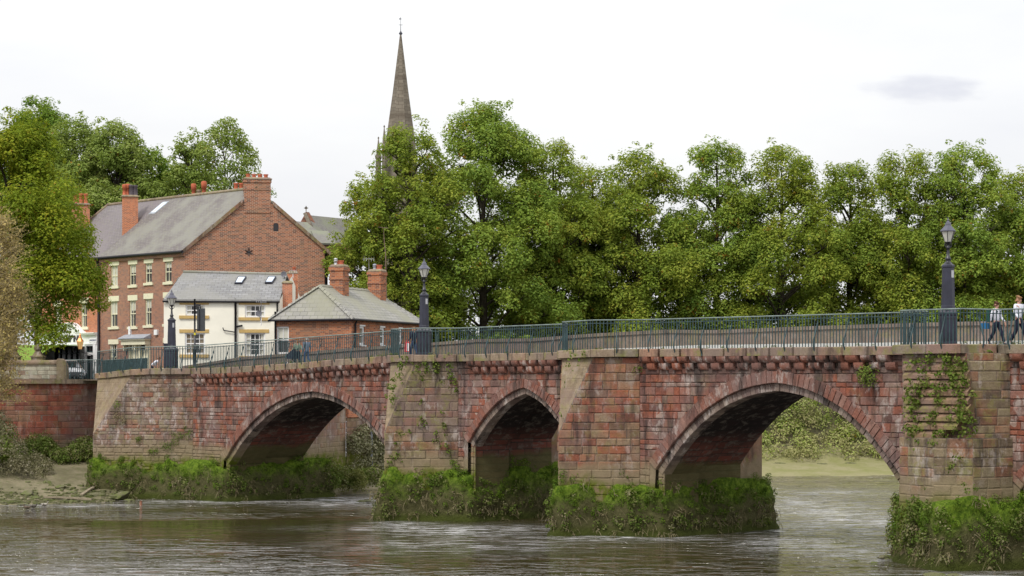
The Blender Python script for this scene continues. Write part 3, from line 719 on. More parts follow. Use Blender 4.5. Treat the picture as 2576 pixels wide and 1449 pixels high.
# ------------------------------------------------------------------ railings
def railing(pts, label, h=1.24, sp=.155, stays=1.45, zf=None, group='green iron railings along the bridge', rail_mat=None, stay=True, bw=.034, name='railing'):
    zf = zf or (lambda p: zc(p[0]))
    W = (lambda p, z: B(p[0], p[1], z)) if zf and name == 'railing' else (lambda p, z: Vector((p[0], p[1], z)))
    root = empty(name, W(pts[0], zf(pts[0])), label, 'railing', group)
    tr, mr, bars, = MB(), MB(), MB()
    for a, b_ in zip(pts, pts[1:]):
        for mbx, dz, r in ((tr, h, .028), (mr, h-.14, .018)):
            mbx.tube([W(a, zf(a)+dz), W(b_, zf(b_)+dz)], r, 6, 0, False)
        L = (W(b_, 0)-W(a, 0)).length; n = max(1, round(L/sp)); dv = (W(b_, 0)-W(a, 0)).normalized(); nv = Vector((-dv.y, dv.x, 0))
        for k in range(n+1):
            u = k/n; p = (a[0]+(b_[0]-a[0])*u, a[1]+(b_[1]-a[1])*u); z0 = zf(p)
            c = W(p, z0+h/2-.01); bars.box(c, (bw, bw*.6, h-.03), fr=(dv, nv, Vector((0,0,1))))
        if stay:
            ns = max(1, round(L/stays)); outv = -nv if (-nv).dot(Vector((-NX, -NY, 0))) > 0 else nv
            for k in range(ns):
                u = (k+.5)/ns; p = (a[0]+(b_[0]-a[0])*u, a[1]+(b_[1]-a[1])*u); z0 = zf(p); base = W(p, 0)
                s = MB(); prof = [(.0,h-.16),(.02,h-.30),(.10,h-.55),(.19,h-.80),(.25,.30),(.27,.16),(.27,.04),(.24,-.06),(.20,-.14),(.17,-.22),(.165,-.30)]
                pp = [Vector((base.x, base.y, z0))+outv*d+Vector((0,0,z)) for d, z in prof]
                s.tube(pp, [.026]*3+[.03]*8, 6, 0, True); s.build('stay', M_green, root, pp[5])
    tr.build('top_rail', M_greyrail, root, W(pts[0], zf(pts[0])+h)); mr.build('middle_rail', M_green, root, W(pts[0], zf(pts[0])+h)); bars.build('bar_panel', M_green, root, W(pts[0], zf(pts[0])))
    return root
def inset(p, dq=.02): return (p[0], p[1]+dq)
rp = [p['ref'] for p in PIERS]
railing([(rp[0][1][0]-.1, rp[0][1][1]-.0), rp[0][2], rp[0][3]], 'dark green iron railing round the leftmost pier, with curved stays, beside the first lamp')
railing([rp[0][3], rp[1][0]], 'long sloping green railing above the leftmost arch, in front of the cottages')
railing([rp[1][0], rp[1][1], rp[1][2], rp[1][3]], 'green railing boxed out round the foot of the middle lamp')
railing([rp[1][3], rp[2][0]], 'green railing above the narrow pointed arch')
railing([rp[2][0], rp[2][1], rp[2][2], rp[2][3]], 'green railing boxed out over the cutwater that carries no lamp')
railing([rp[2][3], rp[3][0]], 'longest stretch of green railing, above the widest arch, with the pale kerb behind')
railing([rp[3][0], rp[3][1], rp[3][2], rp[3][3]], 'green railing boxed out over the stepped pier, around the right hand lamp')
railing([rp[3][3], rp[4][0]], 'green railing at the right edge, in front of the two walkers in white shirts')
# ------------------------------------------------------------------ light
SUN_EL, SUN_ROT = R(52), R(215)
wd = bpy.data.worlds.new('World'); sc.world = wd; wd.use_nodes = True; nt = wd.node_tree; nt.nodes.clear()
def wn(t, **k):
    n = nt.nodes.new('ShaderNode'+t)
    for a, b in k.items(): setattr(n, a, b)
    return n
sky = wn('TexSky', sky_type='NISHITA'); sky.sun_disc = False; sky.sun_elevation = SUN_EL; sky.sun_rotation = SUN_ROT; sky.air_density = 1.5; sky.dust_density = 3
bg1 = wn('Background'); bg1.inputs[1].default_value = .14; nt.links.new(sky.outputs[0], bg1.inputs[0])
tc = wn('TexCoord'); sep = wn('SeparateXYZ'); nt.links.new(tc.outputs['Generated'], sep.inputs[0])
def wm(op, a, b):
    n = wn('Math', operation=op)
    for i, v in enumerate((a, b)):
        if isinstance(v, (int, float)): n.inputs[i].default_value = v
        else: nt.links.new(v, n.inputs[i])
    return n.outputs[0]
def wr(v, a, b, c, d):
    n = wn('MapRange', interpolation_type='SMOOTHSTEP'); nt.links.new(v, n.inputs[0])
    for i, x in enumerate((a, b, c, d)): n.inputs[i+1].default_value = x
    return n.outputs[0]
cn = wn('TexNoise'); cn.inputs['Scale'].default_value = 3.0; cn.inputs['Detail'].default_value = 6; cn.inputs['Roughness'].default_value = .55
mp = wn('Mapping'); mp.inputs[3].default_value = (1,1,3.2); nt.links.new(tc.outputs['Generated'], mp.inputs[0]); nt.links.new(mp.outputs[0], cn.inputs[0])
cr = wn('ValToRGB'); cr.color_ramp.elements[0].position = .3; cr.color_ramp.elements[0].color = (.87,.88,.925,1); cr.color_ramp.elements[1].position = .62; cr.color_ramp.elements[1].color = (1,1,1,1)
nt.links.new(cn.outputs[0], cr.inputs[0])
# one small grey cloud up on the right
ax = wm('DIVIDE', sep.outputs[0], sep.outputs[1]); az = wm('DIVIDE', sep.outputs[2], sep.outputs[1])
dx = wm('DIVIDE', wm('SUBTRACT', ax, .2104), .026); dz = wm('DIVIDE', wm('SUBTRACT', az, .1485), .0062)
cn2 = wn('TexNoise'); cn2.inputs['Scale'].default_value = 55; cn2.inputs['Detail'].default_value = 5; nt.links.new(mp.outputs[0], cn2.inputs[0])
rr2 = wm('ADD', wm('ADD', wm('MULTIPLY', dx, dx), wm('MULTIPLY', dz, dz)), wm('MULTIPLY', wm('SUBTRACT', cn2.outputs[0], .5), 3.4))
cl = wm('MULTIPLY', wr(rr2, -.2, 1.9, .95, 0.0), wr(sep.outputs[1], 0, .1, 0, 1))
mixc = wn('Mix', data_type='RGBA'); nt.links.new(cl, mixc.inputs[0]); nt.links.new(cr.outputs[0], mixc.inputs[6]); mixc.inputs[7].default_value = (.76,.77,.84,1)
bg2 = wn('Background'); nt.links.new(mixc.outputs[2], bg2.inputs[0])
# overcast dome: the zenith is a little brighter than the horizon
nt.links.new(wr(sep.outputs[2], .02, .55, 1.0, 1.55), bg2.inputs[1])
ms = wn('MixShader'); ms.inputs[0].default_value = .93; nt.links.new(bg1.outputs[0], ms.inputs[1]); nt.links.new(bg2.outputs[0], ms.inputs[2])
wo = wn('OutputWorld'); nt.links.new(ms.outputs[0], wo.inputs[0])
sl = bpy.data.lights.new('sun', 'SUN'); sl.energy = 2.3; sl.angle = R(12); sl.color = (1, .96, .88)
so = bpy.data.objects.new('sun', sl); COL.objects.link(so)
so.rotation_euler = (Vector((math.sin(SUN_ROT)*math.cos(SUN_EL), math.cos(SUN_ROT)*math.cos(SUN_EL), math.sin(SUN_EL)))).to_track_quat('Z', 'Y').to_euler(); so.location = (0, 0, 120)
sc.view_settings.view_transform = 'Standard'; sc.view_settings.look = 'None'; sc.view_settings.exposure = 0.0; sc.view_settings.gamma = 1
# ------------------------------------------------------------------ water
def grid(name, x0, x1, y0, y1, nx, ny, zf, mat, attr=None, keep=None, sm=True):
    xs = np.linspace(x0, x1, nx+1); ys = np.linspace(y0, y1, ny+1)
    me = bpy.data.meshes.new(name); vs = [(x, y, zf(x, y)) for y in ys for x in xs]
    fs = [(j*(nx+1)+i, j*(nx+1)+i+1, (j+1)*(nx+1)+i+1, (j+1)*(nx+1)+i) for j in range(ny) for i in range(nx) if keep is None or keep((xs[i]+xs[i+1])/2, (ys[j]+ys[j+1])/2)]
    me.from_pydata(vs, [], fs); me.materials.append(mat); me.update()
    me.polygons.foreach_set('use_smooth', [sm]*len(fs))
    if attr:
        at = me.attributes.new(attr[0], 'FLOAT', 'POINT'); at.data.foreach_set('value', [attr[1](v[0], v[1]) for v in vs])
    o = bpy.data.objects.new(name, me); COL.objects.link(o); return o
from mathutils import noise as MN
foam_sheen_c = []  # real foam streaks, plus ellipses where sky reflection is painted into the water colour
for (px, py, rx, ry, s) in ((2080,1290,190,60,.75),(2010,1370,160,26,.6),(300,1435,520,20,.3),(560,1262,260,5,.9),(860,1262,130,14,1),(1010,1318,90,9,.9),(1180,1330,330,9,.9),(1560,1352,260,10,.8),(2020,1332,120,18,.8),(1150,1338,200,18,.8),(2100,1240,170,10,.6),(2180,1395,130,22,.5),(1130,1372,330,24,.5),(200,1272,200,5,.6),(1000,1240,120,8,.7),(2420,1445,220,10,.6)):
    D = F*CZ/(py-HY); foam_sheen_c.append((PX(px, D), D, rx/F*D, ry/(py-HY)*D, s))
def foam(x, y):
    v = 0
    for cx, cy, rx, ry, s in foam_sheen_c:
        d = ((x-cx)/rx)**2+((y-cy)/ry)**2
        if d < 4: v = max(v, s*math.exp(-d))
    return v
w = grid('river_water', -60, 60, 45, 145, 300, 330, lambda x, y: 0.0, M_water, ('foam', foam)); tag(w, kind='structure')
w = MB()
for a, b, c, d in ((-300,-60,-20,175),(60,300,-20,175),(-60,60,-20,45),(-60,60,145,175)): w.quad((a,c,0),(b,c,0),(b,d,0),(a,d,0))
tag(w.build('outer_river_water', M_water), kind='structure')
# ------------------------------------------------------------------ ground
def ss(v, a, b):
    u = min(1, max(0, (v-a)/(b-a))); return u*u*(3-2*u)
def fbm(x, y, s=1.0, o=0): return MN.noise(Vector((x*s, y*s, o)))+.5*MN.noise(Vector((x*s*2.3, y*s*2.3, o+3)))
def far_h(x, y):
    d = y-(138.5+fbm(x, 0, .08)*1.2)
    h = -.6+ss(d, -1.5, 0)*.62+ss(d, 0, 9)*.55+ss(d, 8.5, 20)*5.9
    return h+fbm(x, y, .5)*.10*ss(d, -1, 1)
tag(grid('far_bank_mud', -6, 160, 136, 150, 166, 28, far_h, M_mudgreen), kind='structure')
tag(grid('far_bank_slope', -6, 160, 149, 180, 110, 30, lambda x, y: far_h(x, y)+(.0 if y > 149.5 else -.02), M_earth), kind='structure')
mb = MB(); mb.quad((-6,179.5,6.45),(900,179.5,6.45),(900,2500,6.45),(-6,2500,6.45)); tag(mb.build('far_field', M_earth), kind='structure')
# town level behind the left quay
TOWN = [(-300,124.6),(-27,124.6),(-25.2,118.2),(-19.2,120.2),(-11.3,112.6),(-9.9,119),(-5.6,131),(-5.6,2500),(-900,2500)]
mb = MB(); mb.poly([(x, y, 6.6) for x, y in TOWN]); tag(mb.build('street', M_road), kind='structure')
def left_h(x, y):
    wl = 103.4+ (x+31)*.42+fbm(x, 0, .25)*.8   # waterline
    d = y-wl
    return -.5+ss(d, -1.5, .3)*.55+ss(d, 0, 15)*1.75+fbm(x, y, .6)*.08+fbm(x, y, 2.2, 4)*.05
tag(grid('left_bank_mud', -75, -22, 98, 125.5, 140, 100, left_h, M_mud), kind='structure')
def mid_h(x, y):
    wl = 115.0+(x+10)*.75
    d = (y-wl); return -.4+ss(d, -1.2, .4)*.5+ss(d, 0, 12)*.9+fbm(x, y, .8)*.07
tag(grid('inner_bank_mud', -13, 3, 110, 139, 50, 70, mid_h, M_mud, keep=lambda x, y: y-115-(x+10)*.75 > -2), kind='structure')
mb = MB(); mb.quad((-400,-20,-1.3),(400,-20,-1.3),(400,180,-1.3),(-400,180,-1.3)); tag(mb.build('river_bed', M_earth), kind='structure')
# ------------------------------------------------------------------ left quay wall: plain red sandstone, corbelled ledge
def planar(A, Bp):
    A = Vector((A[0], A[1], 0)); d = Vector((Bp[0], Bp[1], 0))-A; L = d.length; d.normalize(); n = Vector((d.y, -d.x, 0))
    return (lambda x, z, dd: Vector((A.x+d.x*x+n.x*dd, A.y+d.y*x+n.y*dd, z))), L
QY = 124.3
q_root = empty('quay_wall', (-35, QY, 0), 'dark red sandstone quay wall left of the bridge above the mud', 'wall')
fn, L = planar((-60, QY), (-25.0, QY-1.2))
mb = MB(); masonry(mb, fn, 0, L, .8, 6.45, hc=(.26,.42), wc=(.5,1.25), proud=.03)
mb.quad(fn(0,0,0), fn(L,0,0), fn(L,6.5,0), fn(0,6.5,0), 1)
mb.build('wall_face', [M_quay, M_mortar], q_root, (-40, QY, 3))
mb = MB(); x = 0
while x < L+.3:
    wdt = random.uniform(.9, 1.6); z0 = 6.42; mb.hexa([fn(x+.01, z0, .22), fn(x+wdt-.01, z0, .22), fn(x+wdt-.01, z0, -.5), fn(x+.01, z0, -.5)], [fn(x+.01, z0+.28, .22), fn(x+wdt-.01, z0+.28, .22), fn(x+wdt-.01, z0+.28, -.5), fn(x+.01, z0+.28, -.5)]); x += wdt
mb.build('coping', M_coping, q_root, (-40, QY, 6.5))
M_ashlar = stone_mat('limewashed_ashlar', [(0,(.46,.44,.34)),(.3,(.54,.52,.41)),(.6,(.40,.40,.31)),(.85,(.5,.46,.36)),(1,(.3,.2,.15))], .3, .25, tide=False, grain=.6)
up = empty('parapet_wall', (-32, QY, 6.7), 'pale limewashed stone parapet on the quay at the left edge', 'wall')
XR = PX(143, QY)
fn2, L2 = planar((-60, QY+.05), (XR, QY+.05))
mb = MB(); masonry(mb, fn2, 0, L2, 6.71, 7.62, hc=(.2,.31), wc=(.35,.9), proud=.015)
mb.hexa([fn2(0,6.7,-.01), fn2(L2,6.7,-.01), fn2(L2,6.7,-.4), fn2(0,6.7,-.4)], [fn2(0,7.62,-.01), fn2(L2,7.62,-.01), fn2(L2,7.62,-.4), fn2(0,7.62,-.4)], 1)
mb.build('ashlar', [M_ashlar, M_mortar], up, (-32, QY, 7))
mb = MB(); x = 0
while x < L2:
    wdt = min(random.uniform(1.2, 1.9), L2-x)
    prof = [(.08,0),(.10,.12),(.05,.24),(-.2,.28),(-.45,.24),(-.48,0)]
    a = [fn2(x+.008, 7.62+z, d) for d, z in prof]; b = [fn2(x+wdt-.008, 7.62+z, d) for d, z in prof]; m = len(prof)
    mb.raw(a+b, [(k, k+1, m+k+1, m+k) for k in range(m-1)]+[tuple(range(m)), tuple(reversed(range(m, 2*m)))]); x += wdt
mb.build('coping', M_coping, up, (-32, QY, 7.7))
mb = MB(); x0, x1 = XR, PX(168, QY)
prof = [(x0+.01,6.7),(x1+.02,6.7),(x1,7.55),(x1-.12,7.85),(x1-.3,7.98),(x0+.1,8.0),(x0+.01,7.92)]
mb.raw([(x, QY-.12, z) for x, z in prof]+[(x, QY+.45, z) for x, z in prof], [tuple(range(7)), tuple(reversed(range(7, 14)))]+[((k+1) % 7, k, 7+k, 7+(k+1) % 7) for k in range(7)])
tag(mb.build('wall_end_pier', M_mixed, None, (x0, QY, 6.7)), 'rounded mossy stone pier ending the pale quay parapet', 'pier')
# low railing on the quay and the oblique railing behind it
zq = lambda p: 6.72
railing([(PX(169, QY), QY-.1), (PX(262, QY), QY-1.0)], 'short low black railing on the quay between the stone pier and the bridge', h=1.18, zf=zq, name='quay_railing', stays=.8)
zq2 = lambda p: 6.9
railing([(PX(257, 128), 128), (PX(371, 116.5), 116.5)], 'oblique run of dark green street railing seen through the left end of the bridge railing', h=1.02, zf=zq2, name='street_railing', stay=False, sp=.11)
# river wall below the low brick house, beyond the first arch
rw = empty('river_wall', (-10, 118, 0), 'tall sandstone and brick river wall seen through the leftmost arch', 'wall')
M_rw = stone_mat('river_wall_stone', [(0,(.30,.22,.155)),(.3,(.36,.27,.2)),(.6,(.34,.17,.11)),(1,(.28,.2,.14))], .5, .15, lichen=.2)
for k, (A, C) in enumerate((((-11.9, 112.0), (-9.95, 119)), ((-9.9, 119), (-5.6, 131)), ((-5.6, 131), (-5.6, 150)))):
    f_, L_ = planar(A, C)
    mb = MB(); masonry(mb, f_, 0, L_, .1, 4.4 if k else 6.4, hc=(.26,.4), wc=(.5,1.1), proud=.02); mb.quad(f_(0,-1,0), f_(L_,-1,0), f_(L_,6.9,0), f_(0,6.9,0), 1)
    mb.build('stone_face', [M_rw, M_mortar if k else M_mortar], rw, (A[0], A[1], 3))
    if k:
        mb = MB(); mb.hexa([f_(0,4.4,.12), f_(L_,4.4,.12), f_(L_,4.4,-.1), f_(0,4.4,-.1)], [f_(0,6.95,.12), f_(L_,6.95,.12), f_(L_,6.95,-.1), f_(0,6.95,-.1)])
        mb.build('brick_band', M_brick_pub, rw, (A[0], A[1], 5))
f_, L_ = planar((-9.9, 119), (-5.6, 131))
mb = MB(); mb.tube([f_(3.0, .8, .3), f_(3.0, 7.2, .3)], .07); mb.build('drainpipe', M_lead, rw, f_(3.0, 3, .3))
# lawn rising behind the parapet
def lawn_h(x, y): return 6.65+ss(y, 131, 152)*2.75+fbm(x, y, .2)*.05
tag(grid('lawn', -110, -34.2, 131, 175, 40, 30, lawn_h, M_lawn), kind='structure')
# ------------------------------------------------------------------ buildings
CAMP = Vector((0, 0, CZ))
def ray(px, py): return Vector(((px-CX)/F, 1.0, (HY-py)/F))
def hit(px, py, p0, n):
    r = ray(px, py); k = (p0-CAMP).dot(n)/r.dot(n); return CAMP+r*k
class Plane:
    """vertical wall: origin A (x,y), direction d; local (a, z, out)"""
    def __init__(s, A, d):
        s.A = Vector((A[0], A[1], 0)); s.d = Vector((d[0], d[1], 0)).normalized(); s.n = Vector((s.d.y, -s.d.x, 0))
        if s.n.dot(s.A-Vector((0,0,0))) > 0: s.n = -s.n
    def __call__(s, a, z, o=0): q = s.A+s.d*a+s.n*o; return Vector((q.x, q.y, z))
    def az(s, px, py): h = hit(px, py, s.A, s.n); return (h-s.A).dot(s.d), h.z
    def fr(s): return (s.d, s.n, Vector((0,0,1)))
    def box(s, mb, a0, a1, z0, z1, o0, o1, mi=0):
        mb.hexa([s(a0,z0,o1), s(a1,z0,o1), s(a1,z0,o0), s(a0,z0,o0)], [s(a0,z1,o1), s(a1,z1,o1), s(a1,z1,o0), s(a0,z1,o0)], mi)
def wall_open(mb, pl, a0, a1, z0, z1, ops, mi=0, dep=.16):
    As = sorted({a0, a1, *[v for o in ops for v in o[:2]]}); Zs = sorted({z0, z1, *[v for o in ops for v in o[2:]]})
    As = [a for a in As if a0 <= a <= a1]; Zs = [z for z in Zs if z0 <= z <= z1]
    for x0, x1 in zip(As, As[1:]):
        for y0, y1 in zip(Zs, Zs[1:]):
            cx, cy = (x0+x1)/2, (y0+y1)/2
            if any(o[0] < cx < o[1] and o[2] < cy < o[3] for o in ops): continue
            mb.quad(pl(x0,y0), pl(x1,y0), pl(x1,y1), pl(x0,y1), mi)
    for o in ops:
        x0, x1, y0, y1 = o
        for p, q in (((x0,y0),(x1,y0)), ((x1,y0),(x1,y1)), ((x1,y1),(x0,y1)), ((x0,y1),(x0,y0))):
            mb.quad(pl(*p), pl(*q), pl(*q, -dep), pl(*p, -dep), mi)
def sash(root, pl, op, frame=None, blind=None, bars=1, rows=1, lintel=None, sill=None, glassm=None, fw=.065, label=None, lint_mat=None, rail=.5, curtains=None):
    frame = frame or M_cream; a0, a1, z0, z1 = op; dep = -.10; mb = MB(); bx = lambda *k: pl.box(mb, *k)
    bx(a0, a0+fw, z0, z1, dep-.05, dep+.03); bx(a1-fw, a1, z0, z1, dep-.05, dep+.03)
    bx(a0+fw, a1-fw, z0, z0+fw*1.1, dep-.05, dep+.03); bx(a0+fw, a1-fw, z1-fw, z1, dep-.05, dep+.03)
    zm = z0+(z1-z0)*rail; bx(a0+fw, a1-fw, zm-.035, zm+.035, dep-.05, dep+.02)
    for k in range(bars):
        a = a0+fw+(a1-a0-2*fw)*(k+1)/(bars+1); bx(a-.018, a+.018, z0+fw*1.1, zm-.035, dep-.04, dep+.01); bx(a-.018, a+.018, zm+.035, z1-fw, dep-.04, dep+.01)
    if rows > 1:
        for (s0, s1) in ((z0+fw, zm), (zm, z1-fw)):
            for k in range(rows-1): z = s0+(s1-s0)*(k+1)/rows; bx(a0+fw, a1-fw, z-.015, z+.015, dep-.04, dep+.005)
    w = mb.build('window', frame, root, pl((a0+a1)/2, z0, dep))
    if label: w['label'] = label
    g = MB(); g.quad(pl(a0+.02,z0+.02,dep-.055), pl(a1-.02,z0+.02,dep-.055), pl(a1-.02,z1-.02,dep-.055), pl(a0+.02,z1-.02,dep-.055)); g.build('pane', glassm or M_glass, w, pl(a0, z0, dep))
    if blind:
        b = MB(); zb = z1-(z1-z0)*blind; pl.box(b, a0+fw*.8, a1-fw*.8, zb, z1-fw*.5, dep-.053, dep-.045); b.build('blind', M_curtain, w, pl(a0, zb, dep))
    if curtains:
        b = MB(); W = (a1-a0)*curtains
        pl.box(b, a0+fw*.8, a0+fw+W, z0+fw, z1-fw*.5, dep-.053, dep-.047); pl.box(b, a1-fw-W*.7, a1-fw*.8, z0+fw, z1-fw*.5, dep-.053, dep-.047); b.build('curtains', M_curtain_dk if curtains > .3 else M_curtain, w, pl(a0, z0, dep))
    lm = lint_mat or M_cream
    if lintel:
        e, h = lintel; b = MB(); pl.box(b, a0-e, a1+e*.7, z1+.0, z1+h, -.05, .04); b.build('lintel', lm, w, pl(a0, z1, 0))
    if sill:
        e, h = sill; b = MB(); pl.box(b, a0-e, a1+e*.7, z0-h, z0, -.14, .10); b.build('sill', lm, w, pl(a0, z0, 0))
    return w
def tubeobj(name, pts, r, mat, root, n=8):
    mb = MB(); mb.tube(pts, r, n); return mb.build(name, mat, root, pts[0])
def chimney(root, c, dirx, w, d, z0, z1, pots, mat=None, band=True, label=None, potmats=None, poth=.7, cap=.10, base=None):
    """c: centre (x, y); dirx: unit direction of the width; stepped brick stack with cap and pots"""
    dx = Vector((dirx[0], dirx[1], 0)).normalized(); dy = Vector((-dx.y, dx.x, 0)); c = Vector((c[0], c[1], 0)); fr = (dx, dy, Vector((0,0,1)))
    mb = MB(); mb.box((c.x, c.y, (z0+z1)/2), (w, d, z1-z0), fr=fr, mi=0)
    if band:
        mb.box((c.x, c.y, z1-.12), (w+.12, d+.12, .22), fr=fr); mb.box((c.x, c.y, z1-.75), (w+.08, d+.08, .12), fr=fr)
    ch = mb.build('chimney', mat or M_brick, root, (c.x, c.y, z0))
    if label: ch['label'] = label
    cp = MB(); e = cap
    q = [(c+dx*a*(w/2+e)+dy*b*(d/2+e)) for a, b in ((-1,-1),(1,-1),(1,1),(-1,1))]; q2 = [(c+dx*a*(w/2-.08)+dy*b*(d/2-.08)) for a, b in ((-1,-1),(1,-1),(1,1),(-1,1))]
    cp.hexa([Vector((p.x, p.y, z1+.002)) for p in q], [Vector((p.x, p.y, z1+.06)) for p in q]); cp.hexa([Vector((p.x, p.y, z1+.061)) for p in q], [Vector((p.x, p.y, z1+.17)) for p in q2])
    cp.build('flaunching', M_cap, ch, (c.x, c.y, z1))
    for i, (a, b, r, h, k) in enumerate(pots):
        p = c+dx*a+dy*b; m = MB()
        if k == 'tall': pr = [(r*.9,0),(r*.85,h*.6),(r*1.15,h*.62),(r*1.15,h*.95),(r*.9,h),(r*.2,h*1.02)]
        elif k == 'squat': pr = [(r*.85,0),(r*1.0,h*.3),(r*.78,h*.55),(r*1.15,h*.9),(r*1.15,h),(r*.8,h),(r*.8,h*.8)]
        elif k == 'cowl': pr = [(r*.8,0),(r*.8,h*.55),(r,h*.56),(r,h*.62),(r*.8,h*.63),(r*.8,h*.75),(r*1.1,h*.78),(r*.7,h*.95),(.02,h)]
        else: pr = [(r,0),(r*.92,h*.8),(r*1.08,h*.85),(r*1.08,h),(r*.8,h),(r*.8,h*.7)]
        m.lathe((p.x, p.y, z1+.12), pr, 10); m.build('chimney_pot', (potmats or [M_terra])[i % len(potmats or [1])], ch, (p.x, p.y, z1+.1))
    return ch
# ---- three storey brick house -------------------------------------------------
C0 = Vector((PX(465, 150), 150, 0)); FD = Vector((-.705, .709, 0)).normalized(); GD = Vector((.98, .2, 0)).normalized()
PF = Plane(C0, FD); PG = Plane(C0, GD)
ZE, ZR, ZG = 16.5, 21.15, 6.5
KS, KE = 11.5, 20.2
G2 = GD*5.4                      # eave to ridge, horizontally
def rfp(k, s, up=0): p = C0+FD*k+G2*s; return Vector((p.x, p.y, ZE+(ZR-ZE)*s+up))
rn = (rfp(10,0)-rfp(0,0)).cross(rfp(0,1)-rfp(0,0)).normalized()
if rn.z < 0: rn = -rn
def rks(px, py):
    h = hit(px, py, rfp(0,0), rn); d = h-C0; s = (h.z-ZE)/(ZR-ZE); q = Vector((d.x, d.y, 0))-G2*s; return q.dot(FD), s
house = empty('brick_house', PF(6, ZG, -4), 'three storey red brick house with a wide windowless gable and tall chimney', 'house')
def fop(px0, px1, pyt, pyb, pl=PF):
    a0, zt = pl.az(px0, pyt); a1, _ = pl.az(px1, pyt); am, zb = pl.az((px0+px1)/2, pyb); _, zt = pl.az((px0+px1)/2, pyt)
    return (min(a0, a1), max(a0, a1), zb, zt)
TOPW = [fop(279,296,668,720), fop(326,342,665,717.5), fop(365.5,382,662,711.5), fop(414.5,431.5,657.7,709.5)]
MIDW = [fop(277,295.4,758,822.5), fop(325.4,341.6,756,822), fop(365,381,752,818.3), fop(414,431,749,815)]
GRW = [fop(276,294,866,930), fop(414,431,862,925)]
DOOR = fop(326,352,866,945); DOOR2 = fop(352.5,378,866,945)
mb = MB(); wall_open(mb, PF, 0, KS, ZG, ZE, TOPW+MIDW+GRW+[DOOR, DOOR2])
# gable, right and rear walls
GW = 10.8
mb.poly([PG(0,ZG), PG(GW,ZG), PG(GW,ZE), PG(5.4,ZR), PG(0,ZE)], 1)
bk = FD*KS
mb.poly([PG(GW,ZG), PG(GW,ZG)+bk, PG(GW,ZE)+bk, PG(GW,ZE)], 0)
mb.build('wall', [M_brick, M_brick_gable], house, PF(5, ZG, 0))
# rebuilt corner strip of the gable, upper attic opening, iron tie star
mb = MB(); a_, z_ = PG.az(694, 571); mb.poly([PG(a_-.19,z_-.32,.012), PG(a_+.19,z_-.32,.012), PG(a_+.19,z_+.22,.012), PG(a_+.1,z_+.3,.012), PG(a_-.1,z_+.3,.012), PG(a_-.19,z_+.22,.012)])
o = mb.build('attic_vent', M_glass_dark, house, PG(a_, z_, 0))
mb = MB(); a_, z_ = PG.az(626, 634)
for an in (25, -25, 90): dv = PG.d*math.cos(R(an))+Vector((0,0,1))*math.sin(R(an)); mb.tube([PG(a_,z_,.03)-dv*.3, PG(a_,z_,.03)+dv*.3], .035, 6)
mb.build('tie_plate', M_black, house, PG(a_, z_, 0))
# roof (house part and pub part share the slope)
def roof_part(root, k0, k1, mat, ov0=0, ov1=0):
    mb = MB(); a, b, c, d = rfp(k0-ov0,-.05,0), rfp(k1+ov1,-.05,0), rfp(k1+ov1,1,0), rfp(k0-ov0,1,0); t = Vector((0,0,.14))
    e1 = rfp(k0-ov0,2.05,0); e2 = rfp(k1+ov1,2.05,0); e1.z = e2.z = ZE-.2
    mb.raw([a,b,c,d,a+t,b+t,c+t,d+t], [(0,1,2,3),(7,6,5,4),(0,1,5,4),(0,3,7,4),(1,2,6,5)])
    mb.raw([d,c,e2,e1,d+t,c+t,e2+t,e1+t], [(0,1,2,3),(7,6,5,4),(2,3,7,6),(0,3,7,4),(1,2,6,5)])
    r = mb.build('roof', mat, root, c)
    m2 = MB(); m2.tube([d+t*1.1, c+t*1.1], .13, 8); m2.build('ridge_tiles', M_cap, r, c)
    return r
rf = roof_part(house, 0, KS, M_slate_big, .05, 0)
mb = MB()
for s0, s1, base in ((-.05, .80, 0), (1.22, 2.05, 0)):
    f2 = (lambda s: rfp(-.05, s) if s <= 1 else Vector((rfp(-.05, s).x, rfp(-.05, s).y, ZR-(ZR-ZE)*(s-1))))
    p0, p1 = f2(s0), f2(s1); up = Vector((0,0,.2)); o1 = PG.n*.12
    mb.hexa([p0+o1-up*.6, p1+o1-up*.6, p1-o1-up*.6, p0-o1-up*.6], [p0+o1+up, p1+o1+up, p1-o1+up, p0-o1+up])
mb.build('verge_coping', M_mixed, house, rfp(0,.5))
k0, s0 = rks(380,540.6); k1, s1 = rks(389,540.6); k2, s2 = rks(421,514.6); k3, s3 = rks(409,514.6)
mb = MB(); mb.poly([rfp(k0,s0,.2), rfp(k1,s0,.2), rfp((k1+k2)/2*1.0,s2,.2), rfp((k0+k3)/2,s2,.2)])
mb2 = MB(); ka, kb = (k0+k3)/2, (k1+k2)/2
mb2.hexa([rfp(ka+.08,s0-.02,.1), rfp(kb-.08,s0-.02,.1), rfp(kb-.08,s2+.02,.1), rfp(ka+.08,s2+.02,.1)], [rfp(ka+.08,s0-.02,.19), rfp(kb-.08,s0-.02,.19), rfp(kb-.08,s2+.02,.19), rfp(ka+.08,s2+.02,.19)])
sk = mb2.build('skylight', M_lead, rf, rfp(ka,s0))
mb = MB(); mb.quad(rfp(ka,s0,.2), rfp(kb,s0,.2), rfp(kb,s2,.2), rfp(ka,s2,.2)); mb.build('skylight_glass', M_skyglass, rf, rfp(ka,s0))
tubeobj('gutter', [PF(-.1,ZE-.12,.3), PF(KS,ZE-.12,.3)], .11, M_gutter, house)
mb = MB(); PF.box(mb, 0, KS, ZE-.45, ZE-.2, 0, .14); mb.build('eaves_course', M_brick, house, PF(5,ZE,0))
ds = [PF(KS,ZE-.2,.25), PF(KS,ZE-.6,.2), PF(KS,ZE-1.2,.12), PF(KS,ZG,.12)]
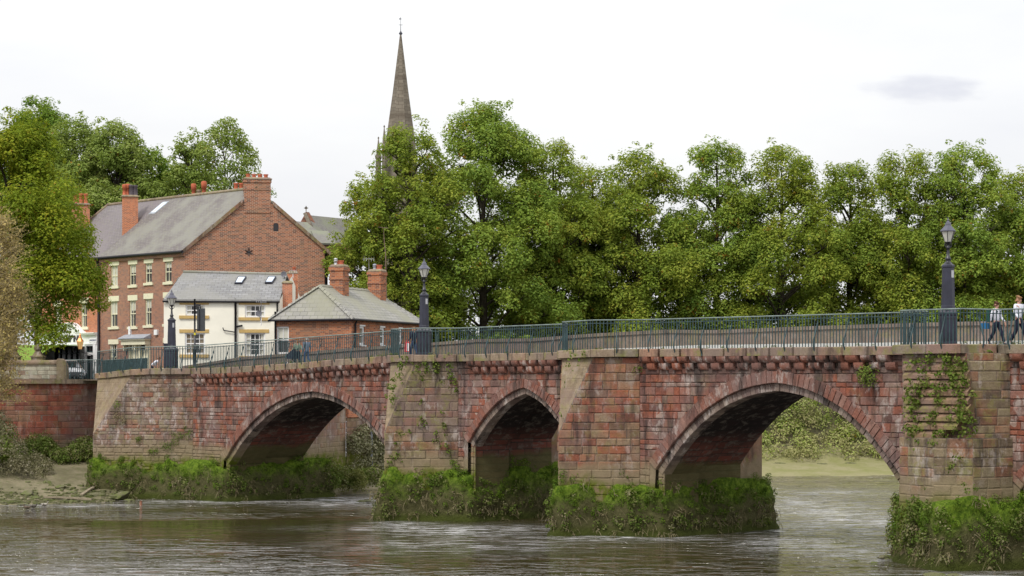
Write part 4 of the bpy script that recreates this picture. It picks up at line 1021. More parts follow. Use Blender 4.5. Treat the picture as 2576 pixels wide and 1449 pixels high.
tubeobj('downpipe', ds, .10, M_gutter, house); mb = MB(); mb.lathe(PF(KS,ZE-1.3,.16), [(.1,0),(.22,.3),(.22,.5),(.1,.55)], 8); mb.build('hopper_head', M_gutter, house, PF(KS,ZE-1,.1))
tubeobj('downpipe', [PG(GW-.15,ZE-.1,.12), PG(GW-.15,ZG,.12)], .10, M_gutter, house)
for i, w in enumerate(TOPW): sash(house, PF, w, blind=(.98,.4,.3,.3)[i], lintel=(.22,.3), sill=(.22,.19), curtains=None if i else None)
for i, w in enumerate(MIDW): sash(house, PF, w, blind=(.5,.38,.34,.3)[i], lintel=(.25,.42), sill=(.28,.19), curtains=.14)
for i, w in enumerate(GRW): sash(house, PF, w, blind=None, lintel=(.25,.38), sill=(.25,.18), curtains=.25)
for i, dd in enumerate((DOOR, DOOR2)):
    mb = MB(); PF.box(mb, dd[0]+.14, dd[1]-.14, dd[2], dd[3]-.45, -.14, -.08); dr = mb.build('door', M_cream, house, PF(dd[0], ZG))
    m2 = MB(); PF.box(m2, dd[0]+.14, dd[1]-.14, dd[3]-.38, dd[3]-.05, -.13, -.1); m2.build('fanlight', M_glass, dr, PF(dd[0], dd[3]))
    m3 = MB()
    for a in (dd[0], dd[1]-.13): PF.box(m3, a, a+.13, dd[2], dd[3], -.12, .12)
    m3.build('door_frame', M_cream, dr, PF(dd[0], ZG))
a0, zt = PF.az(315, 858); a1, _ = PF.az(381, 852); lo, hi = min(a0,a1), max(a0,a1)
mb = MB(); PF.box(mb, lo+.15, hi-.15, zt-.32, zt+.02, 0, .5); PF.box(mb, lo+.05, hi-.05, zt+.025, zt+.13, 0, .62)
for a in (lo+.2, (lo+hi)/2-.1, (lo+hi)/2+.2, hi-.35): PF.box(mb, a, a+.14, zt-.75, zt-.325, 0, .35)
cn_ = mb.build('door_canopy', M_cream, house, PF(lo, zt)); mb = MB()
mb.hexa([PF(lo,zt+.14,.7), PF(hi,zt+.14,.7), PF(hi,zt+.14,.01), PF(lo,zt+.14,.01)], [PF(lo,zt+.2,.7), PF(hi,zt+.2,.7), PF(hi,zt+.5,.01), PF(lo,zt+.5,.01)]); mb.build('canopy_roof', M_lead, cn_, PF(lo, zt))
for px, py, w_, h_ in ((329,831.5,.11,.32), (395,836,.2,.2)):
    a, z = PF.az(px, py); mb = MB(); PF.box(mb, a-w_, a+w_, z-h_, z+h_, .0, .16); mb.build('alarm_box', M_white, house, PF(a, z))
# chimneys
tb = 21.95
chimney(house, (PG(5.45,0,-.42).x, PG(5.45,0,-.42).y), GD, 2.0, .95, 19.4, tb, [(-.68,0,.17,.32,'squat'),(-.23,0,.17,.32,'squat'),(.22,0,.17,.32,'squat'),(.67,0,.17,.32,'squat')], M_brick_gable, True, 'tallest chimney, broad and flush with the gable, with four squat pots')
k, s = rks(330, 560); c = rfp(12.1, .5)
cpt = [(-.45,0,.16,.9,'tall'),(-.2,.1,.18,.95,'tall'),(.1,-.05,.2,.85,''),(.4,0,.2,.85,'')]
chimney(house, (c.x, c.y), GD, 1.25, .72, 18.0, 21.35, cpt, M_brick_pub, False, 'brick chimney rising from the middle of the front roof slope', [M_terra, M_terra, M_pot_dark, M_pot_dark])
def behind(px, k, s=1.12):
    p = C0+FD*k+G2*s; return p
p_ = Vector((PX(600,158), 158, 0)); chimney(house, (p_.x, p_.y), GD, 1.4, .7, 18.5, 21.5, [(-.2,0,.17,.75,''),(.2,0,.17,.75,'')], M_brick, False, 'low rear chimney with two orange pots behind the ridge')
p_ = Vector((PX(500,162), 162, 0)); chimney(house, (p_.x, p_.y), (1,0), 1.6, .7, 18.5, 21.35, [(-.42,0,.19,1.25,'tall'),(0,0,.2,.75,''),(.42,0,.2,1.45,'tall')], M_brick, False, 'rear chimney with two tall red hooded pots', [M_terra, M_cap, M_terra], cap=.02)
# ---- pub ----------------------------------------------------------------------
pub = empty('pub', PF(16, ZG, -4), 'orange brick pub with a white painted ground floor front, left of the drainpipe', 'pub')
PW = [fop(206,219,676,720), fop(139,155,690,730)]; PM = [fop(204,219,762.5,823), fop(139,155,770,828)]
ops = []
for w in PW+PM: ops.append((w[0], w[1], w[2], w[3]))
mb = MB(); ah = PF.az(177, 838)
wall_open(mb, PF, KS, KE, ZG, ZE, ops); mb.poly([PF(KE,ZG), PF(KE,ZG)+GD*GW, PF(KE,ZE)+GD*GW, rfp(KE,1), PF(KE,ZE)]); mb.build('wall', M_brick_pub, pub, PF(16, ZG))
for i, w in enumerate(PW): sash(pub, PF, w, lintel=(.22,.35), sill=(.25,.19), blind=.3)
for w in PM: sash(pub, PF, w, lintel=(.25,.42), sill=(.25,.2), curtains=.2)
roof_part(pub, KS, KE, slate_mat('purple_slate', (.17,.15,.155), (.21,.185,.195), (.19,.165,.175)))
mb = MB(); o1 = FD*.13; up = Vector((0,0,.24)); p0, p1 = rfp(KE,-.05), rfp(KE,1); mb.hexa([p0+o1, p1+o1, p1-o1, p0-o1], [p0+o1+up, p1+o1+up, p1-o1+up, p0-o1+up]); mb.build('verge_coping', M_mixed, pub, rfp(KE,.5))
tubeobj('gutter', [PF(KS,ZE-.12,.3), PF(KE,ZE-.12,.3)], .11, M_gutter, pub)
c = rfp(KE-.45, .55); chimney(pub, (c.x, c.y), GD, 1.45, .72, 18.2, 21.2, [(-.42,0,.17,.75,''),(0,0,.17,.85,''),(.4,0,.17,.85,'')], M_brick_pub, False, 'left end chimney with three orange pots')
# shopfront
def pa(px): return PF.az(px, 870)[0]
def pzz(px, py): return PF.az(px, py)[1]
zc_ = pzz(230, 842); FR = .28
mb = MB(); ops = []
def sop(px0, px1, py0, py1): a, b = pa(px0), pa(px1); return (min(a,b), max(a,b), pzz((px0+px1)/2, py1), pzz((px0+px1)/2, py0))
big, sm1, sm2, dr1 = sop(142,210.5,871,960), sop(113,129,872,886), sop(223,241,870,885.5), sop(224,242,894,962)
PS = Plane(PF(0,0,FR), FD)
aL, aR = pa(251), pa(103)
big = (big[0], big[1], ZG+.35, big[3]); dr1 = (dr1[0], dr1[1], ZG+.02, dr1[3])
wall_open(mb, PS, aL, aR, ZG, zc_-.1, [big, sm1, sm2, dr1], dep=.22)
mb.quad(PS(aL,ZG), PS(aL,ZG,-FR), PS(aL,zc_,-FR), PS(aL,zc_)); mb.quad(PS(aR,ZG), PS(aR,ZG,-FR), PS(aR,zc_,-FR), PS(aR,zc_))
# cornice with an arched pediment in the middle
am = (aL+aR)/2; hw = (aR-aL)*.20; n = 40; rise = .85
def ctop(a): u = abs(a-am)/((aR-aL)*.5); return zc_+rise*ss(u, .62, .18) if u < .62 else zc_
for k in range(n):
    x0, x1 = aL+(aR-aL)*k/n, aL+(aR-aL)*(k+1)/n; y0, y1 = ctop(x0), ctop(x1)
    for (d0, d1, o) in ((-.1, -.02, .10), (-.02, .09, .22), (.09, .16, .30)):
        mb.hexa([PS(x0,y0+d0,o), PS(x1,y1+d0,o), PS(x1,y1+d0,-FR+.001), PS(x0,y0+d0,-FR+.001)], [PS(x0,y0+d1,o), PS(x1,y1+d1,o), PS(x1,y1+d1,-FR+.001), PS(x0,y0+d1,-FR+.001)])
    mb.quad(PS(x0,zc_-.1), PS(x1,zc_-.1), PS(x1,y1-.1), PS(x0,y0-.1))
zf = pzz(177, 866)
PS.box(mb, aL, aR, zf-.06, zf+.04, 0, .07)
for px in (140, 212.5, 219.5, 246, 108): a = pa(px); PS.box(mb, a-.16, a+.16, ZG, zf-.07, 0, .06)
sf = mb.build('shopfront', M_white, pub, PS(am, ZG)); 
M_teal = plain('dark_green_frame', (.02,.045,.045), .4, .1)
for o_, nm, nb, tr in ((big,'bar_window',4,.78),(sm1,'side_window',0,.5),(sm2,'side_window',0,.5),(dr1,'door',0,.8)):
    g = MB(); g.quad(PS(o_[0],o_[2],-.2), PS(o_[1],o_[2],-.2), PS(o_[1],o_[3],-.2), PS(o_[0],o_[3],-.2))
    f = MB(); t_ = .06
    PS.box(f, o_[0], o_[0]+t_, o_[2], o_[3], -.19, -.1); PS.box(f, o_[1]-t_, o_[1], o_[2], o_[3], -.19, -.1); PS.box(f, o_[0]+t_, o_[1]-t_, o_[3]-t_, o_[3], -.19, -.1); PS.box(f, o_[0]+t_, o_[1]-t_, o_[2], o_[2]+t_, -.19, -.1)
    for k in range(nb): a = o_[0]+(o_[1]-o_[0])*(k+1)/(nb+1); PS.box(f, a-.06, a+.06, o_[2]+t_, o_[3]-t_, -.19, -.12)
    if nb: zz = o_[2]+(o_[3]-o_[2])*tr; PS.box(f, o_[0]+t_, o_[1]-t_, zz-.04, zz+.04, -.185, -.13)
    w_ = f.build(nm, M_teal, pub, PS(o_[0], o_[2])); g.build('pane', M_glass_dark, w_, PS(o_[0], o_[2]))
a, z = PS.az(180, 878); mb = MB(); PS.box(mb, a-.17, a+.17, z-.2, z+.25, -.18, -.17); mb.build('paper_notice', M_white, pub, PS(a, z))
a, z = PS.az(200, 925); mb = MB(); PS.box(mb, a-.35, a+.35, z-.6, z+.5, .02, .06); bd = mb.build('menu_board', M_black, pub, PS(a, z))
def text(body, pl, a, z, size, mat, root, name, sx=1.0, out=.02, ext=.012, bold=0):
    cu = bpy.data.curves.new('t', 'FONT'); cu.body = body; cu.size = size; cu.align_x = 'CENTER'; cu.align_y = 'CENTER'; cu.extrude = ext; cu.offset = bold
    ob = bpy.data.objects.new('t', cu); COL.objects.link(ob); dg = bpy.context.evaluated_depsgraph_get(); me = bpy.data.meshes.new_from_object(ob.evaluated_get(dg)); bpy.data.objects.remove(ob)
    d = -pl.d if pl.d.x < 0 else pl.d
    M_ = Matrix(((d.x*sx, 0, pl.n.x, 0), (d.y*sx, 0, pl.n.y, 0), (0, 1, 0, 0), (0,0,0,1)))
    me.transform(M_); me.materials.clear(); me.materials.append(mat); me.update()
    o = bpy.data.objects.new(name, me); COL.objects.link(o); o.location = pl(a, z, out); parent_to(o, root); return o
a, z = PS.az(171.5, 853.5); text('THE SHIP INN', PS, a, z, .78, M_sign, pub, 'sign_lettering', .80, .03, .02, .006)
a, z = PS.az(234.5, 856); mb = MB(); PS.box(mb, a-.52, a+.52, z-.16, z+.16, .0, .04); mb.build('name_plate', M_white, pub, PS(a, z)); text('HANDBRIDGE', PS, a, z, .19, plain('blue_grey_lettering', (.12,.13,.22)), pub, 'plate_lettering', .8, .05, .004)
# gold lantern on its bracket
ql = hit(201.5, 880, PF(0,0,1.5), PF.n)
lt = empty('wall_lantern', ql, 'copper topped lit lantern on a black bracket in front of the pub sign', 'lantern')
M_copper = plain('polished_copper', (.62,.25,.08), .35, .15, .5, 6, .5)
def amber():
    m = NT('amber_lit_glass'); e = m.n('Emission', Color=(1,.62,.25,1), Strength=.55); m.t.links.new(e.outputs[0], m.out.inputs[0]); return m.m
s_ = 1.0; zb = ql.z+.05
mb = MB(); mb.lathe((ql.x, ql.y, zb), [(.13,0),(.26,.62)], 6, 0, False); mb.build('lantern_glass', amber(), lt, ql)
mb = MB(); mb.lathe((ql.x, ql.y, zb+.62), [(.30,0),(.14,.25),(.12,.32),(.08,.42),(.09,.5),(.02,.62)], 6, 0, False); mb.build('lantern_top', M_copper, lt, ql)
mb = MB()
for k in range(6):
    an = 2*math.pi*k/6; mb.tube([(ql.x+.135*math.cos(an), ql.y+.135*math.sin(an), zb), (ql.x+.27*math.cos(an), ql.y+.27*math.sin(an), zb+.62)], .014, 5)
mb.build('lantern_frame', M_copper, lt, ql)
be = ql-PF.n*1.45; bz = ql.z-.18
mb = MB(); mb.tube([(ql.x, ql.y, zb), (ql.x, ql.y, bz)], .03); mb.tube([(ql.x, ql.y, bz), (be.x, be.y, bz)], .03, 6); mb.tube([(ql.x, ql.y, bz), ((ql.x+be.x)/2, (ql.y+be.y)/2, bz-.12), (be.x, be.y, bz-.35)], .02, 6); mb.build('bracket', M_black, lt, ql)
# ---- white cottage --------------------------------------------------------------
DW = 128.0; wc = empty('white_cottage', (PX(560,DW), DW+3, 6.95), 'cream rendered cottage with tan lintels and a grey slate roof', 'house')
PWc = Plane((PX(412,DW), DW), (1,.012)); Lw = (PX(702,DW)-PX(412,DW)); ze = PZ(757.5, DW)
def wo(x0, x1, y0, y1): return fop(402.5+x0*.2083, 402.5+x1*.2083, 637.5+y0*.2083, 637.5+y1*.2083, PWc)
WU = [wo(308,540,618,750), wo(1025,1272,618,772)]; WL = [wo(300,545,958,1220), wo(1022,1270,958,1240)]
mb = MB(); wall_open(mb, PWc, 0, Lw, 6.5, ze, WU+WL)
dpt = 6.2; sh = Vector((.75, 0, 0))
def wp(a, y, z): p = PWc(a, z, -y); return p+sh*(y/dpt*1.0)*1.3
mb.poly([wp(Lw,0,6.9), wp(Lw,dpt,6.9), wp(Lw,dpt,ze), wp(Lw,dpt/2,13.5), wp(Lw,0,ze)]); mb.poly([wp(0,0,6.9), wp(0,dpt,6.9), wp(0,dpt,ze), wp(0,dpt/2,13.5), wp(0,0,ze)])
mb.build('wall', M_render, wc, PWc(0,6.9))
eL, eR = P(411,756.5,DW-.22), P(703.5,758,DW-.15); rL, rR = P(461,688.5,131), P(722,694.5,131)
rfn = (eR-eL).cross(rL-eL).normalized()
mb = MB(); t_ = Vector((0,0,.1)); hog = (rL+rR)/2+Vector((0,0,-.03))
b1, b2 = Vector((rL.x+.5, 134.3, ze)), Vector((rR.x+.5, 134.3, ze))
mb.raw([eL,eR,rR,rL,eL+t_,eR+t_,rR+t_,rL+t_], [(0,1,2,3),(7,6,5,4),(0,1,5,4),(0,3,7,4),(1,2,6,5)]); mb.raw([rL,rR,b2,b1,rL+t_,rR+t_,b2+t_,b1+t_], [(0,1,2,3),(7,6,5,4),(0,3,7,4),(1,2,6,5)])
wr_ = mb.build('roof', M_slate_white, wc, rL); mb = MB(); mb.tube([rL+t_*1.2, rR+t_*1.2], .10, 8); mb.build('ridge_tiles', M_slate_low, wr_, rL)
rp0 = eL+t_
for q in (((900,372),(990,372),(1045,290),(945,290)), ((1265,365),(1355,365),(1405,290),(1310,290))):
    pts = [hit(402.5+x*.2083, 637.5+y*.2083, rp0, rfn) for x, y in q]; nn = rfn if rfn.z > 0 else -rfn; cc = sum(pts, Vector())/4
    mb = MB(); mb.hexa([p-nn*.02 for p in pts], [p+nn*.10 for p in pts]); s_ = mb.build('skylight', M_blackblue, wr_, cc)
    mb = MB(); mb.poly([cc+(p-cc)*.78+nn*.105 for p in pts]); mb.build('skylight_glass', M_skyglass, s_, cc)
for i, w in enumerate(WU): sash(wc, PWc, w, M_white, bars=3, rows=1, lintel=(.38,.11), sill=(.4,.2), lint_mat=M_tan, curtains=.18, fw=.10, rail=.48)
for i, w in enumerate(WL): sash(wc, PWc, w, M_white, bars=3, rows=2, lintel=(.35,.22), sill=(.35,.2), lint_mat=M_tan, curtains=.35 if i == 0 else .22, fw=.10, rail=.5)
tubeobj('gutter', [PWc(-.05,ze-.02,.16), PWc(Lw+.05,ze-.04,.16)], .07, M_gutter, wc)
a, _ = PWc.az(593, 800); _, z1_ = PWc.az(593, 820); _, z2_ = PWc.az(593, 832)
mb = MB(); mb.tube([PWc(a,ze+.15,.12), PWc(a,7.0,.12)], .075); mb.tube([PWc(a,z1_-.05,.12), PWc(a+.45,z1_+.02,.12)], .06); mb.tube([PWc(a,z2_-.1,.12), PWc(a-.75,z2_+.02,.12), PWc(a-.82,z2_+.2,.12)], .035); mb.build('downpipe', M_gutter, wc, PWc(a,8,.1))
tubeobj('downpipe', [PWc(Lw-.12,ze-.05,.1), PWc(Lw-.12,7.0,.1)], .05, M_gutter, wc)
c1_ = P(723, 760, 129.3); chimney(wc, (c1_.x, c1_.y), (1,.1), .64, .6, 9.5, PZ(713.5,129.3), [], M_brick_pub, False, 'lower brick stack at the right end of the cottage roof', cap=.05)
c2_ = P(736, 740, 132.5); chimney(wc, (c2_.x, c2_.y), (1,.1), .72, .6, 10, PZ(689,132.5), [(.1,0,.11,.34,'')], M_brick_pub, False, 'taller brick stack with one red pot beside the dish', cap=.02)
def dish(root, c, r, aim=(-.25,-.95,.15)):
    mb = MB(); a = Vector(aim).normalized(); rt = a.cross(Vector((0,0,1))).normalized(); up = rt.cross(a); c = Vector(c); vs = [c]; n = 14
    for rr_, dd in ((.5, .03), (1, .11)):
        for k in range(n): an = 2*math.pi*k/n; vs.append(c+(rt*math.cos(an)+up*math.sin(an))*r*rr_+a*dd*r*2)
    fs = [(0, 1+k, 1+(k+1) % n) for k in range(n)]+[(1+k, n+1+k, n+1+(k+1) % n, 1+(k+1) % n) for k in range(n)]
    mb.raw(vs, fs, 0, True); mb.tube([c-a*.0, c-a*.3-up*.35], .03, 6); mb.tube([c-up*r*.9+a*.1, c+a*r*1.4-up*r*.3], .015, 5); return mb.build('satellite_dish', M_mesh, root, c)
dish(wc, P(714, 690, 130.4), .2*1.0)
def aerial(root, base, h, n=6, w=.55, aim=(1,.2,0), name='aerial'):
    mb = MB(); b = Vector(base); mb.tube([b, b+Vector((0,0,h))], .022, 5); a = Vector(aim).normalized(); s = Vector((-a.y, a.x, 0)); t = b+Vector((0,0,h-.05))
    mb.tube([t-a*w*.7, t+a*w*.7], .014, 4)
    for k in range(n): p = t-a*w*.65+a*w*1.3*k/(n-1); mb.tube([p-s*w*.28+Vector((0,0,-.0)), p+s*w*.28], .010, 4); mb.tube([p-Vector((0,0,.14)), p+Vector((0,0,.14))], .010, 4)
    return mb.build(name, M_alu, root, b)
aerial(wc, P(737, 700, 131.6), .55, 5, .35)
# ---- low brick house --------------------------------------------------------------
K = Vector((PX(884,120), 120, 0)); RD = Vector((.367,.93,0)).normalized(); LD = Vector((-.93,.367,0)).normalized(); WLn, LN = 5.25, 10.1; zE, zR, z0_ = PZ(800,120), 12.45, 6.5
PL_, PR_ = Plane(K, LD), Plane(K, RD); K2 = K+LD*WLn; RR_ = K+RD*LN
lh = empty('low_brick_house', K+LD*2.5+RD*5+Vector((0,0,6.9)), 'single storey brick house with a hipped slate roof and two stout chimneys', 'house')
wl1 = fop(695,726.5,821,890.6,PL_); wr1 = [fop(905,917.5,821,868,PR_), fop(956,967.5,824,868,PR_), fop(1003,1012,827,866,PR_)]
mb = MB(); wall_open(mb, PL_, 0, WLn, z0_, zE, [wl1]); wall_open(mb, PR_, 0, LN, z0_, zE, wr1)
up3 = lambda v, z: Vector((v.x, v.y, z))
mb.quad(up3(RR_,z0_), up3(RR_+LD*WLn,z0_), up3(RR_+LD*WLn,zE), up3(RR_,zE)); mb.quad(up3(K2,z0_), up3(K2+RD*LN,z0_), up3(K2+RD*LN,zE), up3(K2,zE))
mb.build('wall', M_brick_low, lh, up3(K,7))
ov = .28; e1 = K-LD*ov-RD*ov; e2 = K2+LD*ov-RD*ov; e3 = K2+LD*ov+RD*(LN+ov); e4 = RR_-LD*ov+RD*ov
p1 = K+LD*(WLn/2)+RD*.95; p2 = RR_+LD*(WLn/2)-RD*1.7
pe = [up3(v,zE-.02) for v in (e1,e2,e3,e4)]; q1, q2 = up3(p1,zR), up3(p2,zR)
mb = MB(); mb.poly([pe[1],pe[0],q1]); mb.poly([pe[0],pe[3],q2,q1]); mb.poly([pe[3],pe[2],q2]); mb.poly([pe[2],pe[1],q1,q2]); lo_ = [v-Vector((0,0,.1)) for v in pe]
for a_, b_ in ((0,1),(1,2),(2,3),(3,0)): mb.poly([pe[a_], pe[b_], lo_[b_], lo_[a_]])
lr = mb.build('roof', M_slate_low, lh, q1)
mb = MB()
def tiles(a, b, n, wd=.15):
    for k in range(n):
        u0, u1 = k/n, (k+.92)/n; A, C_ = a.lerp(b, u0), a.lerp(b, u1); d = (b-a).normalized(); s = d.cross(Vector((0,0,1))).normalized()*wd; up = Vector((0,0,.07+.03*(k % 2)))
        dn = Vector((0,0,-.06)); mb.raw([A-s+dn, A+up, A+s+dn, C_-s+dn, C_+up*.8, C_+s+dn], [(0,1,4,3),(1,2,5,4),(0,2,1),(3,4,5)])
tiles(pe[0], q1, 13, .17); tiles(pe[1], q1, 13, .17); tiles(q1, q2, 22, .13); tiles(pe[3], q2, 13, .15)
mb.build('hip_tiles', M_slate_low, lr, q1)
mb = MB(); mb.tube([v-Vector((0,0,.08)) for v in (pe[1], pe[0], pe[3])], .07, 6, 0, False); mb.build('gutter', M_gutter, lh, pe[0])
mb = MB(); mb.tube([PR_(.35,zE-.1,.2), PR_(.35,zE-.35,.1), PR_(.35,z0_,.1)], .06); mb.build('downpipe', M_gutter, lh, PR_(.3,8)); mb = MB(); mb.tube([PL_(WLn-.15,zE+.45,.16), PL_(WLn-.15,z0_,.1)], .06); mb.build('downpipe', M_gutter, lh, PL_(WLn-.2,8))
sash(lh, PL_, wl1, M_white, bars=1, lintel=(.03,.1), sill=(.1,.1), lint_mat=M_brick_low, blind=.42, fw=.1, rail=.52)
for w in wr1: sash(lh, PR_, w, M_white, bars=0, lintel=(.03,.09), sill=(.03,.08), lint_mat=M_white, glassm=M_skyglass if w is wr1[0] else M_glass, curtains=.4, fw=.12)
def cc(px, D): return Vector((PX(px, D), D, 0))
c1_ = p1.lerp(p2, .29)-LD*.55; c2_ = p1.lerp(p2, .93)-LD*.55
k1_ = cc(853.5, 123.6); k2_ = cc(948.5, 128.4)
chimney(lh, (k1_.x, k1_.y), RD, .82, .92, 11.0, PZ(672.5,123.6), [(-.2,.15,.13,.45,'cowl'),(.05,-.1,.17,.3,'squat'),(.25,.1,.15,.3,'squat')], M_brick_low, True, 'nearer of the two brick chimneys, with a steel cowl', [M_alu, M_terra, M_terra], cap=.02)
chimney(lh, (k2_.x, k2_.y), RD, .82, .92, 10.8, PZ(684,128.4), [(-.15,.1,.13,.4,'cowl'),(0,-.15,.2,.32,'squat'),(.2,.1,.18,.32,'squat')], M_brick_low, True, 'farther brick chimney beside the tall aerial', [M_lead, M_terra, M_terra], cap=.02)
aerial(lh, P(928, 735, 128.6), 2.2, 5, .5, (1,-.1,0)); 
mb = MB(); pth = [P(972,750,129), P(971,690,129), P(970,640,129), P(966,600,129), P(965,572,129)]; mb.tube(pth, [.04,.035,.03,.025,.02], 5); tp = pth[-1]; mb.tube([tp-Vector((.35,0,-.02)), tp+Vector((.3,0,-.06))], .02, 4); mb.build('aerial', plain('rusty_mast', (.18,.12,.09)), lh, pth[0])
aerial(lh, P(657,820,121.5), 1.6, 6, .45, (1,.3,0)); dish(lh, P(652, 789, 121.5), .2)
# ---- church ------------------------------------------------------------------------
ch = empty('church', (PX(1007,300), 300, 6.5), 'distant brown stone church with a tall slender spire above the trees', 'church')
M_spire = NT('spire_stone'); m = M_spire; p = m.pos(); br = m.n('TexBrick', {'offset': .5}, Scale=1.0, Mortar_Size=.03, Brick_Width=1.1, Row_Height=.55); m.set(br.inputs['Vector'], m.uv())
m.set(br.inputs['Color1'], (.165,.145,.115)); m.set(br.inputs['Color2'], (.225,.195,.155)); m.set(br.inputs['Mortar'], (.10,.08,.065))
zb_ = m.math('FRACT', m.math('MULTIPLY', m.z(), .17)); n_ = m.noise(.4, p, 5)
c_ = m.mix(m.math('MULTIPLY', m.step(zb_, .86, .9), .5), br.outputs['Color'], (.09,.07,.055)); c_ = m.mix(m.step(n_, .45, .65, 0, .5), c_, (.12,.10,.075)); M_spire = m.bsdf(c_, .95, None, .1)
sx, sy = PX(1008, 300), 300.0
mb = MB(); mb.lathe((sx, sy, 0), [(3.15,33.0),(2.35,43.0),(1.25,50.5),(.12,59.2)], 8, 0, False, R(22.5)); mb.box((sx, sy, 20), (6.6, 6.6, 27)); 
mb.build('spire', M_spire, ch, (sx, sy, 20))
mb = MB(); mb.lathe((sx, sy, 59.1), [(.16,0),(.3,.2),(.16,.4),(.05,.6),(.03,1.6)], 8); mb.box((sx, sy, 60.6), (.6,.05,.05)); mb.box((sx-.08, sy, 61.5), (.34,.04,.14)); mb.tube([(sx,sy,60.3),(sx,sy,61.8)], .028, 5); mb.build('weathervane', M_blackblue, ch, (sx, sy, 60))
for px, py, wpx in ((952,348,13),(966.6,319,11)):
    x, z = PX(px, 297), PZ(py, 297); r = wpx*.0594*.54
    mb = MB(); mb.lathe((x, 297, 0), [(r,15),(r,z-3.1),(r*1.25,z-3.0),(r*1.25,z-2.7),(r*.9,z-2.6),(.05,z)], 8, 0, False, R(22.5)); mb.lathe((x,297,z-.1), [(.08,0),(.14,.15),(.03,.35)], 6); mb.build('pinnacle', M_spire, ch, (x, 297, z))
D1, D2 = 286, 292
def sheet(mb, pts, mi=0, th=.25): 
    q = [P(a, b, c) for a, b, c in pts]; n = (q[1]-q[0]).cross(q[2]-q[0]).normalized(); n = n if n.z > 0 else -n
    m = len(q); mb.raw([v for v in q]+[v-n*th for v in q], [tuple(range(m)), tuple(reversed(range(m, 2*m)))]+[(k, (k+1) % m, m+(k+1) % m, m+k) for k in range(m)], mi)
M_churchred = brick_mat('church_red_stone', (.30,.14,.09), (.24,.11,.07), (.15,.08,.06), (.3,.2,.15), .7, .35)
mb = MB(); nv = [P(755,560,286), P(770,533,286), P(797,582,286.5)]
bx = [P(755,560,286), P(770,533,286), P(797,582,286.5), P(800,640,286.5), P(755,640,286)]
bkk = Vector((.4, .5, 0)); mb.raw(bx+[v+bkk for v in bx], [(0,1,2,3,4),(9,8,7,6,5),(0,1,6,5),(1,2,7,6),(2,3,8,7)]); mb.build('nave_gable', M_churchred, ch, bx[0])
mb = MB(); sheet(mb, [(775,541,287),(885,552,296),(905,622,292),(806,612,283)]); sheet(mb, [(770,533,286.1),(775,541,287),(806,612,283),(799,600,283)], 1, .5); mb.build('nave_roof', [M_slate_church, M_spire], ch, P(775,541,287))
mb = MB(); sheet(mb, [(738,556,284),(772,559,284),(838,612,279),(790,609,279)]); sheet(mb, [(782,579,281),(825,581,281),(846,612,277),(798,611,277)]); mb.build('aisle_roof', M_slate_church, ch, P(750,560,284))
mb = MB(); q = [P(790,611,278.8), P(850,613,277.5), P(850,680,277.5), P(790,680,278.8)]; mb.raw(q+[v+Vector((2,6,0)) for v in q], [(0,1,2,3),(0,1,5,4),(1,2,6,5),(0,3,7,4)]); mb.build('aisle_wall', M_churchred, ch, q[0])
mb = MB(); cx_ = P(770,533,286); mb.tube([cx_, cx_+Vector((0,0,.85))], .07, 6); mb.box(cx_+Vector((0,0,.55)), (.6,.1,.12)); mb.box(cx_+Vector((0,0,.55)), (.3,.1,.3)); mb.build('gable_cross', M_spire, ch, cx_)
# ------------------------------------------------------------------ foliage
def unit(a): return a/np.maximum(1e-9, np.linalg.norm(a, axis=1, keepdims=True))
def leaf_verts(c, nrm, size, asp=.62):
    N = len(c); rv = unit(rng.normal(size=(N, 3))); t = unit(np.cross(nrm, rv)); b = np.cross(nrm, t); s = size[:, None]
    fold = nrm*s*.12
    return np.stack([c-t*s*.5, c+b*s*asp*.5+fold, c+t*s*.5, c-b*s*asp*.5+fold], 1).reshape(-1, 3)
def cloud(clumps, dens, size, flat=.78, up=.55, shell=(.5, 1.06), low=-.55, jit=.7):
    C, Nn = [], []
    for (x, y, z, r) in clumps:
        n = int(dens*r*r); d = unit(rng.normal(size=(int(n*1.6)+4, 3))); d = d[d[:, 2] > low-rng.random(len(d))*.5][:n]
        # lumpy surface: sub-lobes
        lob = unit(rng.normal(size=(7, 3))); w = np.max(d @ lob.T, axis=1)
        rad = r*(shell[0]+(shell[1]-shell[0])*rng.random(len(d))**.45)*(.72+.38*w)
        p = d*rad[:, None]; p[:, 2] *= flat
        C.append(p+np.array([x, y, z])); Nn.append(unit(d+np.array([0, 0, up])+rng.normal(size=d.shape)*jit*.6))
    C = np.concatenate(C); Nn = np.concatenate(Nn)
    return leaf_verts(C, Nn, size*(.6+.8*rng.random(len(C))))
PROF_LIME = [(0,.7),(.1,.95),(.35,1.0),(.6,.93),(.75,.78),(.87,.60),(.95,.42),(1,.22)]
PROF_ROUND = [(0,.45),(.15,.85),(.4,1.0),(.65,.95),(.82,.72),(.94,.4),(1,.15)]
PROF_CONE = [(0,.8),(.3,1.0),(.5,.9),(.7,.7),(.88,.42),(1,.2)]
def prof(f, P_):
    for (a, ra), (b, rb) in zip(P_, P_[1:]):
        if a <= f <= b: return ra+(rb-ra)*(f-a)/(b-a)
    return P_[-1][1]
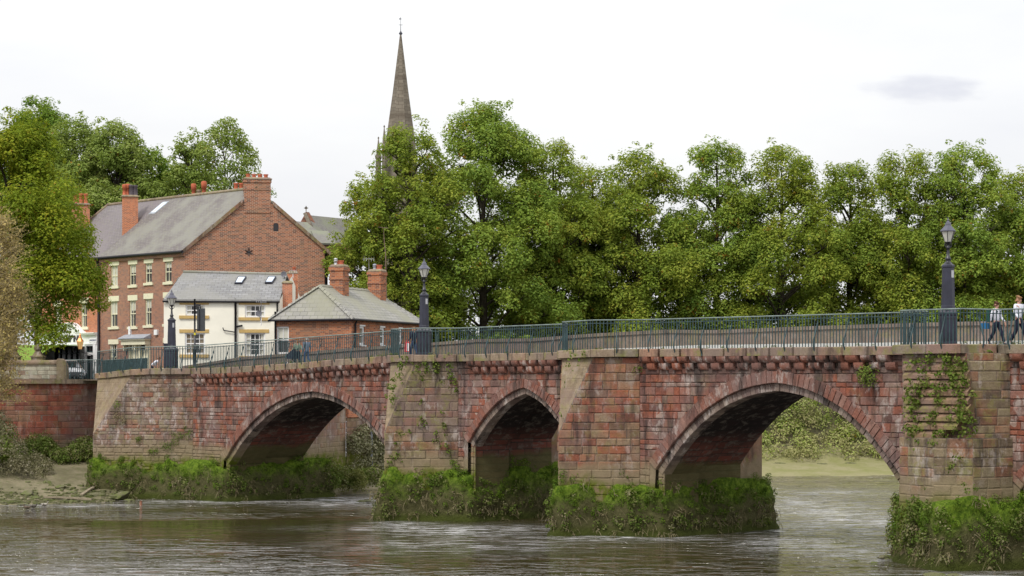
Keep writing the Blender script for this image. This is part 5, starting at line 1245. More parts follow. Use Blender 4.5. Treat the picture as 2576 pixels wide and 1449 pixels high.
def tree(name, x, y, zb, zlow, ztop, rad, mat, label, group, seed, prof_=PROF_LIME, cr=(.8, 1.45), nc=130, dens=215, size=.235, ry=None, extra=(), lean=0, sparse=1.0, limbs=14, cat='tree', trunk_r=.34):
    rs = random.Random(seed); global rng; rng = np.random.default_rng(seed); H = ztop-zlow; ry = ry or rad
    cl = []
    for i in range(nc):
        f = (i+.5)/nc*.97; f = min(.985, max(0, f+rs.uniform(-.03, .03))); an = i*2.39996+rs.uniform(-.5, .5)
        r = cr[0]+(cr[1]-cr[0])*rs.random(); r *= 1-.35*f
        R_ = max(0.05, prof(f, prof_)*rad*(.86+.28*MN.noise(Vector((math.cos(an)*1.2, math.sin(an)*1.2, f*4+seed))))-r*.45)
        k = rs.uniform(.3, 1)**.4
        cl.append((x+lean*f+math.cos(an)*R_*k, y+math.sin(an)*R_*k*ry/rad, zlow+f*H-(r*.45 if f > .9 else 0), r))
    cl += list(extra)
    root = empty(name, (x, y, zb), label, cat, group)
    npmesh('crown', cloud(cl, dens*sparse, size), 4, mat, root, (x, y, zlow))
    mb = MB(); zt = zlow+H*.8; pts = [Vector((x+lean*u*.9+MN.noise(Vector((seed, u*3, 1)))*.4*u, y+MN.noise(Vector((seed, 5, u*3)))*.4*u, zb-.3+(zt-zb)*u)) for u in (0, .15, .35, .55, .75, 1)]
    mb.tube(pts, [trunk_r*1.25, trunk_r, trunk_r*.8, trunk_r*.6, trunk_r*.38, .05], 8)
    for c in rs.sample(cl, min(limbs, len(cl))):
        h0 = max(zb+2.0, c[2]-rs.uniform(1.5, 3.5)); u = min(.98, (h0-zb)/(zt-zb)); base = pts[0].lerp(pts[-1], u); i = min(4, int(u*5)); 
        j = 0
        for a, b in zip(pts, pts[1:]):
            if a.z <= h0 <= b.z: base = a.lerp(b, (h0-a.z)/(b.z-a.z))
        e = Vector(c[:3]); m1 = base.lerp(e, .5)+Vector((0, 0, .35)); r0 = trunk_r*.36*(1-.5*u); mb.tube([base, m1, e], [r0, r0*.6, .025], 5)
    mb.build('trunk', M_bark, root, (x, y, zb), uv=False)
    return root
def bough_tree(name, x, y, zb, zlow, ztop, r0, grow, mat, label, group, seed, dens=150, size=.25, step=1.15, per=4, trunk_r=.36, back=.6, extra=(), maxr=None, clr=(.27,.40), open_=0.0):
    rs = random.Random(seed); global rng; rng = np.random.default_rng(seed); lobes = [(x, y, ztop-r0*1.05, r0)]
    lobes += [(x+r0*rs.choice((-1,1))*rs.uniform(.5,.8), y-rs.uniform(0,.6)*r0, ztop-r0*rs.uniform(1.5,1.9), r0*rs.uniform(.6,.8))]
    z = ztop-r0*1.9; lvl = 1
    while z > zlow+r0*.3:
        u = min(1, lvl/3.0); rad = r0*(.35+grow*u); n = per+(2 if lvl > 1 else 0); a0 = rs.uniform(0, 6.28)
        for k in range(n):
            a = a0+2*math.pi*k/n+rs.uniform(-.35,.35); rr_ = rad*rs.uniform(.75,1.1); R_ = r0*rs.uniform(.68,1.0)*(1 if lvl > 1 else .85)
            lobes.append((x+math.cos(a)*rr_, y+math.sin(a)*rr_, z+rs.uniform(-.45,.45)*r0, R_))
        z -= r0*step*rs.uniform(.85,1.1); lvl += 1
    cl = []
    for (lx, ly, lz, R_) in lobes:
        n = int(5.2*R_*R_)+5; bk = back if ly > y+r0*.5 else 1.0
        for _ in range(int(n*bk)):
            d = Vector((rs.gauss(0,1), rs.gauss(0,1), rs.gauss(0,1))).normalized()
            if d.z < -.35 and rs.random() < .8: continue
            if open_ and rs.random() < open_: continue
            c = R_*rs.uniform(*clr); c = max(.38, min(c, .95)); m = (R_-c*.6)*rs.uniform(.72,1.08)
            cl.append((lx+d.x*m, ly+d.y*m, lz+d.z*m*.92, c))
        for _ in range(5):
            d = Vector((rs.gauss(0,1), rs.gauss(0,1), abs(rs.gauss(0,1))+.3)).normalized(); m = R_*rs.uniform(.95,1.16); cl.append((lx+d.x*m, ly+d.y*m, lz+d.z*m, rs.uniform(.2,.42)))
    cl += list(extra)
    root = empty(name, (x, y, zb), label, 'tree', group)
    npmesh('crown', cloud(cl, dens*1.15, size*.92, .85, .95, (.35, 1.1), -.6, .55), 4, mat, root, (x, y, zlow))
    mb = MB(); zt = ztop-r0*.8; pts = [Vector((x+MN.noise(Vector((seed, u*3, 1)))*.5*u, y+MN.noise(Vector((seed, 5, u*3)))*.4*u, zb-.3+(zt-zb)*u)) for u in (0, .15, .35, .55, .75, 1)]
    mb.tube(pts, [trunk_r*1.25, trunk_r, trunk_r*.8, trunk_r*.6, trunk_r*.4, .05], 8)
    for (lx, ly, lz, R_) in lobes[1:]:
        h0 = max(zb+1.8, lz-R_*rs.uniform(.8,1.6)); base = pts[-2]
        for a, b in zip(pts, pts[1:]):
            if a.z <= h0 <= b.z: base = a.lerp(b, (h0-a.z)/(b.z-a.z))
        e = Vector((lx, ly, lz)); m1 = base.lerp(e, .5)+Vector((0,0,.3)); mb.tube([base, m1, e], [trunk_r*.34, trunk_r*.2, .05], 5)
        for _ in range(4):
            d = Vector((rs.gauss(0,1), rs.gauss(0,1), abs(rs.gauss(0,1)))).normalized()*R_*.85; mb.tube([m1.lerp(e, rs.uniform(.3,1)), e+d*.6, e+d], [.05,.03,.012], 4, cap=False)
    mb.build('trunk', M_bark, root, (x, y, zb), uv=False)
    return root
def T_(px, D, topy, hw, **k):
    s = F/D; return dict(x=PX(px, D), y=D, ztop=PZ(topy, D), rad=hw/s, **k)
GR = 'row of lime trees behind the bridge'
ORD = ['first and leftmost', 'second', 'third', 'fourth', 'fifth', 'sixth', 'seventh', 'eighth', 'ninth', 'tenth', 'eleventh', 'last']
row = [(938,154,432,72,'lower lime tree in front of the church tower, leftmost of the row'),
       (1032,151,300,88,'lime tree right of the spire that hides its base, with open thin top'),
       (1216,156,250,120,'tallest and broadest lime tree of the row, behind the middle lamp'),
       (1392,158,350,84,'lime tree next right of the tallest one, behind the narrow arch'),
       (1490,164,404,76,'shorter lime tree filling the gap right of the narrow arch'),
       (1606,160,366,100,'lime tree with a broad double crown, fifth from the tallest side'),
       (1803,161,348,88,'pointed lime tree above the left half of the widest arch'),
       (1966,160,356,100,'lime tree with a square shouldered top above the widest arch'),
       (2138,163,398,80,'shorter lime tree above the right haunch of the widest arch'),
       (2278,161,372,92,'lime tree just left of the right hand lamp'),
       (2428,160,350,100,'tall lime tree just right of the right hand lamp'),
       (2556,163,424,92,'lime tree cut by the right edge of the view'),
       (2700,163,420,100,'lime tree beyond the right edge')]
rr_tree = [.80,.74,.80,.84,.88,.78,.84,.80,.86,.82,.78,.84,.8]
for i, (px, D, ty, hw, lab) in enumerate(row):
    if px > 2650: lab = 'lime tree at the far right end of the row'
    k = T_(px, D, ty, hw); r0 = k['rad']*rr_tree[i % len(rr_tree)]
    bough_tree('lime_tree', k['x'], k['y'], 6.5, 7.4, k['ztop']+.25, r0, 1.3+.12*(i % 3), M_lime if i % 4 != 2 else M_lime2, lab, GR, 11+i*7, dens=190, size=.235, per=4, step=.95)
# darker, lower shrubs filling the foot of the row
cl = []
rs = random.Random(5)
for px in range(990, 2760, 15): 
    D = 167+rs.uniform(-2, 2); cl.append((PX(px, D), D, rs.uniform(8.0, 16.0), rs.uniform(1.2, 1.9)))
    if rs.random() < .6: D = 149+rs.uniform(-1, 1.5); cl.append((PX(px, D), D, rs.uniform(7.2, 9.3), rs.uniform(.7, 1.1)))
o = npmesh('understorey', cloud(cl, 150, .28), 4, M_lime2, None, (20, 160, 8)); tag(o, 'dense dark shrubbery under and behind the row of lime trees', 'shrubs', kind='stuff')
GL = 'trees behind the brick house'
left = [(95,196,236,74,M_dark_tree,PROF_CONE,'dark pointed tree top rising highest at the upper left'),
        (190,190,282,84,M_ash,PROF_ROUND,'round dense tree behind the left chimneys, left of the middle one'),
        (292,188,292,92,M_ash,PROF_ROUND,'broad grey green tree directly behind the middle roof chimney'),
        (372,192,362,74,M_dark_tree,PROF_ROUND,'lower green tree sloping down right, behind the rear red pots'),
        (430,196,392,60,M_dark_tree,PROF_ROUND,'small light green tree between the broad group and the airy tree'),
        (482,186,322,56,M_ash,PROF_ROUND,'narrow tree leaning on the airy one behind the ridge')]
for i, (px, D, ty, hw, m_, pr, lab) in enumerate(left):
    k = T_(px, D, ty, hw); bough_tree('broadleaf_tree', k['x'], k['y'], 6.5, 12.5, k['ztop'], k['rad']*.78, 1.2, m_, lab, GL, 201+i*5, dens=165, size=.28, step=.95)
k = T_(566,184,292,100); tree('broadleaf_tree', k['x'], k['y'], 6.5, 13.0, k['ztop'], k['rad']*1.22, M_ash, 'airy round tree with see-through crown behind the house ridge', GL, 301, PROF_ROUND, nc=190, dens=170, size=.24, cr=(.8,1.4), limbs=44, trunk_r=.28,
     extra=[(PX(634,184),184,PZ(405,184),.7),(PX(612,184),184,PZ(380,184),.9)])
# big near tree on the left
k = T_(52,133,262,120)
ex = []
for (px, py, r) in ((165,500,1.1),(150,470,1.0),(190,590,1.0),(205,600,.9),(200,690,.95),(212,640,.8),(185,700,1.1),(160,760,1.1),(150,820,1.0),(130,850,.8),(170,735,.9),(100,840,1.1),(178,655,1.2),(120,620,1.3),(140,560,1.3),(150,690,1.2),(110,720,1.3),(90,560,1.3),(120,800,1.1),(60,800,1.2),(205,575,.7),(120,520,1.1),(60,500,1.3),(30,760,1.2)):
    D = 131+random.uniform(-2.5,2.5); ex.append((PX(px, D), D, PZ(py, D), r*1.3))
bough_tree('maple_tree', PX(28,133), 133, 6.6, 11.5, k['ztop'], 2.7, 1.3, M_near, 'large bright yellow green tree at the left edge overhanging the pub front', None, 77, dens=300, size=.22, extra=ex, trunk_r=.42)
# twiggy straw coloured shrub hanging in from the left edge
def twigs(starts, n, L, mat, name, root, spread=.5, dirv=(0,0,1), curve=.3, w=.02, leaf=None, seed=1, origin=(0,0,0)):
    r = np.random.default_rng(seed); V = []; Lf = []
    for i in range(n):
        b = np.array(starts[i % len(starts)])+r.normal(size=3)*np.array([.25,.3,.3]); d = np.array(dirv)+r.normal(size=3)*spread; d /= np.linalg.norm(d); l = L*(.4+.7*r.random()); p = b; side = np.cross(d, [0,1,0.01]); side /= np.linalg.norm(side)
        segs = 5
        for s in range(segs):
            w0 = w*(1-s/segs); w1 = w*(1-(s+1)/segs)+.003; q = p+d*l/segs; V += [p-side*w0, p+side*w0, q+side*w1, q-side*w1]
            if leaf is not None and s > 0: Lf += [p+r.normal(size=3)*.08 for _ in range(leaf)]
            p = q; d = d+np.array([0,0,-curve/segs])+r.normal(size=3)*.13; d /= np.linalg.norm(d)
    o = npmesh(name, np.array(V), 4, mat, root, origin); out = [o]
    if Lf:
        c = np.array(Lf); global rng; rng = r; out.append(npmesh('leaves', leaf_verts(c, unit(r.normal(size=c.shape)), .13*(.5+r.random(len(c)))), 4, M_willow, root, origin))
    return out
D = 117; st = []
rt = empty('straw_coloured_shrub', (PX(-45,D), D, 1.4), 'twiggy straw coloured bush reaching in from the left edge', 'shrub')
rs = random.Random(3)
for i in range(230):
    px = rs.uniform(-110, 46)-0; py = rs.uniform(560, 1010); lim = 30-abs(py-760)*.10
    if px > lim: continue
    st.append((PX(px, D), D+rs.uniform(-1.2,1.2), PZ(py, D)))
twigs(st, 3600, 1.9, M_straw, 'twigs', rt, .55, (.65,0,.62), .55, .017, 2, 4, (PX(-20,D), D, 6))
mb = MB()
for i in range(9): e = Vector(rs.choice(st)); b = Vector((PX(-45,D)+rs.uniform(-.5,.5), D, 1.0)); mb.tube([b, b.lerp(e,.5)+Vector((-.3,0,.8)), e], [.1,.06,.015], 6)
mb.build('stems', M_bark, rt, (PX(-45,D), D, 1.2), uv=False)
# ------------------------------------------------------------------ growth on the footings
def ring_pt(p, u, v):
    rg = p['ring']; n = len(rg[0]); i = int(u*n) % n; j = (i+1) % n; l = min(len(rg)-2, int(v*(len(rg)-1))); fu = u*n-int(u*n); fv = v*(len(rg)-1)-l
    a = rg[l][i].lerp(rg[l][j], fu); b = rg[l+1][i].lerp(rg[l+1][j], fu); q = a.lerp(b, fv)
    cen = B(p['cen'][0], p['cen'][1], q.z); o = (q-cen); o.z = 0; o.normalize()
    t = (rg[l][j]-rg[l][i]); nn = Vector((t.y, -t.x, 0)); nn.normalize()
    if nn.dot(o) < 0: nn = -nn
    return q, nn
LABF = ['leftmost abutment', 'second pier', 'third pier', 'stepped right hand pier', 'pier beyond the right edge']
for i, p in enumerate(PIERS[:4]):
    rs = random.Random(40+i); rng = np.random.default_rng(40+i)
    moss, weed, dry = [], [], []; n = 760 if i else 980
    for _ in range(n):
        u, v = rs.random(), rs.random()
        q, nn = ring_pt(p, u, v)
        if q.y > B(p['t'], 6.5).y+2: continue
        z = q.z; h = MN.noise(Vector((q.x*.7, q.y*.7, z*.9+i)))
        r = rs.uniform(.07, .17)
        if z > .85+.8*h and rs.random() < .85: moss.append((q.x+nn.x*.02, q.y+nn.y*.02, z, r*1.1))
        elif z > .28 and h > -.42: (weed if rs.random() < .86 else dry).append((q.x+nn.x*.05, q.y+nn.y*.05, z, r*1.05))
    for _ in range(170):
        u = rs.random(); q, nn = ring_pt(p, u, .99)
        if q.y > B(p['t'], 6.5).y+2: continue
        h = MN.noise(Vector((q.x*.9, q.y*.9, i*3.1)))
        if h > -.05: moss.append((q.x+nn.x*-.1, q.y+nn.y*-.1, q.z+rs.uniform(-.1, .2+h*.9), rs.uniform(.08,.2)))
    for _ in range(60):
        u = rs.random(); q, nn = ring_pt(p, u, rs.uniform(.15, .6))
        if q.y < B(p['t'], 6.5).y+2: dry.append((q.x+nn.x*.04, q.y+nn.y*.04, q.z, rs.uniform(.08,.2)))
    for _ in range(50 if i != 3 else 120):     # bigger bushy plants on the ledge front
        u = rs.random(); q, nn = ring_pt(p, u, rs.uniform(.35, .97))
        if q.y > B(p['t'], 6.5).y+2: continue
        r = rs.uniform(.12, .26)*(1.3 if i == 3 else 1); (weed if rs.random() < .88 else dry).append((q.x+nn.x*.15, q.y+nn.y*.15, q.z, r))
    o = npmesh('moss', cloud(moss, 2600, .06, 1, .6, (.3, 1.0), -1), 4, M_mossleaf, None, tuple(B(p['t'], 1, 1.5))); tag(o, 'bright green moss cushions on the footing of the '+LABF[i], 'moss', kind='stuff')
    o = npmesh('weeds', cloud(weed, 1500, .10, 1.1, .4, (.2, 1.1), -1), 4, M_weed, None, tuple(B(p['t'], 1, 1))); tag(o, 'leafy weeds hanging on the footing of the '+LABF[i], 'weeds', kind='stuff')
    st = [(c[0], c[1], c[2]+.1) for c in dry]
    root = None
    r_ = np.random.default_rng(i); V = []
    for c in st:
        for _ in range(9):
            b = np.array(c)+r_.normal(size=3)*.12; d = np.array([-.12*NX, -.3*NY, -.35])+r_.normal(size=3)*.5; d /= np.linalg.norm(d); pz = b
            for s in range(3):
                q = pz+d*.13; sd = np.array([.010, 0, .004]); V += [pz-sd, pz+sd, q+sd*.6, q-sd*.6]; pz = q; d = d+np.array([0,0,-.25]); d /= np.linalg.norm(d)
    a = np.array(V); a2 = cloud([(c[0], c[1], c[2], c[3]) for c in dry], 700, .09, 1.1, .2, (.2, 1.1), -1)
    o = npmesh('dead_stems', np.concatenate([a, a2]), 4, M_dry, None, tuple(B(p['t'], 1, 1))); tag(o, 'dead stems and roots trailing from the footing of the '+LABF[i], 'stems', kind='stuff')
# ------------------------------------------------------------------ ivy and small plants on the walls
def pier_plane(i, side=1):
    p = PIERS[i]; a, b = B(p['t'], p['q']), B(p['t']+side*p['a'], QF); return Plane((a.x, a.y), (b-a))
def patch(name, pts, label, cat='plant', mat=None, dens=900, size=.12, group=None, flat=1.0, low=-1, seed=1):
    global rng; rng = np.random.default_rng(seed); return tag(npmesh(name, cloud(pts, dens, size, flat, .5, (.1, 1.1), low), 4, mat or M_ivy, None, pts[0][:3]), label, cat, group)
def on_face(i, lst, out=.10, side=1):
    pl = pier_plane(i, side); r = []
    for px, py, rr_ in lst:
        a, z = pl.az(px, py); q = pl(a, z, out); r.append((q.x, q.y, q.z, rr_))
    return r
def on_q(q, lst):
    r = []
    for px, py, rr_ in lst: t = T(px, q); b = B(t, q); r.append((b.x, b.y, PZ(py, b.y), rr_))
    return r
rs = random.Random(9)
def trail(pts, n=3, jit=.12, sc=.55):
    out = []
    for x, y, z, r in pts:
        out.append((x, y, z, r*.75))
        for _ in range(n): out.append((x+rs.uniform(-1,1)*r*1.5, y+rs.uniform(-.3,.1)*.2, z-rs.uniform(-.6,1.6)*r*1.4, r*sc*rs.uniform(.5,1)))
    return out
patch('ivy', trail(on_face(1, [(1010,925,.28),(1003,945,.26),(990,975,.3),(985,1000,.22),(1022,905,.2),(1070,915,.3),(1085,930,.32),(1095,912,.25),(1052,920,.2),(1118,900,.22),(1128,925,.3),(1135,950,.28),(1142,965,.2),(1060,1010,.12),(1058,1052,.2),(1062,1065,.15),(1110,1035,.1),(1120,1075,.16),(1005,1090,.15),(1030,1085,.14),(1095,1090,.16),(1100,1110,.14),(1125,1120,.18),(1128,1135,.16),(995,1115,.1),(1000,1150,.2),(980,1160,.18)])), 'straggling ivy patches down the second pier below the middle lamp', 'ivy', seed=2, dens=750)
patch('ivy', trail(on_face(2, [(1440,893,.2),(1470,888,.22),(1430,915,.16),(1418,960,.12),(1412,1040,.12),(1436,1020,.1),(1500,882,.12)])), 'thin ivy along the top of the third pier and its smooth chamfer', 'ivy', seed=3, dens=500)
pl4 = []
for px, py, r in ((2300,905,.2),(2340,895,.3),(2380,900,.26),(2370,920,.2),(2455,900,.35),(2475,915,.38),(2490,905,.35),(2500,925,.3),(2430,930,.26),(2395,945,.2),(2325,960,.25),(2310,985,.3),(2300,1010,.25),(2345,965,.22),(2370,975,.28),(2400,965,.26),(2440,960,.3),(2470,955,.3),(2500,970,.22),(2290,1035,.2),(2360,1010,.2),(2420,1000,.2),(2455,1010,.28),(2480,1020,.26),(2300,1050,.25),(2340,1050,.2),(2425,1045,.25),(2460,1045,.25),(2290,1080,.2),(2310,1110,.15),(2400,1080,.15),(2440,1075,.22),(2520,990,.2),(2530,1000,.18),(2350,1100,.15),(2410,1150,.15),(2390,1170,.12))+tuple((rs.uniform(2280,2510), rs.uniform(893,1100), rs.uniform(.10,.24)) for _ in range(46)):
    t = T(px, .95); q = .95 if t < PIERS[3]['t']+1.2 else .95+(t-PIERS[3]['t']-1.2)*1.2
    zz = PZ(py, B(t, q).y)
    if t < PIERS[3]['t']+1.5: q = .95-.5*min(1, max(0, (7.5-zz)/2.9))
    b = B(T(px, q-.12), q-.12); pl4.append((b.x, b.y, PZ(py, b.y), r*1.0))
patch('ivy', trail(pl4, 5, sc=.55), 'green ivy spreading over the stepped pier under the right hand lamp', 'ivy', seed=4, dens=800)
patch('hanging_fern', on_q(QF-.2, [(2182,945,.48)]), 'single round hanging plant beneath the corbels, right of the widest arch', 'plant', dens=2600, size=.09, mat=M_ivy, seed=5)
patch('wall_plant', on_q(QF-.15, [(1603,925,.14),(1596,930,.14),(1610,930,.12)]), 'small green plant rooted between the third pier and the widest arch wall', 'plant', dens=1600, size=.08, seed=6)
patch('grass_tuft', on_face(0, [(300,1017,.28)]), 'upper of two grass tufts on the leftmost pier', 'plant', seed=7, size=.09)
patch('grass_tuft', on_face(0, [(303,1050,.35),(310,1062,.25),(298,1045,.2)]), 'lower, browner grass tuft on the leftmost pier', 'plant', mat=M_dry, seed=8, size=.09)
for k, (pts, lab) in enumerate((([(352,1103,.25),(348,1106,.2)], 'small round moss cushion on the leftmost pier, left of the rest'),
     ([(387,1135,.28),(378,1136,.2),(395,1132,.22)], 'bright moss cushion low on the leftmost pier above the footing'),
     ([(415,1120,.3),(428,1125,.3),(438,1112,.28),(448,1098,.26),(460,1096,.24),(476,1094,.26),(478,1086,.18),(435,1092,.2)], 'large branching moss patch in the middle of the leftmost pier'),
     ([(512,1130,.22),(524,1131,.24),(535,1130,.18)], 'moss cushion near the right end of the leftmost pier'),
     ([(466,1076,.16)], 'smallest moss tuft on the leftmost pier, above the branching patch'))):
    patch('moss_cushion', on_face(0, pts, .02), lab, 'moss', M_mossleaf, 3200, .05, 'moss cushions on the leftmost pier', seed=20+k)
# grass and weeds growing along the coping
pts = []
for (a, b) in zip(path, path[1:]):
    L = math.hypot(b[0]-a[0], b[1]-a[1]); n = int(L*2.6)
    for j in range(n):
        if rs.random() < .62: u = (j+rs.random())/n; t, q = a[0]+(b[0]-a[0])*u, a[1]+(b[1]-a[1])*u; w_ = B(t, q-rs.uniform(.0,.16)); pts.append((w_.x, w_.y, zc(t)+.03, rs.uniform(.05,.13)))
rng = np.random.default_rng(12); tag(npmesh('coping_weeds', cloud(pts, 2200, .05, .8, .4, (.1,1.1), -.2), 4, M_weed, None, pts[0][:3]), 'thin line of weeds and moss along the foot of the railings', 'weeds', kind='stuff')
# ------------------------------------------------------------------ bushes on the banks
def bushes(n, box, rr_, zf, mat, label, name='brambles', dens=420, size=.13, seed=1, kind='stuff', fl=.8, cat='bushes', dry=None):
    rs2 = random.Random(seed); global rng; rng = np.random.default_rng(seed); c = []
    for _ in range(n):
        x, y = rs2.uniform(box[0], box[1]), rs2.uniform(box[2], box[3]); r = rs2.uniform(*rr_); z = zf(x, y)
        if z is None: continue
        c.append((x, y, z+r*.45, r))
    v = cloud(c, dens, size, fl, .5, (.35, 1.08), -.5)
    return tag(npmesh(name, v, 4, mat, None, (c[0][0], c[0][1], c[0][2])), label, cat, kind=kind)
hi = lambda lo_, s=0: (lambda x, y: far_h(x, y) if far_h(x, y) > lo_ else None)
bushes(420, (6, 34, 147.5, 162), (.5, 1.1), hi(.7), M_bank, 'tangled brown and green brambles on the bank seen through the widest arch', seed=31, dens=330, size=.17)
bushes(300, (6, 34, 150, 166), (.4, .9), hi(2.0), M_lime2, 'fresh green bushes higher on the bank seen through the widest arch', 'bushes', seed=32, dens=360, size=.17)
bushes(200, (34, 70, 147.5, 165), (.6, 1.2), hi(.7), M_bank, 'brambles on the bank hidden behind the stepped pier', seed=33, dens=150, size=.2)
M_curt = leaf_mat('grey_ivy', [(0,(.15,.16,.07)),(.5,(.26,.25,.15)),(1,(.38,.35,.25))], 0, .2, 1)
pr = planar((-9.9, 119), (-5.6, 131))[0]; c = []
rs = random.Random(15)
for _ in range(150): x = rs.uniform(-.2, 9); h = 3.9-.8*abs(x-3)/6; z = rs.uniform(.9, max(1.2, h)); q = pr(x, z, .2+rs.uniform(0,.35)); c.append((q.x, q.y, q.z, rs.uniform(.25,.5)))
rng = np.random.default_rng(15); tag(npmesh('ivy_curtain', cloud(c, 420, .15, 1, .4), 4, M_curt, None, c[0][:3]), 'thick grey green ivy curtain on the river wall behind the leftmost arch', 'ivy', kind='stuff')
c = []
for _ in range(70): u = rs.random(); x = -11.6+u*2.6+rs.uniform(-.3,.8); y = 111.6+u*6; c.append((x+.6, y, rs.uniform(.6,1.9-.7*u), rs.uniform(.2,.42)))
rng = np.random.default_rng(16); tag(npmesh('bank_weeds', cloud(c, 700, .12, 1, .4), 4, M_weed, None, c[0][:3]), 'leafy weeds at the foot of the wall inside the leftmost arch', 'weeds', kind='stuff')
bx = P(885, 1195, 114.5); c = [(bx.x+rs.uniform(-.5,.6), bx.y+rs.uniform(-.4,.4), .35+rs.uniform(0,.9), rs.uniform(.25,.45)) for _ in range(14)]
patch('grassy_bush', c, 'rounded pale green grassy bush on the mud behind the leftmost arch', 'bush', leaf_mat('pale_bush', [(0,(.15,.16,.05)),(1,(.28,.27,.11))]), 900, .10, seed=17)
# left bank
lb = lambda x, y: left_h(x, y)
rs = random.Random(21)
c = []
for _ in range(420):
    px = rs.uniform(20, 262); D = rs.uniform(117.3, 123.6); x = PX(px, D); top = PZ(1108+22*math.sin(px*.05)+(14 if px > 200 else 0), D); z0 = left_h(x, D); z = rs.uniform(z0, max(z0+.3, top-.3)); c.append((x, min(D+(z-z0)*.6, 123.9), z, rs.uniform(.25,.55)))
rng = np.random.default_rng(18); tag(npmesh('bank_undergrowth', cloud(c, 520, .12, .9, .4), 4, M_weed, None, c[0][:3]), 'dark green undergrowth along the foot of the quay wall', 'undergrowth', kind='stuff')
c = []
for _ in range(170):
    px = rs.uniform(-80, 62) if rs.random() < .8 else rs.uniform(60, 120); D = rs.uniform(112, 120); x = PX(px, D); hmax = 2.6*ss(px, 75, 0)+.5; z0 = left_h(x, D); c.append((x, D, z0+rs.random()*hmax, rs.uniform(.25,.5)))
rng = np.random.default_rng(19); tag(npmesh('dry_bushes', cloud(c, 620, .11, .9, .4), 4, leaf_mat('dry_grey_weeds', [(0,(.11,.12,.05)),(.5,(.19,.17,.10)),(1,(.30,.27,.2))], 0, .2, 1), None, c[0][:3]), 'grey and tan dry weeds on the mud bank at the left edge', 'weeds', kind='stuff')
c = []
for _ in range(40): px = rs.uniform(-60, 40); D = rs.uniform(114, 119); x = PX(px, D); c.append((x, D, PZ(rs.uniform(1095, 1160), D), rs.uniform(.3,.55)))
patch('leafy_bush', c, 'glossy green bush above the dry weeds at the left edge', 'bush', M_ivy, 600, .15, seed=22)
# ------------------------------------------------------------------ rocks, timber, ducks
def rock(px, py, w, h, label, D=None, name='rock', mat=None, group='mossy rocks on the mud bank', seed=0, z0=None, dk=1.0):
    D = D or F*CZ/(py-HY); x = PX(px, D); z = PZ(py, D) if z0 is None else z0
    bm = bmesh.new(); bmesh.ops.create_icosphere(bm, subdivisions=3, radius=1)
    for v in bm.verts:
        n = MN.noise(v.co*1.1+Vector((seed*7.3, seed, 2)))*.55+MN.noise(v.co*2.7+Vector((seed, 3, 1)))*.2; v.co *= 1+n
        for ax in (Vector((.7,.2,.6)), Vector((-.6,.3,.7)), Vector((.1,-.8,.5)), Vector((.2,.1,1))):
            a = ax.normalized(); d = v.co.dot(a)
            if d > .72: v.co -= a*(d-.72)*.85
        v.co = Vector((v.co.x*w/2, v.co.y*w*.45, v.co.z*h*.55))
    me = bpy.data.meshes.new(name); bm.to_mesh(me); bm.free(); me.materials.append(mat or M_rock)
    o = bpy.data.objects.new(name, me); COL.objects.link(o); o.location = (x, D, z+h*.2); o.rotation_euler = (0, 0, seed*1.7); return tag(o, label, 'rock', group)
def dl(px, py):   # distance at which the sloping left bank shows at this pixel
    lo, hi = 101, 124
    for D in np.linspace(101, 124, 240):
        if PZ(py, D) <= left_h(PX(px, D), D): return float(D)
    return 110.0
RK = [(73,1243,.95,.42,'dark mossy rock at the left of the mud bank, above the shore stones'),(70,1213,.4,.2,'small rock alone on the bare mud below the dry weeds'),(118,1215,.55,.3,'rock with a mossy top on the bare mud, left of the plank'),(128,1220,.35,.2,'small stone touching the mossy topped rock'),(85,1252,.8,.2,'flat stone just below the dark mossy rock'),
      (155,1228,.7,.34,'long mossy stone above the driftwood plank'),(185,1238,.7,.2,'flat mossy stone in the middle of the bank'),(215,1240,.75,.3,'large mossy rock left of the abutment foot'),(240,1245,.9,.28,'low rock beside the abutment foot'),(120,1258,.7,.16,'flat shore stone under the plank'),(182,1262,.5,.2,'mossy cube shaped shore stone'),(60,1268,.8,.16,'flat green shore stone at the lower left'),(20,1262,.9,.18,'flat shore stone at the left edge'),(150,1272,.6,.14,'low stone at the waterline left of centre'),(100,1272,.55,.12,'low stone nearest the ducks'),(35,1254,.6,.16,'shore stone beneath the dry weeds')]
for i, (px, py, w, h, lab) in enumerate(RK): D = dl(px, py); rock(px, py, w, h, lab, D, seed=i+1, z0=left_h(PX(px, D), D)-.05)
rr3 = random.Random(8); mbp = MB()
for _ in range(900):
    x = rr3.uniform(-33, -21.5); wl = 103.4+(x+31)*.42; y = wl+rr3.uniform(-.4, 6.5)*rr3.random()**.5; s = rr3.uniform(.05,.22); a = rr3.uniform(0, 3); z = left_h(x, y)
    mbp.box((x, y, z+s*.08), (s*1.5, s, s*.55), a)
tag(mbp.build('shingle', M_rock, None, (-28,106,0)), 'scatter of small mossy shingle along the left shore', 'shingle', kind='stuff')
rock(405,1249,1.1,.34,'left of the two pale squared blocks at the abutment foot', 109.5, mat=M_wood, seed=31, z0=.15) if False else None
rock(283,1252,1.15,.36,'pale squared block at the abutment foot, left of the tilted one', 110.2, seed=31, z0=.05)
o = rock(299,1250,1.0,.5,'pale tilted block at the abutment foot beside the water', 109.6, seed=32, z0=.1); o.rotation_euler = (0, R(-28), .4)
rock(327,1260,.55,.16,'small dark stone in the water right of the tilted block', 109.3, seed=33, z0=-.02)
rock(918,1262,.95,.2,'single dark rock breaking the rapids in front of the leftmost arch', seed=34, z0=-.03)
rock(2225,1405,.62,.3,'larger of two dark rocks in the water left of the stepped pier', seed=35, z0=-.05)
rock(2198,1416,.3,.14,'smaller of two dark rocks in the water left of the stepped pier', seed=36, z0=-.04)
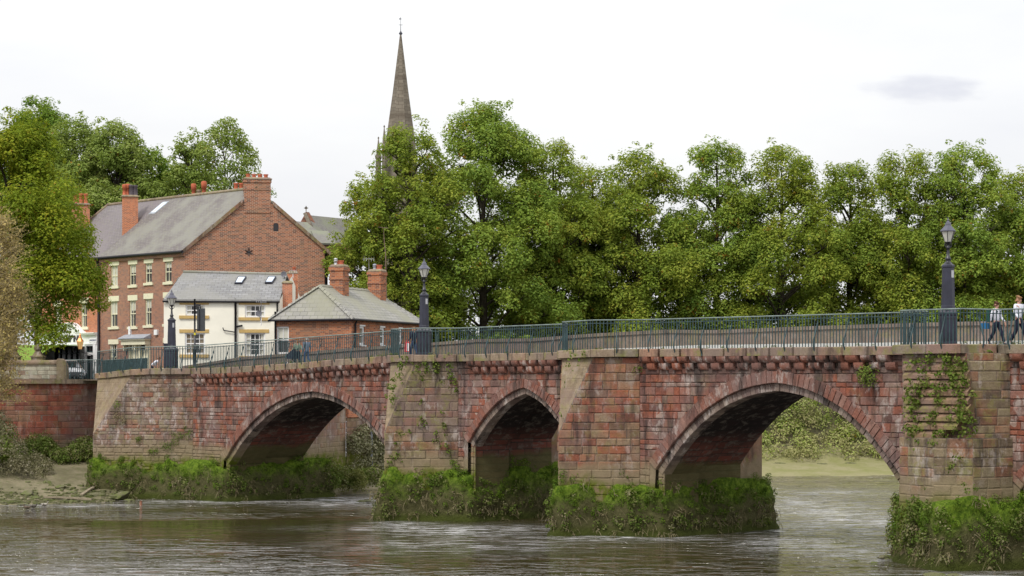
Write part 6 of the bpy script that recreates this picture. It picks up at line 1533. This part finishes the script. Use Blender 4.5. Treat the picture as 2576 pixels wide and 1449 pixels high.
rock(2350,1446,.9,.2,'flat pale rock awash at the bottom right', seed=37, z0=-.04); rock(2400,1447,.6,.16,'second flat rock awash at the bottom right', seed=38, z0=-.04)
for k, (px, py) in enumerate(((2068,1165),(2140,1177),(1958,1172))): 
    D = 146.3; rock(px, py, .8, .14, ('dark driftwood lump at the foot of the brambles', 'flat stone on the far green mud', 'pale stone left on the far green mud')[k], D, seed=40+k, z0=far_h(PX(px,D),D)-.02, group='stones on the far mud')
for (pa, pb, w, lab) in (((112,1255),(232,1262),.16,'long driftwood plank lying on the left shore'), ((205,1250),(240,1228),.14,'short driftwood plank leaning up the bank')):
    Da, Db = dl(*pa), dl(*pb); a, b = P(pa[0], pa[1], Da), P(pb[0], pb[1], Db); a.z = left_h(a.x, a.y)+.1; b.z = max(left_h(b.x, b.y), .05)+.1
    mb = MB(); d = (b-a).normalized(); s = d.cross(Vector((0,0,1))).normalized(); m1 = a.lerp(b,.5)+Vector((0,0,.03))
    for p_, q_ in ((a, m1), (m1, b)): mb.box((p_+q_)/2, ((q_-p_).length, w*1.4, w*.6), fr=((q_-p_).normalized(), s, d.cross(s)*-1))
    tag(mb.build('driftwood_plank', M_wood, None, a), lab, 'plank')
mb = MB(); D = F*CZ/(1272-HY); x = PX(354, D); mb.tube([(x,D,-.4),(x+.01,D,.2),(x+.03,D,.26)], [.07,.07,.05], 8); tag(mb.build('mooring_stump', plain('rusty_brown', (.22,.10,.06), .8), None, (x,D,0)), 'small brown stump standing in the water near the abutment', 'stump')
def duck(px, py, col, lab, hd=1):
    D = F*CZ/(py-HY); x = PX(px, D); root = empty('duck', (x, D, 0), lab, 'duck', 'ducks by the left shore')
    bm = bmesh.new(); sl_ = bm.verts.layers.skin.verify(); pts = [((-.20,0,.10),.02),((-.13,0,.075),.055),((0,0,.06),.085),((.11,0,.08),.065),((.155,0,.14),.032),((.165,0,.20),.038),((.20,0,.205),.022),((.25,0,.195),.010)]
    vs = []
    for (a, b, c), r in pts: v = bm.verts.new((a*hd, b, c)); v[sl_].radius = (r, r*.9); vs.append(v)
    for a, b in zip(vs, vs[1:]): bm.edges.new((a, b))
    vs[2][sl_].use_root = True
    me = bpy.data.meshes.new('body'); bm.to_mesh(me); bm.free(); me.materials.append(col); o = bpy.data.objects.new('body', me); COL.objects.link(o); o.location = (x, D, 0)
    o.modifiers.new('s','SKIN').use_smooth_shade = True; o.modifiers.new('u','SUBSURF').render_levels = 2; parent_to(o, root)
    mb = MB()
    for s in (-1, 1): mb.lathe((x-.02*hd, D+s*.07, .06), [(.005,-.02),(.03,0),(.028,.04),(.005,.06)], 6)
    mb.build('wing', M_bark, root, (x, D, .08))
    return root
duck(112,1272, plain('duck_grey',(.32,.29,.25)), 'pale grey duck floating beside the left shore'); duck(68,1280, plain('duck_brown',(.10,.07,.045)), 'brown duck swimming left of the pale one', -1); duck(84,1277, plain('duck_dark',(.06,.05,.04)), 'dark duck between the brown and the pale duck')
# ------------------------------------------------------------------ lamps
def lamp(t, q, label, rz=0, y0=None, proto=[None]):
    z = zc(t)-.02; loc = B(t, q, z)
    if proto[0]:
        r = proto[0].copy(); COL.objects.link(r); r.location = loc; r.rotation_euler = (0,0,rz); r['label'] = label
        for c in list(proto[0].children):
            k = c.copy(); COL.objects.link(k); k.parent = r; k.matrix_parent_inverse = c.matrix_parent_inverse.copy()
            for g in c.children: h = g.copy(); COL.objects.link(h); h.parent = k; h.matrix_parent_inverse = g.matrix_parent_inverse.copy()
        return r
    r = empty('street_lamp', loc, label, 'lamp', 'black cast iron lamps on the bridge')
    x, y = loc.x, loc.y; c = (x, y, z); ph = R(22.5)
    mb = MB(); mb.lathe(c, [(.44,0),(.44,.10),(.40,.13),(.40,1.05),(.43,1.10),(.43,1.18),(.35,1.26)], 4, 0, False, R(45-12)); 
    mb.build('pedestal', M_blackblue, r, c)
    mb = MB()
    for k in range(4):
        an = R(-12)+k*math.pi/2; d = Vector((math.cos(an), math.sin(an), 0)); s = Vector((-d.y, d.x, 0)); b = Vector(c)+d*.285
        for (w_, z0_, z1_) in ((.22,.2,.24),(.22,.94,.98)): mb.box(b+Vector((0,0,(z0_+z1_)/2)), (.02, w_*2, z1_-z0_), fr=(d, s, Vector((0,0,1))))
        for e in (-.2,.2): mb.box(b+s*e+Vector((0,0,.59)), (.02,.03,.7), fr=(d, s, Vector((0,0,1))))
    mb.build('panel_moulding', M_black, r, c)
    mb = MB(); mb.lathe(c, [(.30,1.24),(.255,1.34),(.255,1.40),(.245,1.42),(.215,2.78),(.24,2.80),(.24,2.86),(.20,2.90)], 8, 0, False, ph); mb.build('column', M_blackblue, r, c)
    mb = MB(); mb.lathe(c, [(.17,2.90),(.14,2.95),(.09,2.99),(.075,3.03),(.11,3.08),(.11,3.12),(.07,3.16),(.045,3.40),(.05,3.46),(.075,3.48),(.075,3.52),(.045,3.54),(.05,3.60),(.09,3.66),(.13,3.70)], 12); sh_ = mb.build('shaft', M_black, r, c)
    mb = MB()
    for k in range(4):
        an = k*math.pi/2+.4; d = Vector((math.cos(an), math.sin(an), 0)); b = Vector(c); mb.tube([b+d*.05+Vector((0,0,3.48)), b+d*.14+Vector((0,0,3.56)), b+d*.15+Vector((0,0,3.64)), b+d*.11+Vector((0,0,3.71))], .016, 5)
    mb.build('scroll_bracket', M_black, sh_, c)
    mb = MB(); mb.lathe(c, [(.115,3.71),(.262,4.09)], 6, 0, False, .2); gl = mb.build('lantern_glass', M_opal, r, c)
    mb = MB()
    for k in range(6): an = .2+k*math.pi/3; mb.tube([(x+.12*math.cos(an), y+.12*math.sin(an), z+3.70), (x+.268*math.cos(an), y+.268*math.sin(an), z+4.10)], .013, 5)
    mb.build('lantern_frame', M_black, gl, c)
    M_hood = plain('lantern_hood_grey', (.085,.085,.115), .45, .15, .5)
    mb = MB(); mb.lathe(c, [(.30,4.075),(.305,4.105),(.285,4.12),(.13,4.28),(.12,4.30),(.12,4.33),(.085,4.40),(.05,4.44),(.035,4.46),(.05,4.49),(.02,4.53),(.008,4.60)], 6, 0, False, .2); mb.build('lantern_hood', M_hood, r, c)
    d = Vector((-.35,-.94,0)).normalized(); d = Vector((math.cos(R(-57.5)), math.sin(R(-57.5)), 0)); s = Vector((-d.y, d.x, 0))
    mb = MB(); mb.box(Vector(c)+d*.222+Vector((0,0,2.55)), (.03,.10,.26), fr=(d, s, Vector((0,0,1)))); pl_ = mb.build('plaque', M_alu, r, c); 
    proto[0] = r; return r
lamp(T(1067,1.95), 1.95, 'middle of the three black bridge lamps, in front of the trees beside the low house')
lamp(T(2385,1.9), 1.9, 'right hand and nearest of the three black bridge lamps', 0)
lamp(T(432,3.0), 3.0, 'leftmost of the three black bridge lamps, in front of the white cottage', 0)
# utility box beside the first lamp
q_ = B(T(424,4.2), 4.2, zc(-32)); mb = MB(); mb.box(q_+Vector((0,0,.7)), (.5,.4,1.45)); mb.box(q_+Vector((0,0,1.46)), (.56,.46,.07)); mb.box(q_+Vector((-.1,-.21,.8)), (.04,.04,.1)); tag(mb.build('cabinet', M_blackblue, None, q_), 'dark metal cabinet just behind the leftmost bridge lamp', 'cabinet')
# traffic signal seen from behind
tq = (T(490,5.2), 5.2); b = B(*tq, zc(tq[0])-.05); s_ = F/b.y
ts_ = empty('traffic_signal', b, 'black traffic signal seen from behind, its board facing away, beside the leftmost lamp', 'traffic light')
top = PZ(752, b.y)
mb = MB(); mb.tube([b, b+Vector((0,0,1.3))], .085, 10); mb.tube([b+Vector((0,0,1.3)), (b.x,b.y,top)], .055, 10); mb.build('pole', M_black, ts_, b)
z0b, z1b = PZ(833, b.y), PZ(776, b.y); bxp = Vector((PX(506, b.y), b.y-.02, (z0b+z1b)/2)); fr_ = (Vector((.95,-.31,0)), Vector((.31,.95,0)), Vector((0,0,1)))
mb = MB(); mb.box(bxp, (.50,.05,z1b-z0b), fr=fr_)
for k in (-1,0,1): mb.box(bxp+Vector((0,.08,k*.4)), (.34,.2,.36), fr=fr_); 
mb.build('backing_board', plain('signal_grey', (.05,.055,.06), .5), ts_, bxp)
mb = MB()
for e in (-.1,.12): mb.box(bxp+Vector((e,-.04,0)), (.03,.03,z1b-z0b-.08), fr=fr_)
mb.box((b.x+.12,b.y-.02,z1b+.06), (.35,.05,.05)); mb.box((b.x+.12,b.y-.02,z0b+.1), (.3,.05,.05)); mb.build('mounting', M_black, ts_, bxp)
mb = MB(); mb.box((b.x+.18,b.y,PZ(768,b.y)), (.30,.2,.13)); mb.build('detector', M_black, ts_, b)
mb = MB(); mb.box((b.x+.01,b.y-.06,PZ(840,b.y)), (.10,.02,.14)); mb.build('yellow_tag', plain('tag_yellow', (.7,.6,.05)), ts_, b)
# stone gate finials on the garden piers
for px, lab in ((96,'stone ball finial on a stepped base, beside the pub'),(35,'stone ball finial on a stepped base, at the left behind the twigs')):
    D = 130.0; x = PX(px, D); zb = PZ(899, D); st = empty('gate_pier', (x, D, 6.6), lab, 'gate pier', 'gate piers behind the parapet')
    mb = MB(); mb.box((x,D,(6.6+zb)/2), (.75,.75,zb-6.6)); mb.build('shaft', M_mixed, st, (x,D,7)); mb = MB(); mb.lathe((x,D,zb), [(.62,0),(.62,.08),(.45,.12),(.28,.34),(.20,.42)], 4, 0, False, R(45)); mb.build('cap', M_mixed, st, (x,D,zb))
    mb = MB(); mb.lathe((x,D,zb+.36), [(.03,0),(.15,.03),(.25,.12),(.29,.26),(.25,.40),(.15,.50),(.03,.53)], 14); mb.build('ball', M_mixed, st, (x,D,zb+.5))
# ------------------------------------------------------------------ parked car
cx, cy = PX(176,137), 137.0; car = empty('parked_car', (cx, cy, 6.6), 'white car parked on the quay behind the stone pier, nose towards the river', 'car')
M_car = plain('white_car_paint', (.78,.78,.8), .25, .02, .6); an = R(-65); fx, fy = Vector((math.cos(an), math.sin(an), 0)), Vector((-math.sin(an), math.cos(an), 0)); up_ = Vector((0,0,1)); o_ = Vector((cx, cy, 6.6))-fx*.6
def cp(l, w, h): return o_+fx*l+fy*w+up_*h
secs = [(-2.15,.62,.45,.75),(-1.9,.80,.35,.95),(-1.2,.86,.3,.98),(0,.88,.28,.97),(1.0,.87,.28,.93),(1.7,.82,.3,.82),(2.1,.70,.35,.68),(2.2,.6,.4,.6)]
mb = MB(); rg = []
for l, w, z0, z1 in secs: rg.append([cp(l,-w*.9,z0), cp(l,-w,z0+.15), cp(l,-w,(z0+z1)/2+.05), cp(l,-w*.88,z1), cp(l,0,z1+.03), cp(l,w*.88,z1), cp(l,w,(z0+z1)/2+.05), cp(l,w,z0+.15), cp(l,w*.9,z0)])
def loft(mb, rg, mi=0):
    n = len(rg[0]); vs = [v for r_ in rg for v in r_]; mb.raw(vs, [(i*n+k, i*n+(k+1) % n, (i+1)*n+(k+1) % n, (i+1)*n+k) for i in range(len(rg)-1) for k in range(n)]+[tuple(range(n)), tuple(reversed(range((len(rg)-1)*n, len(rg)*n)))], mi, True)
loft(mb, rg); mb.build('body', M_car, car, o_)
mb = MB(); rg = []
for l, w, z0, z1 in [(-1.95,.7,.9,.98),(-1.3,.7,.9,1.36),(-.5,.68,.9,1.44),(.3,.68,.9,1.38),(1.15,.72,.88,.95)]: rg.append([cp(l,-w-.06,z0), cp(l,-w*.86,z1), cp(l,w*.86,z1), cp(l,w+.06,z0)])
loft(mb, rg); mb.build('cabin_glass', M_glass, car, o_)
mb = MB(); rg = []
for l, w, z in [(-1.35,.58,1.37),(-.5,.58,1.455),(.35,.56,1.385)]: rg.append([cp(l,-w,z), cp(l,-w,z+.02), cp(l,w,z+.02), cp(l,w,z)])
loft(mb, rg); mb.build('roof', M_car, car, o_)
mb = MB()
for e in (-.16,.16):
    mb.hexa([cp(2.16,e-.13,.40), cp(2.16,e+.13,.40), cp(2.24,e+.13,.40), cp(2.24,e-.13,.40)], [cp(2.1,e-.13,.60), cp(2.1,e+.13,.60), cp(2.2,e+.13,.60), cp(2.2,e-.13,.60)])
mb.build('grille', M_glass_dark, car, o_)
for e in (-.55,.55): mb = MB(); mb.box(cp(2.06,e,.62), (.16,.26,.12), fr=(fx,fy,up_)); mb.build('headlight', M_skyglass, car, cp(2.1,e,.6))
for l in (-1.35,1.4):
    for e in (-.84,.84): mb = MB(); c0 = cp(l,e,.31); mb.tube([c0-fy*.1, c0+fy*.1], .31, 16); wh = mb.build('wheel', M_black, car, c0); m2 = MB(); m2.tube([c0-fy*.11, c0+fy*.11], .19, 12); m2.build('rim', M_alu, wh, c0)
# ------------------------------------------------------------------ people
def skin(name, chains, mat, loc, rz, parent, root=0, lev=1, sc_=1.0):
    bm = bmesh.new(); L = bm.verts.layers.skin.verify(); V = {}
    for ch_ in chains:
        pv = None
        for key, co, r in ch_:
            if key in V and key is not None: v = V[key]
            else:
                v = bm.verts.new(Vector(co)*sc_); rr_ = r if isinstance(r, tuple) else (r, r); v[L].radius = (rr_[0]*sc_, rr_[1]*sc_)
                if key: V[key] = v
            if pv is not None and not bm.edges.get((pv, v)): bm.edges.new((pv, v))
            pv = v
    V[root][L].use_root = True
    me = bpy.data.meshes.new(name); bm.to_mesh(me); bm.free(); me.materials.append(mat); o = bpy.data.objects.new(name, me); COL.objects.link(o); o.location = loc; o.rotation_euler = (0,0,rz)
    m_ = o.modifiers.new('skin', 'SKIN'); m_.use_smooth_shade = True; s = o.modifiers.new('sub', 'SUBSURF'); s.levels = lev; s.render_levels = lev
    if parent: parent_to(o, parent)
    return o
def person(loc, rz, H, label, shirt, trousers, hair, step=.28, arm=.2, bend=0.0, long_hair=False, female=False, coat=False, sleeve='long'):
    """local +X is forward"""
    k = H/1.75; root = empty('person', loc, label, 'person', None, rz=0)
    def bz(x, z):   # lean of the upper body about the hip
        dz = z-.95; return (x*math.cos(bend)+dz*math.sin(bend), .95+dz*math.cos(bend)-x*math.sin(bend)) if dz > 0 else (x, z)
    def q(x, y, z): a, b = bz(x, z); return (a, y, b)
    pel, wa, chs, nk = q(0,0,.95), q(0,0,1.12), q(.01,0,1.34), q(.0,0,1.50)
    sw = .17 if female else .195
    fi = lambda s, w, hx: [[(f'w{s}', w, .026), (f'p{s}', (w[0]+hx*.02, w[1], w[2]-.07), (.034,.016)), (f'f{s}{j}', (w[0]+hx*.03+.018*(j-1.5), w[1]+s*.004, w[2]-.125-.012*(1-abs(j-1.3)*.5)), .009), (f'g{s}{j}', (w[0]+hx*.03+.018*(j-1.5)+.008, w[1]-s*.008, w[2]-.155-.012*(1-abs(j-1.3)*.5)), .008)] for j in range(4)]+[[(f'p{s}', (0,0,0), .03), (f't{s}', (w[0]+.045, w[1], w[2]-.08), .010), (f'u{s}', (w[0]+.055, w[1]-s*.005, w[2]-.108), .009)]]
    arms, body, sl = {}, [], []
    for s in (-1, 1):
        sh_, el = q(.0, s*sw, 1.42), q(-.04+s*arm*.35, s*(sw+.06), 1.15); wr_ = (q(.05+s*arm, s*(sw+.07), .93)); arms[s] = (sh_, el, wr_)
        body.append([('chest', chs, (.13,.10)), (f's{s}', sh_, .055), (f'e{s}', el, .040), (f'w{s}', wr_, .026)]); body += fi(s, wr_, 1)
    legs = {}
    for s in (-1, 1):
        f = s*step; legs[s] = ((0, s*.09, .90), (f*.45+.05, s*.095, .50), (f-.03*(f < 0), s*.09, .09+(.04 if f < 0 else 0)), (f+.14, s*.10, .03))
        h_, kn, an_, to = legs[s]; body.append([('pel', pel, (.14,.11)), (f'h{s}', h_, .085), (f'k{s}', kn, .055), (f'a{s}', an_, .038), (f'o{s}', to, .035)])
    hd = [('pel', pel, (.14,.11)), ('wa', wa, (.12,.095)), ('chest', chs, (.13,.10)), ('nk', nk, .052), ('jw', q(.02,0,1.575), (.066,.07)), ('hd', q(.01,0,1.66), (.092,.078)), ('cr', q(0,0,1.725), (.06,.055))]
    body = [hd]+body; body.append([('jw', (0,0,0), .05), ('ns', q(.11,0,1.60), .014)])
    for s in (-1, 1): body.append([('hd', (0,0,0), .05), (f'ear{s}', q(0, s*.088, 1.63), .016)])
    bo = skin('body', body, M_skin, loc, rz, root, 'pel', 1, k)
    tr_ = [[('p', pel, (.155,.125)), ('w', q(0,0,1.03), (.145,.115))]]
    for s in (-1, 1): h_, kn, an_, to = legs[s]; tr_.append([('p', pel, .1), (f'h{s}', h_, .105), (f'k{s}', kn, .072), (f'a{s}', (an_[0], an_[1], an_[2]+.03), .062)])
    skin('trousers', tr_, trousers, loc, rz, root, 'p', 1, k)
    for s in (-1, 1): h_, kn, an_, to = legs[s]; skin('shoe', [[('a', an_, .05), ('m', ((an_[0]+to[0])/2, an_[1], an_[2]*.5+.02), .05), ('t', (to[0]+.03, to[1], to[2]+.01), .038)]], M_black, loc, rz, root, 'a', 1, k)
    low = .78 if coat else .92
    stt = [[('b', q(0,0,low) if not bend else q(0,0,.96), (.165,.13)), ('m', wa, (.17,.14)), ('c', chs, (.19,.155)), ('n', q(0,0,1.475), (.09,.085))]]
    for s in (-1, 1):
        a, b_, c_ = arms[s]; ch_ = [('c', chs, .1), (f's{s}', a, .085), (f'e{s}', b_, .058)]
        if sleeve == 'long': ch_.append((f'w{s}', (c_[0], c_[1], c_[2]+.03), .042))
        stt.append(ch_)
    skin('jacket' if coat else 'shirt', stt, shirt, loc, rz, root, 'c', 1, k)
    hc = [[('a', q(-.025,0,1.60 if not long_hair else 1.46), (.06,.078)), ('b', q(-.03,0,1.67), (.09,.088)), ('c', q(.0,0,1.72), (.085,.078)), ('d', q(.055,0,1.735), .045)]]
    skin('hair', hc, hair, loc, rz, root, 'b', 1, k)
    for s in (-1, 1):
        e = MB(); c_ = Vector(q(.098, s*.034, 1.635))*k; e.lathe((0,0,0), [(.002,-.008),(.009,0),(.002,.008)], 6); 
        eo = e.build('eye', M_black, None, (0,0,0)); eo.location = Vector(loc)+Matrix.Rotation(rz, 3, 'Z') @ c_; parent_to(eo, bo)
    return root
cl = lambda n, c: plain(n, c, .85, .06, .1)
wshirt, navy, dgreen, brownh, blond = cl('white_shirt_cloth', (.66,.67,.74)), cl('navy_cloth', (.02,.022,.04)), cl('bottle_green_cloth', (.02,.07,.055)), cl('brown_hair', (.10,.05,.03)), cl('fair_hair', (.30,.17,.09))
ang = math.atan2(UY, UX)
def onb(px, q, dz=0): t = T(px, q); return B(t, q, zc(t)+.02+dz)
l = onb(2507, 5.6); person(l, ang, 1.63, 'boy in a white shirt with a green rucksack, walking right near the right lamp', wshirt, navy, brownh, .30, .16)
bp = MB(); c_ = Matrix.Rotation(ang, 3, 'Z') @ Vector((-.22, 0, 1.12)); bp.box(l+c_, (.22,.32,.46), ang); bp.box(l+c_+Vector((math.cos(ang)*-.12, math.sin(ang)*-.12, -.08)), (.09,.26,.24), ang); c2_ = Matrix.Rotation(ang, 3, 'Z') @ Vector((0, 0, 1.33))
for s in (-.1,.1): o1_ = Matrix.Rotation(ang,3,'Z') @ Vector((-.1,s,1.36)); o2_ = Matrix.Rotation(ang,3,'Z') @ Vector((.13,s,1.28)); o3_ = Matrix.Rotation(ang,3,'Z') @ Vector((-.12,s,.98)); bp.tube([l+o1_, l+o2_, l+o3_], .02, 5)
tag(bp.build('rucksack', dgreen, None, l+c_), 'dark green rucksack on the back of the boy in the white shirt', 'rucksack')
hb = Matrix.Rotation(ang, 3, 'Z') @ Vector((-.34, -.24, .74)); m_ = MB(); m_.box(l+hb, (.30,.10,.22), ang); m_.tube([l+hb+Vector((0,0,.11)), l+hb+Vector((.02,0,.2))], .012, 5); tag(m_.build('carrier_bag', cl('blue_bag', (.03,.13,.28)), None, l+hb), 'blue bag hanging beside the boy with the rucksack', 'bag')
l = onb(2563, 5.4); person(l, ang, 1.80, 'taller walker in a white shirt and dark trousers at the right edge', wshirt, navy, blond, .26, -.14)
l = onb(1041, 5.6); person(l, ang+math.pi, 1.55, 'person in a dark jacket walking just left of the middle lamp', navy, cl('blue_jeans', (.04,.06,.13)), blond, .2, .1, coat=True)
hb = Vector((-.33,-.06,.58)); m_ = MB(); q_ = l+hb; m_.hexa([q_+Vector((-.14,-.05,-.28)), q_+Vector((.12,-.05,-.28)), q_+Vector((.12,.05,-.28)), q_+Vector((-.14,.05,-.28))], [q_+Vector((-.11,-.03,.22)), q_+Vector((.09,-.03,.22)), q_+Vector((.09,.03,.22)), q_+Vector((-.11,.03,.22))]); m_.tube([q_+Vector((-.08,0,.22)), q_+Vector((0,0,.36)), q_+Vector((.07,0,.22))], .01, 4)
cb = m_.build('carrier_bag', cl('red_bag', (.60,.04,.05)), None, q_); tag(cb, 'red and white carrier bag held by the person beside the middle lamp', 'bag'); m_ = MB(); m_.box(q_+Vector((.03,-.062,-.04)), (.10,.01,.40)); m_.build('white_stripe', M_white, cb, q_)
l1 = onb(772, 5.6); person(l1, ang+math.pi, 1.50, 'grey haired person in a blue grey coat, right of the pair above the leftmost arch', cl('blue_grey_coat', (.16,.2,.27)), cl('blue_trousers', (.05,.08,.17)), cl('grey_hair', (.34,.31,.28)), .16, .06, coat=True)
l2 = onb(748, 6.0); person(l2, ang+math.pi, 1.50, 'ginger haired person in a pale green top, left of the pair above the leftmost arch', cl('pale_green_top', (.23,.30,.22)), navy, cl('ginger_hair', (.34,.15,.05)), .14, .3, long_hair=True, female=True)
pr0 = onb(737, 5.9); pc = empty('pushchair', pr0, 'dark pushchair with pale wheels, pushed by the pair above the leftmost arch', 'pushchair'); dx = Vector((-UX, -UY, 0)); sx_ = Vector((-dx.y, dx.x, 0)); frp = (dx, sx_, Vector((0,0,1)))
mb = MB(); mb.hexa([pr0+dx*a+sx_*b+Vector((0,0,.42)) for a, b in ((-.25,-.2),(.3,-.2),(.3,.2),(-.25,.2))], [pr0+dx*a+sx_*b+Vector((0,0,h)) for a, b, h in ((-.32,-.22,.95),(.35,-.22,.62),(.35,.22,.62),(-.32,.22,.95))]); mb.build('seat', navy, pc, pr0+Vector((0,0,.5)))
mb = MB(); mb.tube([pr0+dx*.3+Vector((0,0,.1)), pr0-dx*.2+Vector((0,0,.7)), pr0-dx*.5+Vector((0,0,1.0))], .02, 5); mb.tube([pr0-dx*.3+Vector((0,0,.1)), pr0+dx*.1+Vector((0,0,.5))], .02, 5); mb.build('frame', M_black, pc, pr0)
for a in (-.3,.32):
    for b_ in (-.24,.24): c0 = pr0+dx*a+sx_*b_+Vector((0,0,.14)); mb = MB(); mb.tube([c0-sx_*.02, c0+sx_*.02], .13, 12); mb.build('wheel', M_alu, pc, c0)
l = onb(383, 5.5, -.35); person(l, .3, 1.5, 'person in a white top bending down behind the left end of the railing', wshirt, navy, brownh, .12, .2, bend=.75)
